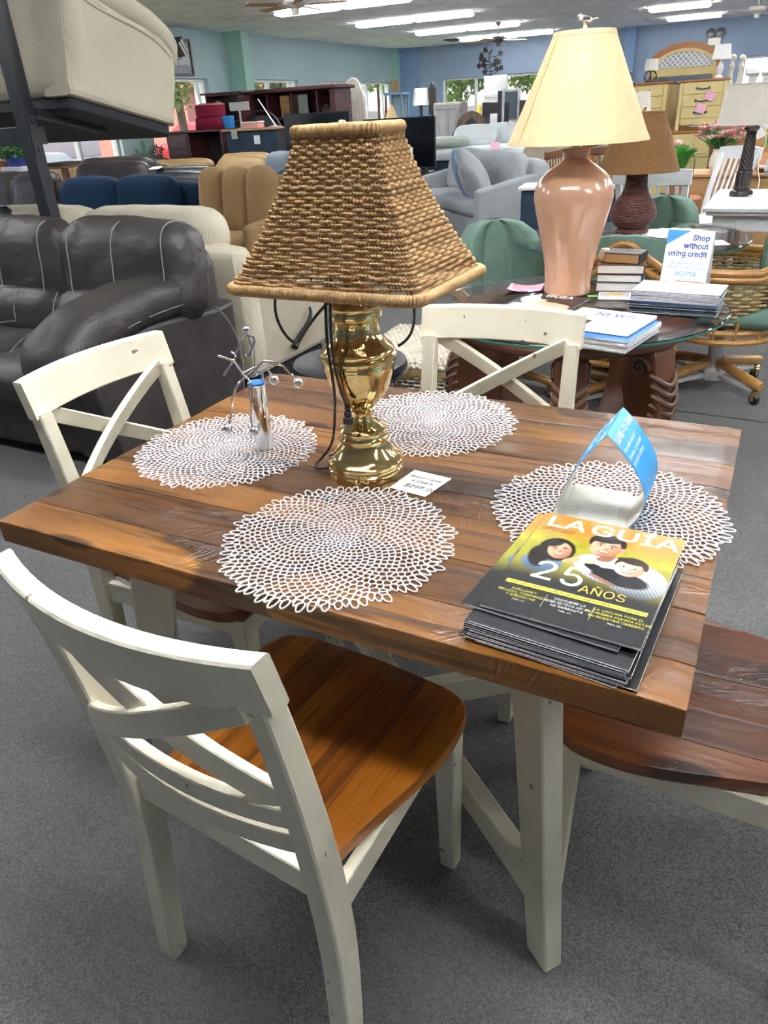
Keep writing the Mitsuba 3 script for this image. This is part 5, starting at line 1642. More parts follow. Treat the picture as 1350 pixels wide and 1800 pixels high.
drum(.205, .105, .305, .570, 'm_linen_brown', t, trim='m_linen_brown')
part(t, 'spider', cat([tube([(0, 0, .56), (.105 * math.cos(a), .105 * math.sin(a), .565)], .0016, 5) for a in (0, 2.1, 4.2)] + [lathe([(0, .35), (.004, .35), (.004, .575), (.01, .58), (.008, .595), (0, .6)], 12)]), 'm_brass')
solo('placemat', 'white lacy mat on the second glass table right of the brown lamp', 'placemat', prism(Polygon([(math.cos(a) * (.17 + .008 * math.sin(16 * a)), math.sin(a) * (.17 + .008 * math.sin(16 * a))) for a in np.linspace(0, 6.283, 160)]).difference(cat_poly(*[ell(r * math.cos(a), r * math.sin(a), .008, .005, math.degrees(a)) for r in (.03, .055, .08, .105, .13, .152) for a in np.linspace(0, 6.283, int(r * 300), endpoint=False)])), .002), 'm_mat_white', M(.70, 3.60, GZ2 + .0008), None, False)
t = thing('paper_sheet', 'pale paper lying on the second glass table near its right rim', 'paper', M(.93, 3.33, GZ2 + .0008, rz=20))
part(t, 'sheet', slab(rpoly(.10, .14, .002), 0, .0008, .0002), 'm_paper_white')
part(t, 'print', cat([box(-.03, .03, y, y + .004, .0008, .001, .0001) for y in np.arange(-.05, .06, .012)]), 'm_paper_grey')

# ------------------------------------------------------------------ white dining table, white slatted chairs, column lamp
t = thing('white_table', 'white painted dining table at the right carrying a dark column lamp', 'table')
part(t, 'top', box(.74, 2.4, 4.55, 5.62, .722, .75, .006), 'm_white_gloss')
part(t, 'edge_moulding', box(.765, 2.375, 4.575, 5.595, .70, .722, .006), 'm_white_gloss')
part(t, 'apron', cat(box(.80, 2.3, 4.64, 4.67, .60, .70), box(.80, 2.3, 5.5, 5.53, .60, .70), box(.80, .83, 4.67, 5.5, .60, .70), box(2.27, 2.3, 4.67, 5.5, .60, .70)), 'm_white_gloss')
for x in (.81, 2.29):
    for y in (4.65, 5.52):
        part(t, 'leg', tf(lathe([(0, 0), (.03, 0), (.035, .03), (.026, .06), (.038, .2), (.04, .4), (.028, .46), (.045, .5), (.045, .60), (0, .60)], 20), M(x, y)), 'm_white_gloss')


def slat_chair(T, label):
    """White chair facing +y with a curved top rail over upright slats."""
    k = thing('slat_back_chair', label, 'chair', T, 'white slat-back chairs')
    part(k, 'seat', slab(rpoly(.46, .44, .05), .43, .46, .006), 'm_white_gloss')
    for s in (-1, 1):
        part(k, 'front_leg', loft_rect([(s * .19, .19, 0), (s * .19, .19, .43)], [.03, .04], [.03, .04]), 'm_white_gloss')
        part(k, 'rear_post', loft_rect(spline([(s * .20, -.26, 0), (s * .20, -.21, .3), (s * .20, -.21, .5), (s * .205, -.27, .78), (s * .215, -.31, .93)], 14), .038, .03, up=(0, 1, 0)), 'm_white_gloss')
    X = np.linspace(-.245, .245, 15)
    part(k, 'top_rail', rings([[(x, -.31 - .045 * (1 - (x / .245) ** 2) + dy, z) for dy, z in ((.008, .89), (.0, .975 + .012 * (1 - (x / .245) ** 2)), (-.022, .975 + .012 * (1 - (x / .245) ** 2)), (-.014, .89))] for x in X]), 'm_white_gloss', 40)
    for x in np.linspace(-.165, .165, 7):
        b = -.045 * (1 - (x / .245) ** 2)
        part(k, 'slat', loft_rect([(x, -.225, .46), (x, -.25 + b * .7, .65), (x, -.305 + b, .895)], .022, .012, up=(0, 1, 0)), 'm_white_gloss')
    part(k, 'apron', cat(bar((-.19, .19, .40), (.19, .19, .40), .02, .06), bar((-.195, -.2, .40), (.195, -.2, .40), .02, .06), bar((-.195, -.2, .40), (-.19, .19, .40), .02, .06), bar((.195, -.2, .40), (.19, .19, .40), .02, .06)), 'm_white_gloss')
    return k


s0 = slat_chair(M(.46, 4.84, 0, rz=-8), 'nearer white slat-back chair behind the brown lamp shade, in front of the fern')
dup(s0, M(.56, 6.22, 0, rz=132), 'farther white slat-back chair left of the dark column lamp')

t = thing('column_lamp', 'dark bronze twisted column lamp with a wide oatmeal shade on the white table', 'lamp', M(.915, 5.20, .7508))
part(t, 'base', lathe([(0, 0), (.072, 0), (.075, .01), (.07, .03), (.05, .04), (.05, .055), (.046, .06), (0, .06)], 36), 'm_bronze')
part(t, 'fluted_collar', lathe([(0, .06)] + [(r, z) for r, z in ((.042, .06), (.045, .08), (.048, .12), (.046, .14), (.05, .15), (.044, .155))] + [(0, .155)], 60, lobes=12, amp=.06), 'm_bronze')
part(t, 'shaft', lathe([(0, .155)] + [(np.interp(z, [.155, .38], [.042, .029]), z) for z in np.linspace(.155, .38, 30)] + [(0, .38)], 60, lobes=9, amp=.09, twist=22), 'm_bronze', True)
part(t, 'capital', lathe([(0, .38), (.034, .38), (.03, .39), (.045, .405), (.048, .415), (.03, .425), (.02, .44), (.012, .45), (.012, .56), (0, .56)], 30), 'm_bronze')
drum(.222, .190, .435, .665, 'm_linen_grey', t, trim='m_linen_grey')
part(t, 'flex', tube(spline([(.02, .02, .44), (.09, .05, .30), (.075, .02, .17), (.10, -.02, .09), (.085, -.05, .02), (.05, -.07, .006)], 40), .0035, 6), 'm_ivory')
part(t, 'spider', cat([tube([(0, 0, .64), (.19 * math.cos(a), .19 * math.sin(a), .655)], .0016, 5) for a in (0, 2.1, 4.2)]), 'm_brass')

# sideboard with plants behind the white chairs
t = thing('oak_cabinet', 'low oak cabinet behind the white table carrying flowers and boxes', 'cabinet', M(1.02, 7.35, 0))
part(t, 'body', box(-.75, .85, -.25, .25, .06, .70, .01), 'm_oak')
part(t, 'top', box(-.78, .88, -.28, .28, .70, .73, .006), 'm_oak')
part(t, 'plinth', box(-.72, .82, -.22, .22, 0, .06), 'm_walnut')
for x in (-.48, .05, .58):
    d = part(t, 'door', box(x - .25, x + .25, -.268, -.25, .1, .67, .006), 'm_oak')
    part(d, 'knob', tf(lathe([(0, 0), (.01, 0), (.016, .015), (.012, .025), (0, .027)], 14), M(x + .2, -.268, .42, rx=90)), 'm_pewter')
t = thing('tray', 'dark tray with a pale edge lying on the oak cabinet', 'tray', M(1.2, 7.3, .7308))
part(t, 'base', slab(rpoly(.55, .36, .03), 0, .03, .004), 'm_espresso')
part(t, 'rim', slab(rpoly(.57, .38, .03), .03, .045, .004), 'm_petal_pink')


def fern(T, n, L, seed):
    g = np.random.default_rng(seed)
    ms, st = [], []
    for i in range(n):
        a = g.uniform(0, 6.28)
        tilt = g.uniform(.15, .95)
        P = spline([(0, 0, 0), (math.cos(a) * L * .35 * tilt, math.sin(a) * L * .35 * tilt, L * .55), (math.cos(a) * L * .85 * tilt, math.sin(a) * L * .85 * tilt, L * (.95 - .35 * tilt))], 18)
        st.append(tube(P, .0022, 5))
        T_, N_, B_ = frames(P, up=(0, 0, 1))
        for j in range(2, 18):
            w = .055 * math.sin(math.pi * (j / 19) ** .8) + .006
            for s in (-1, 1):
                e = P[j] + N_[j] * s * w + T_[j] * w * .4
                q = T_[j] * .0042
                ms.append(mk([P[j] - q, P[j] + q, e + q * .3, e - q * .3], [[0, 1, 2], [0, 2, 3]]))
    return cat(ms), cat(st)


t = thing('fern', 'feathery green fern in a pot between the brown shade and the white chairs', 'plant', M(.43, 5.75, .04))
part(t, 'stand', lathe([(0, -.04), (.12, -.04), (.12, .02), (.03, .04), (.03, .62), (.10, .64), (.10, .66), (0, .66)], 24), 'm_walnut')
part(t, 'pot', lathe([(0, .66), (.07, .66), (.10, .80), (.105, .81), (.09, .81), (.085, .78), (0, .78)], 28), 'm_terracotta')
fm, fs = fern(None, 30, .24, 4)
part(t, 'fronds', tf(fm, M(z=.79)), 'm_leaf_green', False, kind='stuff')
part(t, 'stems', tf(fs, M(z=.79)), 'm_leaf_deep', kind='stuff')


def flowers(name, label, T, cols, n, R, h, seed, pot, cat_='flowers'):
    g = np.random.default_rng(seed)
    k = thing(name, label, cat_, T)
    part(k, 'vase', lathe([(0, 0), (.05, 0), (.075, .05), (.07, .12), (.045, .17), (.055, .19), (.045, .19), (.03, .16), (0, .16)], 24), pot)
    st, heads = [], {c: [] for c in cols}
    for i in range(n):
        a, r = g.uniform(0, 6.28), R * g.uniform(.1, 1) ** .6
        p = np.array([r * math.cos(a), r * math.sin(a) * .7, .19 + h * g.uniform(.35, 1) * (1 - .3 * r / R)])
        st.append(tube(spline([(0, 0, .15), p * [.4, .4, .75], p], 7), .0028, 5))
        c = cols[i % len(cols)]
        for q in range(6):
            e = ell(.028, 0, .026, .017)
            pt = prism(e, .002)
            heads[c].append(tf(pt, M(*p, rz=math.degrees(a)) @ M(rz=60 * q, ry=-32)))
        heads[c].append(tf(rbox(.014, .014, .014, .006, 2), M(*(p + [0, 0, .006]))))
    part(k, 'stems', cat(st), 'm_leaf_deep', kind='stuff')
    part(k, 'leaves', leaves((0, 0, .22 + h * .25), (R * .8, R * .6, h * .3), 40, .03, seed), 'm_leaf_green', False, kind='stuff')
    for c in cols:
        part(k, 'blossoms', cat(heads[c]), c, kind='stuff')
    return k


flowers('flower_bouquet', 'bouquet of dusty pink artificial flowers behind the farther white chair', M(.57, 7.30, .7308), ['m_petal_pink', 'm_petal_pink', 'm_petal_white'], 80, .20, .24, 5, 'm_ivory')
flowers('flower_bouquet', 'vase of yellow white and magenta flowers at the right edge behind the column lamp', M(1.06, 6.75, .7308 - .73 + .7308), ['m_petal_yellow', 'm_petal_white', 'm_petal_magenta'], 26, .13, .26, 6, 'm_white_gloss')
t = thing('tulip_stem', 'single pale pink tulip on a curved stem above the fern', 'flower', M(.40, 6.85, 0))
part(t, 'pot', lathe([(0, 0), (.1, 0), (.12, .55), (.10, .57), (0, .57)], 24), 'm_terracotta')
part(t, 'stem', tube(spline([(0, 0, .55), (.02, 0, .8), (-.01, 0, .93), (-.10, 0, .985)], 24), .005, 6), 'm_leaf_deep')
part(t, 'bud', tf(lathe([(0, 0), (.02, .01), (.028, .035), (.022, .06), (0, .075)], 18), M(-.10, 0, .985, ry=-70)), 'm_petal_pink')
t = thing('basket', 'light brown wooden flower box with scalloped back behind the column lamp', 'box', M(.78, 7.52, .7308))
part(t, 'back_board', tf(slab(Polygon(spline([(-.2, 0), (-.2, .20), (-.14, .27), (-.05, .25), (0, .30), (.07, .25), (.16, .28), (.24, .22), (.24, 0)], 60)), -.01, .01, .003), M(rx=90)), 'm_oak')
part(t, 'front_board', box(-.2, .24, -.17, -.15, 0, .14), 'm_oak')
part(t, 'side_board', cat(box(-.2, -.18, -.15, -.012, 0, .16), box(.22, .24, -.15, -.012, 0, .16)), 'm_oak')

# ------------------------------------------------------------------ cream dressers by the blue wall (in room coordinates)
def R(x, y, z=0, rz=0, **k):
    return ROOM @ M(x, y, z, rz=rz, **k)


def handle_mesh(w=.13):
    return cat(tube(spline([(-w / 2, 0, .004), (-w / 4, -.018, -.002), (0, -.02, -.007), (w / 4, -.018, -.002), (w / 2, 0, .004)], 20), .0075, 6), [tf(prism(cat_poly(ell(0, 0, .020, .010), ell(0, 0, .010, .018)), .004), M(s * w / 2, 0, .004, rx=90)) for s in (-1, 1)])


def dresser(T, label, w, d, z0, h, rows_, cols_, scallop=False, name='dresser', category='dresser'):
    k = thing(name, label, category, T)
    f = .12 if scallop else .08
    part(k, 'body', box(-w / 2 + .02, w / 2 - .02, -d / 2 + .01, d / 2, z0 + f, z0 + h - .025, .006), 'm_butter')
    part(k, 'top', box(-w / 2 - .01, w / 2 + .01, -d / 2 - .015, d / 2, z0 + h - .025, z0 + h, .008), 'm_honey')
    for x in (-w / 2 + .025, w / 2 - .025):
        part(k, 'corner_post', box(x - .025, x + .025, -d / 2, -d / 2 + .05, z0, z0 + h - .025, .008), 'm_butter')
        part(k, 'rear_foot', box(x - .025, x + .025, d / 2 - .05, d / 2, z0, z0 + f + .01), 'm_butter_dark')
    if scallop:
        xs = np.linspace(-w / 2 + .05, w / 2 - .05, 61)
        up = [(x, z0 + .075 - .018 * abs(math.sin(math.pi * 3 * (x + w / 2) / w)) + .05 * (abs(x) / (w / 2)) ** 6) for x in xs]
        part(k, 'apron', tf(slab(Polygon(up + [(w / 2 - .05, z0 + .14), (-w / 2 + .05, z0 + .14)]), -.01, .01, .002), M(y=-d / 2 + .014, rx=90)), 'm_butter')
    rh = (h - .025 - f - .02) / rows_
    cw = (w - .1) / cols_
    for r in range(rows_):
        for c in range(cols_):
            x = -w / 2 + .05 + cw * (c + .5)
            za = z0 + f + .01 + rh * r
            dr_ = part(k, 'drawer', box(x - cw / 2 + .006, x + cw / 2 - .006, -d / 2 - .008, -d / 2 + .012, za + .008, za + rh - .008, .007), 'm_butter')
            part(dr_, 'handle', tf(handle_mesh(min(.15, cw * .3)), M(x, -d / 2 - .009, za + rh / 2)), 'm_pewter')
    return k


DX, DY = .06, 10.62
dresser(R(DX, DY), 'long cream dresser with honey wood top carrying the two cream chests', 1.75, .50, 0, .955, 3, 3)
dresser(R(.355, DY - .0, .957), 'cream three-drawer chest with scalloped apron and two pink tags, right of the pair', .56, .42, 0, .565, 3, 1, True, 'chest', 'chest')
dresser(R(-.36, DY + .05, .957), 'cream three-drawer chest with honey top, left of the pair and half hidden by the lamps', .58, .42, 0, .565, 3, 1, True, 'chest', 'chest')
for i, (x, z) in enumerate(((.45, 1.335), (.36, 1.20))):
    solo('price_tag', ['pink price tag on the middle drawer of the right cream chest', 'pink price tag on the lowest drawer of the right cream chest'][i], 'tag', tf(slab(rpoly(.11, .10, .003), 0, .002, .0005), M(rx=90, ry=18)), 'm_pink', R(x, DY - .242, z), 'pink price tags on the cream chest')
t = thing('arched_mirror', 'arched mirror with honey wood arch and white lattice standing behind the cream chests', 'mirror', R(.02, DY + .55, 0))
for b_ in (box(-.44, -.37, -.03, .03, .3, 1.66, .01), box(.37, .44, -.03, .03, .3, 1.66, .01)):
    part(t, 'post', b_, 'm_butter')
for b_ in (box(-.44, .44, -.034, .034, 1.58, 1.68, .01), box(-.37, .37, -.03, .03, .86, .95, .01)):
    part(t, 'cross_rail', b_, 'm_butter')
part(t, 'glass', box(-.37, .37, -.008, .0, .95, 1.58, .001), 'm_mirror')
th = np.linspace(0, math.pi, 41)
part(t, 'arch', rings([[((.44 + a) * math.cos(q), b, 1.66 + (.27 + a) * math.sin(q)) for a, b in ((.035, -.035), (.035, .035), (-.035, .035), (-.035, -.035))] for q in th]), 'm_honey')
part(t, 'inner_arch', rings([[((.39 + a) * math.cos(q), b, 1.66 + (.22 + a) * math.sin(q)) for a, b in ((.02, -.03), (.02, .03), (-.02, .03), (-.02, -.03))] for q in th]), 'm_butter')
lat = []
for s in (1, -1):
    for x in np.arange(-.7, .71, .065):
        pts = [(x + s * u, 1.68 + u) for u in np.linspace(0, .24, 40)]
        pts = [p for p in pts if (p[0] / .39) ** 2 + ((p[1] - 1.66) / .22) ** 2 < 1]
        if len(pts) > 2:
            lat.append(bar((pts[0][0], s * .004, pts[0][1]), (pts[-1][0], s * .004, pts[-1][1]), .014, .008, up=(0, 1, 0), ch=.001))
part(t, 'lattice', cat(lat), 'm_ivory', kind='stuff')
for x in (-.405, .405):
    part(t, 'foot', box(x - .035, x + .035, -.12, .12, 0, .3, .01), 'm_butter')


def small_lamp(T, label, prof, m, shade, mshade, square=False, name='small_lamp'):
    k = thing(name, label, 'lamp', T)
    part(k, 'base', lathe(prof, 28), m)
    z = prof[-1][1]
    rb, rt, z0, z1 = shade
    part(k, 'stem', lathe([(0, z - .005), (.008, z - .005), (.008, z1 - .03), (0, z1 - .03)], 10), m)
    if square:
        q = lambda h, zz: [(h, -h, zz), (h, h, zz), (-h, h, zz), (-h, -h, zz)]
        part(k, 'shade', rings([q(rb, z0), q(rt, z1), q(rt - .003, z1), q(rb - .003, z0), q(rb, z0)], cap=False), mshade, False)
    else:
        part(k, 'shade', lathe([(rb, z0), (rt, z1), (rt - .003, z1), (rb - .003, z0)], 36), mshade)
    part(k, 'spider', cat([tube([(0, 0, z1 - .035), (rt * math.cos(a) * .98, rt * math.sin(a) * .98, z1 - .01)], .002, 5) for a in (.8, 2.3, 3.9, 5.5)]), 'm_brass')
    return k


small_lamp(R(.50, DY + .05, 1.5235), 'small white lamp with a square white shade on the right cream chest', [(0, 0), (.05, 0), (.05, .015), (.022, .03), (.04, .09), (.042, .12), (.02, .17), (.012, .18), (0, .18)], 'm_white_gloss', (.105, .085, .20, .36), 'm_white', True)
k = small_lamp(R(-.32, DY + .0, 1.5235), 'small lamp with open black wire base and cream drum shade on the left cream chest', [(0, 0), (.06, 0), (.06, .012), (.01, .02), (.008, .13), (0, .13)], 'm_vinyl_black', (.085, .075, .13, .26), 'm_paper')
part(k, 'wire_cage', cat([tube(spline([(.05 * math.cos(a), .05 * math.sin(a), .01), (.085 * math.cos(a + .6), .085 * math.sin(a + .6), .07), (.02 * math.cos(a + 1.2), .02 * math.sin(a + 1.2), .135)], 14), .005, 6) for a in np.linspace(0, 6.28, 7)[:-1]]), 'm_vinyl_black')
t = thing('ornament_set', 'small white and dark ornaments standing left of the left cream chest lamp', 'ornament', R(-.56, DY + .1, 1.5235))
part(t, 'figure', tf(lathe([(0, 0), (.03, 0), (.04, .05), (.02, .1), (.03, .13), (0, .16)], 16), M(-.04)), 'm_pewter')
for i, y in enumerate((11.4, 11.75)):
    k = thing('bed_post', ['turned ivory bed post nearer the right window', 'second turned ivory bed post just right of the first'][i], 'bed post', R(.60 + .10 * i, y, 0), 'ivory bed posts by the right window')
    part(k, 'shaft', lathe([(0, 0), (.05, 0), (.05, .5), (.03, .55), (.045, .62), (.03, .70), (.028, 1.0), (.042, 1.06), (.026, 1.12), (.028, 1.4), (.044, 1.46), (.030, 1.50), (.026, 1.62), (.036, 1.66), (.02, 1.70), (.014, 1.72), (0, 1.72)], 24), 'm_ivory')
    part(k, 'ball', ball((0, 0, 1.752), .042), 'm_ivory', True)
t = thing('bed_headboard', 'ivory bed rails between the turned posts behind the dressers', 'headboard', R(.67, 11.6, 0))
part(t, 'panel', box(-.02, .02, -.6, .6, .3, .9, .01), 'm_ivory')
t = thing('emergency_light', 'twin-head emergency light high on the blue wall', 'emergency light', R(-.42, Y1 - .002, 2.40))
part(t, 'body', box(-.15, .15, -.09, 0, -.02, .15, .012), 'm_ivory')
for x in (-.11, .11):
    h = part(t, 'head', tf(lathe([(0, 0), (.05, .01), (.10, .05), (.105, .07), (0, .075)], 24), M(x, -.05, .24, rx=80)), 'm_fan_bronze')
    part(h, 'lens', tf(lathe([(0, .076), (.085, .076), (.07, .085), (0, .09)], 24), M(x, -.05, .24, rx=80)), 'm_pewter')
    part(t, 'neck', tube([(x, -.045, .14), (x, -.045, .2)], .015, 8), 'm_fan_bronze')
t = thing('armoire', 'white painted armoire at the right edge beyond the bed posts', 'armoire', R(1.02, 12.4, 0))
part(t, 'body', box(-.22, .9, 0, .5, 0, 1.55, .01), 'm_white')
part(t, 'cornice', box(-.28, .96, -.06, .53, 1.55, 1.66, .03), 'm_white')
for x in (.075, .605):
    part(t, 'door', box(x - .255, x + .255, -.02, 0, .1, 1.5, .008), 'm_white')
t = thing('candle_bulb_lamp', 'lit candle-shaped bulb on a dark holder above the oatmeal shade', 'lamp', R(1.04, 6.9, .09))
part(t, 'stand', lathe([(0, -.09), (.14, -.09), (.15, -.07), (.02, -.04), (.018, 1.24), (.03, 1.26), (.03, 1.30), (0, 1.30)], 24), 'm_bronze')
scene[part(t, 'bulb', lathe([(0, 1.30), (.014, 1.30), (.026, 1.335), (.022, 1.36), (.006, 1.40), (0, 1.405)], 20), 'm_flame')]['emitter'] = {'type': 'area', 'radiance': {'type': 'rgb', 'value': [9.0, 5.2, 1.6]}}
t = thing('red_vase', 'tall red glass vase in front of the cream dresser', 'vase', R(.665, 9.55, 0))
part(t, 'stand', cat(box(-.085, .085, -.09, .09, .80, .83), [box(x - .015, x + .015, y - .015, y + .015, 0, .80) for x in (-.065, .065) for y in (-.07, .07)]), 'm_walnut')
part(t, 'glass', rings([[(h * x, h * y, z) for x, y in ((1, -1), (1, 1), (-1, 1), (-1, -1))] for h, z in ((.035, .831), (.055, 1.03), (.058, 1.05))]), 'm_red_glass', False)
t = thing('family_photo', 'small white picture frame with a dark photo right of the red vase', 'picture frame', R(.80, 9.95, .0))
part(t, 'frame', tf(cat(box(-.09, -.07, -.01, .01, 0, .24), box(.07, .09, -.01, .01, 0, .24), box(-.07, .07, -.01, .01, .22, .24), box(-.07, .07, -.01, .01, 0, .02)), M(z=.836, rx=-10)), 'm_white')
part(t, 'photo', tf(box(-.07, .07, -.002, .002, .02, .22, .0005), M(z=.836, rx=-10)), 'm_pewter')
part(t, 'stand', cat(box(-.12, .16, -.1, .2, .80, .83), [box(x - .02, x + .02, y - .02, y + .02, 0, .80) for x in (-.1, .14) for y in (-.08, .18)]), 'm_walnut')
t = thing('white_lampshade_lamp', 'lamp with a pale oatmeal drum shade standing behind the peach lamp shade and brown shade', 'lamp', M(-.10, 6.4, 0))
part(t, 'stand', lathe([(0, 0), (.13, 0), (.13, .02), (.02, .05), (.018, .9), (.05, .95), (.02, 1.02), (.012, 1.05), (.012, 1.42), (.02, 1.44), (.02, 1.48), (0, 1.49)], 24), 'm_bronze')
drum(.17, .155, 1.20, 1.41, 'm_linen_grey', t, trim='m_linen_grey')


# ------------------------------------------------------------------ sofas and recliners of the middle distance
def sofa(T, label, W, D, m, h=.92, seats=2, arm=.22, armh=.62, puff=.10, name='sofa', group=None, headroll=0.0, channels=0, category='sofa', base='m_dust_cover', plain_arm=False):
    """Sofa facing -y, centred on the origin."""
    k = thing(name, label, category, T, group)
    part(k, 'base', box(-W / 2 + .03, W / 2 - .03, -D / 2 + .05, D / 2 - .05, .04, .30, .03), m)
    for x in (-W / 2 + .1, W / 2 - .1):
        for y in (-D / 2 + .1, D / 2 - .1):
            part(k, 'foot', cbox(x, y, 0, .06, .06, .05), 'm_espresso')
    part(k, 'backrest', tf(rbox(W - .04, .24, h - .18, .09, 12, .02), M(0, D / 2 - .13, (h - .18) / 2 + .10, rx=-4)), m)
    for s in (-1, 1):
        if plain_arm:
            prof_ = Polygon([(-D / 2, .04), (-D / 2, armh - .10), (-D / 2 + .04, armh - .08), (D / 2 - .04, armh + .06), (D / 2, armh + .05), (D / 2, .04)]).buffer(-.02).buffer(.02)
            part(k, 'arm', tf(slab(prof_, -arm / 2, arm / 2, .025), np.array([[0, 0, 1, s * (W / 2 - arm / 2)], [1, 0, 0, 0], [0, 1, 0, 0], [0, 0, 0, 1.0]])), m)
        else:
            part(k, 'arm', tf(rbox(arm, D - .04, armh - .06, .08, 12, .04), M(s * (W / 2 - arm / 2), 0, (armh - .06) / 2 + .06)), m)
    w = (W - 2 * arm) / seats
    for i in range(seats):
        x = -W / 2 + arm + w * (i + .5)
        part(k, 'seat_cushion', tf(rbox(w - .01, D - .28, .18, .06, 10, .12), M(x, -.10, .39)), m)
        bw = w - .01 if not headroll else w + .06
        if channels:
            cw = bw / channels
            b = k + '__back_cushion'
            for c in range(channels):
                q = part(k, 'back_channel', tf(rbox(cw + .015, .24, h - .44, .09, 10, .10), M(x - bw / 2 + cw * (c + .5), D / 2 - .30, .40 + (h - .44) / 2 + .03, rx=-10)), m)
        else:
            part(k, 'back_cushion', tf(rbox(bw, .22, h - .48, .09, 12, .12, i, .006), M(x, D / 2 - .30, .46 + (h - .48) / 2, rx=-10)), m)
        if headroll:
            part(k, 'head_roll', tf(rbox(bw, .26, headroll, .10, 12, .08, 3 + i, .008), M(x, D / 2 - .17, h - headroll / 2 + .03, rx=-6)), m)
    return k


sofa(M(-4.83, 5.05, 0, rz=8), 'navy blue velvet sofa in the row behind the cream corduroy one', 1.78, .95, 'm_velvet_blue', h=.95)
sofa(M(-3.28, 4.95, 0, rz=4), 'tan plush recliner chair with vertical channels behind the cream corduroy sofa', 1.0, .95, 'm_microfibre_tan', h=1.0, seats=1, arm=.11, armh=.6, channels=3, name='recliner', category='recliner')
sofa(M(-7.05, 5.6, 0, rz=4), 'dark brown leather recliner sofa at the left edge behind the steel post', 1.4, .95, 'm_leather_brown', h=.93, headroll=.20, name='sofa')
sofa(M(-6.6, 6.75, 0, rz=6), 'dark brown leather sofa with rolled head cushion behind the blue velvet one', 1.5, .95, 'm_leather_brown', h=1.0, seats=1, headroll=.24, name='sofa')
sofa(M(-5.16, 6.35, 0, rz=2), 'black leather sofa back partly hidden by the tan channelled recliner', 1.2, .95, 'm_leather_black', h=.90, seats=1, headroll=.16)
sofa(M(-7.6, 8.35, 0, rz=4), 'long tan leather sectional sofa in the far left row below the windows', 2.6, 1.0, 'm_leather_tan', h=.87, seats=3, headroll=.18)
sofa(M(-5.65, 8.2, 0, rz=4), 'tan leather recliner end seat with a puffy head cushion right of the tan sectional', 1.15, .98, 'm_leather_tan', h=.93, seats=1, headroll=.24, name='recliner', category='recliner')
sofa(M(-3.98, 6.98, 0, rz=2), 'slate grey leather recliner left of the woven lamp shade', 1.05, .95, 'm_leather_slate', h=1.02, seats=1, arm=.16, headroll=.0, channels=2, name='recliner', category='recliner')
sofa(M(-3.24, 5.95, 0, rz=-6), 'dark navy fabric armchair just left of the woven lamp shade', .95, .9, 'm_fabric_navy', h=.92, seats=1, arm=.16, name='armchair', category='armchair')
solo('paper_note', 'white paper tag lying on the black leather sofa', 'note', slab(rpoly(.16, .1, .004), 0, .002, .0005), 'm_paper_white', M(-5.5, 6.5, .93, rx=12))

# grey sofa facing left, its arm panel towards the camera
k = sofa(M(-2.13, 8.15, 0, rz=-45), 'light grey fabric sofa with loose pillows between the two big lamps', 2.1, .85, 'm_fabric_grey', h=.93, seats=2, arm=.14, armh=.68, plain_arm=True)
g1 = thing('throw_pillow', 'plump light grey throw pillow leaning on the arm of the grey sofa', 'pillow', M(-1.93, 7.62, .66, rz=-62, rx=-62), 'pillows on the grey sofa')
put(g1, rbox(.52, .50, .20, .10, 14, .5, 2, .006), 'm_fabric_grey', True)
g2 = thing('throw_pillow', 'blue and white patterned pillow behind the plump grey one', 'pillow', M(-2.08, 7.74, .66, rz=-62, rx=-66), 'pillows on the grey sofa')
put(g2, rbox(.46, .46, .14, .07, 12, .5), 'm_velvet_soft' if 'm_velvet_soft' in scene else 'm_denim', True)
solo('price_tag', 'pink price tag on the back of the grey sofa', 'tag', slab(rpoly(.11, .08, .003), 0, .003, .0006), 'm_pink', M(-1.98, 8.42, .955, rx=70, rz=10))

# framed blue and white print and mattress, TVs
t = thing('framed_print', 'blue and white floral print in a white frame right of the woven shade', 'picture', M(-2.75, 7.05, 0, rz=-6))
part(t, 'frame', tf(cat(box(-.28, -.24, -.015, .015, 0, .62), box(.24, .28, -.015, .015, 0, .62), box(-.24, .24, -.015, .015, .58, .62), box(-.24, .24, -.015, .015, 0, .04)), M(z=.42, rx=-12)), 'm_white')
part(t, 'board', tf(box(-.24, .24, -.004, .004, .04, .58, .001), M(z=.42, rx=-12)), 'm_paper_white')
part(t, 'print', tf(prism(cat_poly(*[ell(rng.uniform(-.17, .17), rng.uniform(.1, .52), .03 + .03 * rng.random(), .02 + .02 * rng.random(), rng.uniform(0, 90)) for _ in range(26)]), .002), M(z=.42, rx=-12) @ M(0, -.005, 0, rx=90)), 'm_denim', False)
part(t, 'stool', cat(box(-.3, .3, -.15, .25, .38, .42), [box(x - .02, x + .02, y - .02, y + .02, 0, .38) for x in (-.27, .27) for y in (-.12, .22)]), 'm_walnut')


def television(T, label, w, h, stand=.5):
    k = thing('television', label, 'television', T, 'flat black televisions')
    part(k, 'housing', box(-w / 2, w / 2, -.02, .03, stand, stand + h, .008), 'm_tv_bezel')
    part(k, 'screen', box(-w / 2 + .012, w / 2 - .012, -.022, -.018, stand + .02, stand + h - .012, .001), 'm_tv_black')
    part(k, 'cabinet', box(-w / 2 + .1, w / 2 - .1, -.2, .3, 0, stand - .05, .01), 'm_espresso')
    part(k, 'foot', cat(box(-w / 3 - .03, -w / 3 + .03, -.12, .14, stand - .05, stand, .01), box(w / 3 - .03, w / 3 + .03, -.12, .14, stand - .05, stand, .01)), 'm_tv_bezel')
    return k


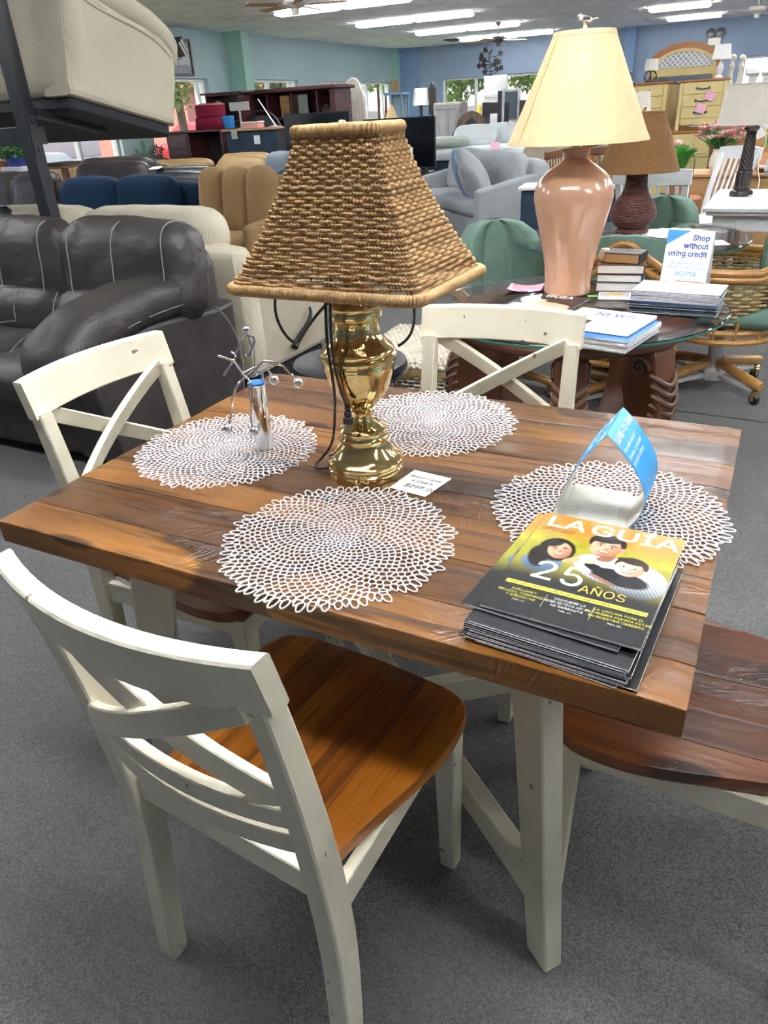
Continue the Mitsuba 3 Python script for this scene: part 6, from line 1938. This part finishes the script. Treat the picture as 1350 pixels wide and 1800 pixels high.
television(R(-5.32, 10.6, 0), 'large black television above the woven lamp shade, in front of the cherry hutch', 1.2, .81, .60)
television(R(-3.76, 10.3, 0), 'black television right of the woven lamp shade with a blue tape corner', 1.15, .68, .60)
solo('tape', 'bit of blue tape on the top corner of the right television', 'tape', cbox(0, 0, 0, .09, .06, .012, .002), 'm_sign_blue', R(-3.30, 10.3, 1.2805))

# bed with pillows by the far window
t = thing('bed', 'white mattress on a dark navy base by the far window', 'bed', R(-3.5, 12.9, 0, rz=2))
part(t, 'base', box(-.9, .95, -.9, .95, .05, .57, .03), 'm_fabric_navy')
part(t, 'mattress', tf(rbox(1.92, 1.92, .20, .06, 12, .03), M(.02, .02, .675)), 'm_bedding')
part(t, 'foot', cat([cbox(x, y, 0, .07, .07, .06) for x in (-.8, .85) for y in (-.8, .85)]), 'm_espresso')
for i, (x, y, rz, m, lab) in enumerate(((-3.40, 12.72, 20, 'm_quilt_grey', 'pale quilted pillow with grey stripes lying on the bed'), (-3.12, 13.15, -12, 'm_quilt_grey', 'pale grey patterned pillow propped up at the right of the bed'), (-3.70, 12.2, 8, 'm_sage', 'sage green striped pillow at the left end of the bed'))):
    k = thing('bed_pillow', lab, 'pillow', R(x, y, .93 if i < 2 else .86, rz=rz) @ M(rx=38 if i < 2 else 6), 'pillows on the bed')
    put(k, rbox(.60, .40, .13, .06, 12, .25, i, .004), m, True)
t = thing('headboard', 'scalloped dark wooden headboard with upholstered centre beyond the bed', 'headboard', R(-4.02, 14.3, 0))
top_ = spline([(x * .55, y) for x, y in [(-.75, .0), (-.75, .75), (-.68, .92), (-.55, 1.0), (-.48, 1.12), (-.25, 1.25), (0, 1.29), (.25, 1.25), (.48, 1.12), (.55, 1.0), (.68, .92), (.75, .75), (.75, 0)]], 90)
part(t, 'frame', tf(slab(Polygon(top_).buffer(0), -.03, .03, .01), M(rx=90)), 'm_carved_light')
part(t, 'panel', tf(slab(ell(0, .80, .19, .36), .02, .05, .012), M(rx=90)), 'm_espresso')
for x in (-.29, .29):
    part(t, 'side_panel', tf(slab(ell(x, .62, .08, .24, -20 * np.sign(x)), .02, .045, .01), M(rx=90)), 'm_espresso')

# white framed mirror, barn-door cabinet, dark mirrors, lamps near the far corner
t = thing('barn_cabinet', 'grey washed barn-door cabinet with crossed boards near the far corner', 'cabinet', R(-4.85, 15.2, 0))
part(t, 'body', box(-.30, .30, 0, .4, 0, 1.46, .01), 'm_grey_wood')
part(t, 'door', cat(box(-.29, -.01, -.03, 0, .08, 1.42, .006), box(.01, .29, -.03, 0, .08, 1.42, .006)), 'm_grey_paint')
part(t, 'door_brace', cat(bar((-.05, -.04, .12), (-.25, -.04, 1.36), .05, .02, up=(0, 1, 0)), bar((.05, -.04, .12), (.25, -.04, 1.36), .05, .02, up=(0, 1, 0)), box(-.29, .29, -.05, -.03, 1.34, 1.42), box(-.29, .29, -.05, -.03, .08, .18), box(-.025, .025, -.05, -.03, .08, 1.42)), 'm_grey_wood')
t = thing('corner_lamp', 'white shaded lamp with a dark stem on a table in the far blue corner', 'lamp', R(-5.79, 16.08, 0))
part(t, 'stand', lathe([(0, 1.2008), (.09, 1.2008), (.09, 1.22), (.025, 1.24), (.03, 1.38), (.03, 1.50), (0, 1.51)], 24), 'm_bronze')
drum(.185, .145, 1.44, 1.76, 'm_white', t, trim='m_white')
t = thing('tall_mirror_post', 'dark narrow mirror post rising left of the barn-door cabinet', 'post', R(-5.55, 16.15, 0))
part(t, 'post', tf(slab(Polygon([(-.08, 0), (.08, 0), (.08, 1.72), (0, 1.86), (-.08, 1.72)]), -.05, .05, .01), M(rx=90)), 'm_espresso')
part(t, 'chest', box(-.36, .22, -.25, .3, 0, 1.16, .01), 'm_espresso')
part(t, 'chest_top', box(-.39, .25, -.28, .32, 1.16, 1.20, .006), 'm_walnut')
t = thing('white_mirror', 'tall white framed mirror leaning by the far window', 'mirror', R(-3.42, 14.9, 0))
part(t, 'frame', cat(box(-.18, -.13, -.03, .03, 0, 1.62, .01), box(.13, .18, -.03, .03, 0, 1.62, .01), box(-.13, .13, -.03, .03, 1.57, 1.62, .01), box(-.13, .13, -.03, .03, 0, .12, .01)), 'm_frame_white')
part(t, 'glass', box(-.13, .13, -.01, .01, .12, 1.57, .001), 'm_mirror')
for i, x in enumerate((-3.80, -3.05)):
    t = thing('dark_cabinet', ['black open cabinet left of the white framed mirror', 'black cabinet right of the white framed mirror, beside the peach lamp shade'][i], 'cabinet', R(x, 15.0, 0))
    part(t, 'body', cat(box(-.17, -.14, -.2, .2, 0, 1.42), box(.14, .17, -.2, .2, 0, 1.60 if i == 0 else 1.42), box(-.14, .14, -.2, .2, 1.22, 1.41), box(-.14, .14, -.2, .2, .1, .14)), 'm_espresso')
    part(t, 'door', box(-.13, .13, -.21, -.19, .16, .9), 'm_grey_paint')
t = thing('white_panel_door', 'pale lilac white door panel leaning in the far window', 'panel', R(-4.78, 18.2, 0))
part(t, 'board', box(-.28, .28, -.02, .02, 0, 1.96, .006), 'm_white')
part(t, 'rail', box(-.25, .25, -.035, -.02, 1.52, 1.58, .004), 'm_frame_white')
t = thing('wall_tree', 'black metal tree branch decoration on the blue wall above the far window', 'wall decoration', R(-6.28, Y1 - .012, 0))
brs = [tube(spline([(0, 0, 1.98), (.02, 0, 2.25), (-.02, 0, 2.45), (.05, 0, 2.72)], 20), .014, 6)]
lv = []
g = np.random.default_rng(8)
for i in range(15):
    z = g.uniform(2.1, 2.65)
    s = 1 if i % 2 else -1
    e = np.array([s * g.uniform(.12, .33), 0, z + g.uniform(.02, .18)])
    brs.append(tube(spline([(.01, 0, z), (e[0] * .5, 0, z + .02), e], 8), .008, 5))
    for q in range(5):
        lv.append(tf(prism(ell(.04, 0, .04, .022), .004), M(*e, rx=90) @ M(rz=72 * q + 20 * i)))
part(t, 'branch', cat(brs), 'm_bronze')
part(t, 'leaves', cat(lv), 'm_bronze', kind='stuff')
t = thing('white_cube_shelf', 'white low shelf unit by the bed below the peach lamp shade', 'shelf', R(-1.9, 12.6, 0))
part(t, 'body', cat(box(-.5, .5, -.2, .2, .62, .66), box(-.5, .5, -.2, .2, 0, .04), [box(x - .02, x + .02, -.2, .2, .04, .62) for x in (-.48, 0, .48)]), 'm_white')

# pale wood coffee table, tan armchair and black console under the peach lamp shade
t = thing('coffee_table', 'pale wood and white coffee table beyond the grey sofa under the peach lamp shade', 'table', R(-1.55, 10.4, 0, rz=8))
part(t, 'top', box(-.55, .65, -.35, .35, .50, .54, .008), 'm_grey_wood')
part(t, 'apron', box(-.5, .6, -.3, .3, .40, .50, .01), 'm_oak')
for x in (-.5, .6):
    for y in (-.3, .3):
        part(t, 'leg', cbox(x, y, 0, .07, .07, .42, .006), 'm_walnut')
sofa(R(-1.95, 11.35, 0, rz=-20), 'beige fabric armchair behind the pale coffee table', .95, .9, 'm_suede_beige', h=.86, seats=1, arm=.18, armh=.62, name='armchair', category='armchair')
solo('wooden_column', 'square brown wooden pedestal under the peach lamp shade', 'pedestal', cat(cbox(0, 0, 0, .30, .30, .04), cbox(0, 0, .04, .24, .24, .82), cbox(0, 0, .86, .30, .30, .03)), 'm_honey', R(-.92, 9.9, 0))
t = thing('black_console', 'navy black console table with a white top behind the peach lamp', 'console table', M(-.62, 6.75, 0, rz=8))
part(t, 'body', box(-.45, .45, -.2, .2, .08, .66, .01), 'm_fabric_navy')
part(t, 'top', box(-.48, .48, -.23, .23, .66, .69, .006), 'm_white')
for x in (-.4, .4):
    part(t, 'leg', cat(cbox(x, -.16, 0, .04, .04, .09), cbox(x, .16, 0, .04, .04, .09)), 'm_espresso')
for i, (x, y) in enumerate(((-.55, 8.3), (-.93, 7.95))):
    t = thing('spindle_chair', ['small dark wooden spindle chair behind the grey sofa arm', 'dark wooden chair with turned legs between the grey sofa and the peach lamp'][i], 'chair', M(x, y, 0, rz=30 + 50 * i), 'dark spindle chairs')
    part(t, 'seat', slab(rpoly(.40, .38, .08), .43, .46, .006), 'm_walnut')
    for a, b in ((-.15, -.14), (.15, -.14), (-.15, .14), (.15, .14)):
        part(t, 'leg', tube([(a * 1.25, b * 1.25, 0), (a * 1.1, b * 1.1, .2), (a, b, .43)], [.012, .018, .014], 10), 'm_walnut')
    part(t, 'stretcher', cat(tube([(-.18, -.16, .16), (-.18, .16, .16)], .009, 8), tube([(.18, -.16, .16), (.18, .16, .16)], .009, 8), tube([(-.18, 0, .16), (.18, 0, .16)], .009, 8)), 'm_walnut')
    for x_ in np.linspace(-.16, .16, 6):
        part(t, 'spindle', tube([(x_, .16, .46), (x_ * 1.1, .22, .84)], .008, 8), 'm_walnut')
    part(t, 'crest', tf(rbox(.42, .03, .09, .014, 8), M(0, .225, .87)), 'm_walnut')

# ------------------------------------------------------------------ desks, hutch and shelves along the left wall (room coordinates)
def carcass(w, d, h, shelves, th=.025, divs=()):
    b = [box(-w / 2, -w / 2 + th, -d / 2, d / 2, 0, h), box(w / 2 - th, w / 2, -d / 2, d / 2, 0, h), box(-w / 2 + th, w / 2 - th, d / 2 - .012, d / 2, 0, h)]
    b += [box(-w / 2 + th, w / 2 - th, -d / 2, d / 2 - .012, z, z + th) for z in shelves]
    b += [box(x - th / 2, x + th / 2, -d / 2, d / 2 - .012, z0, z1) for x, z0, z1 in divs]
    return cat(b)


t = thing('cherry_desk', 'dark cherry kneehole desk raised on a plinth at the left, carrying a burgundy stool', 'desk', R(-8.05, 11.25, 0))
part(t, 'plinth', box(-.62, .62, -.25, .3, 0, .48, .01), 'm_cherry_dark')
part(t, 'pedestal', box(-.62, -.12, -.30, .3, .48, 1.21, .008), 'm_cherry')
part(t, 'side_panel', box(.58, .62, -.30, .3, .48, 1.21, .004), 'm_cherry')
part(t, 'back_panel', box(-.12, .58, .26, .3, .48, 1.21, .004), 'm_cherry_dark')
part(t, 'top', box(-.66, .66, -.34, .32, 1.21, 1.245, .008), 'm_cherry')
d = part(t, 'drawer', box(-.58, -.16, -.318, -.30, .98, 1.18, .006), 'm_cherry')
part(d, 'knob', ball((-.2, -.33, 1.08), .018), 'm_brass', True)
part(t, 'door', box(-.58, -.16, -.318, -.30, .52, .95, .006), 'm_cherry')
part(t, 'tower', box(-.1, .15, -.2, .1, .52, .75, .006), 'm_cherry')
t = thing('skirted_stool', 'round burgundy skirted stool standing on the cherry desk', 'stool', R(-7.84, 11.27, 1.2458))
part(t, 'skirt', lathe([(0, 0), (.30, 0), (.275, .18), (.25, .19), (0, .19)], 90, lobes=22, amp=.022), 'm_burgundy', True)
part(t, 'seat', lathe([(0, .185), (.25, .19), (.262, .22), (.262, .36), (.25, .39), (.15, .405), (0, .41)], 48), 'm_burgundy', True)
part(t, 'gimp', tube([(.256 * math.cos(a), .256 * math.sin(a), .385) for a in np.linspace(0, 6.2832, 40, endpoint=False)], .009, 6, closed=True), 'm_petal_pink')
t = thing('cherry_bookcase', 'cherry corner bookcase with a round clock in it beside the green column', 'bookcase', R(-8.1, 12.2, 0))
part(t, 'carcass', carcass(.76, .36, 1.80, (.02, .45, .9, 1.34, 1.775)), 'm_cherry')
part(t, 'cornice', box(-.47, .47, -.22, .2, 1.80, 1.83, .01), 'm_cherry')
solo('plate_clock', 'pale round clock on the upper shelf of the cherry bookcase', 'clock', tf(cat(lathe([(0, 0), (.16, 0), (.165, .01), (.15, .02), (0, .018)], 40), [box(-.004, .004, 0, .11, .019, .021, .001), box(0, .08, -.004, .004, .019, .021, .001)]), M(rx=78)), 'm_grey_paint', R(-8.30, 12.12, 1.532))
solo('blue_box', 'bright blue carton on the bookcase left of the black standing desk', 'box', cat(box(-.13, .13, -.06, .06, 0, .20, .006), box(-.13, .13, -.064, -.06, .15, .2, .002)), 'm_cyan_box', R(-7.53, 11.28, 1.2458))
t = thing('standing_desk', 'black desk with a light oak top and white price cards, left of the cherry hutch', 'desk', R(-6.62, 10.9, 0))
part(t, 'top', box(-.55, .54, -.32, .32, 1.205, 1.235, .006), 'm_oak')
part(t, 'panel', box(-.50, .50, -.26, -.24, .3, 1.205, .004), 'm_fabric_navy')
for x in (-.475, .475):
    part(t, 'leg', box(x - .025, x + .025, -.24, .28, 0, 1.205), 'm_vinyl_black')
for x, z, m in ((-.28, 1.17, 'm_sage'), (.12, 1.08, 'm_paper_white')):
    solo('price_card', 'small green price card on the black desk edge' if m == 'm_sage' else 'white price card with blue print hanging on the black desk', 'card', cat(box(-.06, .06, -.003, 0, -.08, .05, .001), box(-.02, .02, -.004, -.003, 0, .03, .0005)), m, R(-6.62 + x, 10.9 - .265 - (.06 if m == 'm_sage' else 0), z))
t = thing('desk_items', 'pale paper box lying on the oak desk top', 'box', R(-6.65, 10.85, 1.2358))
part(t, 'box', box(-.2, .12, -.1, .1, 0, .08, .006), 'm_petal_pink')
part(t, 'lid', box(-.21, .13, -.11, .11, .08, .10, .004), 'm_paper')
t = thing('black_chair_back', 'arched black metal chair back behind the oak desk', 'chair', R(-7.0, 11.6, 0))
part(t, 'hoop', tube(spline([(-.42, 0, 0), (-.42, 0, .95), (-.36, 0, 1.28), (-.15, 0, 1.46), (.15, 0, 1.46), (.36, 0, 1.28), (.42, 0, .95), (.42, 0, 0)], 60), .016, 8), 'm_vinyl_black')
part(t, 'panel', tf(slab(ell(0, 1.12, .38, .30), -.006, .006, .002), M(rx=90)), 'm_vinyl_black')
t = thing('desk_lamp_arm', 'slanted grey metal lamp arm rising from the oak desk top', 'lamp', R(-6.25, 10.85, 1.2358))
part(t, 'base', lathe([(0, 0), (.11, 0), (.11, .015), (.02, .03), (0, .03)], 28), 'm_grey_paint')
part(t, 'arm', tube([(0, 0, .03), (-.28, 0, .42)], .012, 8), 'm_steel_tube')
t = thing('wooden_word_sign', 'pale lettered block sign against the green column', 'sign', R(-6.98, 11.05, 1.2358))
part(t, 'board', box(-.28, .12, -.01, .01, .27, .40, .004), 'm_grey_paint')
part(t, 'post', cat(box(-.1, -.07, -.01, .01, 0, .27), box(-.14, -.03, -.05, .05, 0, .012)), 'm_grey_paint')

t = thing('cherry_hutch', 'large dark cherry hutch with open shelves above the black television', 'hutch', R(-6.85, 12.7, 0, rz=-6))
part(t, 'carcass', carcass(2.0, .50, 1.77, (.02, .74, 1.33), .03, ((-.58, .74, 1.75), (.58, .74, 1.75), (0, 1.36, 1.75))), 'm_cherry')
part(t, 'cornice', box(-1.08, 1.08, -.34, .28, 1.77, 1.84, .03), 'm_cherry')
for x in (-.94, .94):
    part(t, 'pilaster', box(x - .06, x + .06, -.27, -.25, 0, 1.77), 'm_cherry')
for x in (-.73, .73):
    part(t, 'cupboard', box(x - .13, x + .13, -.25, .2, .77, 1.32 if x > 0 else 1.1, .006), 'm_cherry')
part(t, 'lower_body', box(-.96, .96, -.24, .23, .05, .74, .008), 'm_cherry')
for i, (x, z, m, lab) in enumerate(((-.30, 1.361, 'm_oak', 'yellow lit wooden board standing in the cherry hutch'), (.12, 1.361, 'm_sage', 'grey green panel in the middle of the cherry hutch'))):
    solo('shelf_board', lab, 'board', box(-.11, .11, -.01, .01, 0, .36, .004), m, R(-6.85, 12.7, 0, rz=-6) @ M(x, -.05, z))
solo('hanging_tag', 'pink tag hanging in the cherry hutch', 'tag', cat(box(-.04, .04, -.002, .002, -.16, 0, .001), tube([(0, 0, 0), (0, 0, .12)], .003, 5)), 'm_pink', R(-6.85, 12.7, 0, rz=-6) @ M(.05, -.28, 1.30))
t = thing('mantel_clock', 'small dark clock with an orange glint on the lower hutch shelf', 'clock', R(-6.85, 12.7, 0, rz=-6) @ M(-.50, -.12, .7708))
part(t, 'case', cat(box(-.09, .09, -.05, .05, 0, .20, .01), lathe([(0, .2), (.05, .2), (.02, .24), (0, .25)], 16)), 'm_pewter')
part(t, 'face', tf(lathe([(0, 0), (.05, 0), (.045, .008), (0, .008)], 24), M(0, -.05, .12, rx=90)), 'm_orange_red')
t = thing('toy_house', 'small cherry wooden house model on the right shelf of the hutch', 'ornament', R(-6.85, 12.7, 0, rz=-6) @ M(.73, -.12, 1.361))
part(t, 'body', box(-.12, .12, -.05, .05, 0, .10), 'm_cherry')
part(t, 'roof', tf(slab(Polygon([(-.14, .10), (.14, .10), (0, .20)]), -.06, .06, .003), M(rx=90)), 'm_cherry_dark')
t = thing('oval_headboard', 'pale oval arched headboard standing right of the cherry hutch', 'headboard', R(-6.32, 13.9, 0))
part(t, 'panel', tf(slab(Polygon([(-.24, 0)] + [(-.24 * math.cos(a), 1.40 + .55 * math.sin(a)) for a in np.linspace(0, math.pi, 40)] + [(.24, 0)]), -.025, .025, .008), M(rx=90)), 'm_wicker_white')
part(t, 'rib', cat([box(x - .006, x + .006, -.032, -.025, .1, 1.40 + .52 * math.sqrt(1 - (x / .24) ** 2), .002) for x in np.linspace(-.18, .18, 7)] + [box(-.21, .21, -.031, -.025, z - .004, z + .004, .002) for z in (.6, 1.0, 1.4)]), 'm_paper_grey')
part(t, 'edge', tf(tube([(-.24 * math.cos(a), 1.40 + .55 * math.sin(a), 0) for a in np.linspace(0, math.pi, 40)], .03, 8), M(rx=90)), 'm_paper')
t = thing('water_bottle', 'clear jug with a bright blue lid on the counter by the far left window', 'jug', R(-6.62, 14.75, 0))
part(t, 'jug', lathe([(0, 1.10), (.13, 1.10), (.14, 1.14), (.14, 1.36), (.12, 1.40), (0, 1.40)], 28), 'm_grey_paint')
part(t, 'lid', lathe([(0, 1.40), (.14, 1.40), (.14, 1.46), (0, 1.47)], 28), 'm_plastic_blue')
part(t, 'stand', box(-.25, .25, -.2, .2, 0, 1.10, .01), 'm_white')
for i, (x, lab) in enumerate(((-6.60, 'left of two slim brown wooden easel legs before the left window'), (-6.44, 'right of two slim brown wooden easel legs before the left window'))):
    solo('easel_leg', lab, 'easel', cat(bar((-.06, 0, 0), (.03, 0, 1.62), .045, .03), box(-.1, .1, -.1, .1, 0, .03)), 'm_walnut', R(x, 15.6, 0))
t = thing('glass_cabinet', 'pale blue white glass display cabinet in the far corner', 'cabinet', R(-6.78, 17.0, 0))
part(t, 'frame', cat([box(x - .02, x + .02, y - .02, y + .02, 0, 1.70) for x in (-.20, .20) for y in (-.18, .18)], box(-.23, .23, -.22, .22, 1.68, 1.73), box(-.22, .22, -.20, .20, 0, .1), box(-.20, .20, -.18, .18, .9, .92)), 'm_wall_deep')
part(t, 'back', box(-.20, .20, .17, .18, .1, 1.7, .002), 'm_wall_teal')
solo('cone_lamp', 'small cream conical shade just above the woven shade rim', 'lamp', cat(lathe([(0, 0), (.12, 0), (.12, .02), (.015, .04), (.015, 1.2), (0, 1.2)], 20), lathe([(.15, 1.16), (.03, 1.46), (.025, 1.46), (.145, 1.16)], 32)), 'm_linen', R(-4.72, 12.15, 0))
solo('brown_carton', 'flat brown cardboard panel hung high beside the far corner column', 'panel', box(0, .04, -.19, .19, 1.86, 2.13, .006), 'm_oak', R(X0 + .17, 21.85, 0))
t = thing('wall_picture', 'dark framed tree picture on the teal wall above the left window', 'picture', R(X0 + .004, 11.95, 2.46))
part(t, 'frame', cat(box(0, .04, -.72, -.68, -.30, .30), box(0, .04, .68, .72, -.30, .30), box(0, .04, -.68, .68, .26, .30), box(0, .04, -.68, .68, -.30, -.26)), 'm_bronze')
part(t, 'canvas', box(0, .012, -.68, .68, -.26, .26, .002), 'm_grey_paint')
part(t, 'print', cat([tf(prism(p, .003), M(.012) @ np.array([[0, 0, 1, 0], [1, 0, 0, 0], [0, 1, 0, 0], [0, 0, 0, 1.0]])) for p in (Polygon(spline([(-.66, -.25), (-.66, -.12), (-.2, -.06), (.2, -.14), (.66, -.18), (.66, -.25)], 30)), cat_poly(ell(.30, .05, .17, .10), ell(-.10, .08, .2, .12), sbox(.29, -.15, .31, .05), sbox(-.11, -.12, -.09, .02)))]), 'm_pewter', False)
t = thing('bracket_speaker', 'small dark striped box mounted near the upper sofa by the framed picture', 'speaker', R(-8.9, 12.05, 2.60))
part(t, 'box', tf(box(-.09, .09, -.10, .10, -.13, .13, .01), M(rx=38)), 'm_fan_bronze')
part(t, 'stripe', tf(cat([box(.088, .093, y, y + .035, -.12, .12, .002) for y in (-.08, .0)]), M(rx=38)), 'm_white')
part(t, 'mount', bar((-.26, 0, .0), (-.08, 0, 0), .03, .03), 'm_fan_bronze')

# window sill things at the far left
t = thing('planter', 'blue pot with a bushy plant on a white box at the left window', 'plant', R(-7.45, 6.62, 0))
part(t, 'box', box(-.19, .19, -.18, .18, 0, 1.0, .01), 'm_grey_paint')
part(t, 'pot', lathe([(0, 1.0), (.14, 1.0), (.18, 1.09), (.17, 1.10), (.15, 1.08), (0, 1.08)], 28), 'm_pot_blue')
part(t, 'foliage', leaves((0, 0, 1.20), (.26, .24, .14), 700, .035, 31), 'm_leaf_deep', False, kind='stuff')
t = thing('terracotta_pot', 'terracotta pot with dry pinkish flowers at the left edge window', 'plant', R(-7.80, 6.62, 0))
part(t, 'stand', box(-.14, .14, -.14, .14, 0, .92, .01), 'm_walnut')
part(t, 'pot', lathe([(0, .92), (.09, .92), (.13, 1.05), (.12, 1.06), (.10, 1.04), (0, 1.04)], 24), 'm_terracotta')
part(t, 'dry_flowers', leaves((0, 0, 1.14), (.15, .15, .12), 260, .03, 33), 'm_petal_pink', False, kind='stuff')
sofa(M(-8.40, 7.42, 0, rz=3), 'tan upholstered chaise with wooden rail under the left window plants', 1.3, .9, 'm_leather_tan', h=.90, seats=1, name='chaise', category='chaise')
t = thing('serving_tray', 'dark rimmed tray on the sill side table right of the steel post', 'tray', R(-7.33, 7.2, 0))
part(t, 'table', cat(box(-.18, .18, -.2, .2, .93, .96), [box(x - .02, x + .02, y - .02, y + .02, 0, .93) for x in (-.15, .15) for y in (-.17, .17)]), 'm_walnut')
part(t, 'rim', cat(box(-.18, .18, -.2, -.18, .96, 1.0), box(-.18, .18, .18, .2, .96, 1.0), box(-.18, -.16, -.18, .18, .96, 1.0), box(.16, .18, -.18, .18, .96, 1.0)), 'm_espresso')
t = thing('wood_headrail', 'curved dark wooden headboard top beyond the tan sectional', 'headboard', R(-8.66, 10.3, -.09))
part(t, 'board', tf(slab(Polygon(spline([(-.5, 0), (-.5, .96), (-.2, 1.03), (.15, 1.02), (.5, .92), (.5, 0)], 40)).buffer(0), -.02, .02, .006), M(rx=90)), 'm_cherry')
t = thing('house_plant', 'broad leafed green plant before the teal pier between the left windows', 'plant', R(-8.25, 9.85, -.0))
part(t, 'pot', lathe([(0, 0), (.14, 0), (.18, .3), (.16, .32), (0, .3)], 24), 'm_terracotta')
ls = []
for i, (dx, dz, a) in enumerate(((-.16, .98, -40), (-.02, 1.06, -10), (.14, 1.02, 35), (.05, .92, 60), (-.12, .9, -65))):
    ls.append(tf(slab(ell(0, .11, .045, .12), -.002, .002, .0008), M(dx * .5, 0, dz - .12) @ M(rx=80, ry=a)))
    ls.append(tube([(0, 0, .28), (dx * .4, 0, .7), (dx * .5, 0, dz - .12)], .006, 6))
part(t, 'leaf', cat(ls), 'm_leaf_deep')
t = thing('metal_flower', 'dark metal flower cluster rising behind the tan sectional', 'ornament', R(-7.93, 9.8, -.08))
part(t, 'stems', cat([tube(spline([(0, 0, 0), (x * .4, 0, .6), (x, 0, z)], 12), .006, 6) for x, z in ((-.1, 1.05), (0, 1.12), (.1, 1.09), (.05, 1.0))]), 'm_bronze')
part(t, 'flower', cat([tf(prism(ell(.03, 0, .03, .014), .004), M(x, -.01 * q, z, rx=90) @ M(rz=72 * q)) for x, z in ((-.1, 1.05), (0, 1.12), (.1, 1.09), (.05, 1.0)) for q in range(5)]), 'm_bronze')
struct('trim_5', box(-.9, 2.2, -.006, .006, -.001, .0012, .0005), 'm_vinyl_black', M(1.19, 2.955, 0, rz=-3))
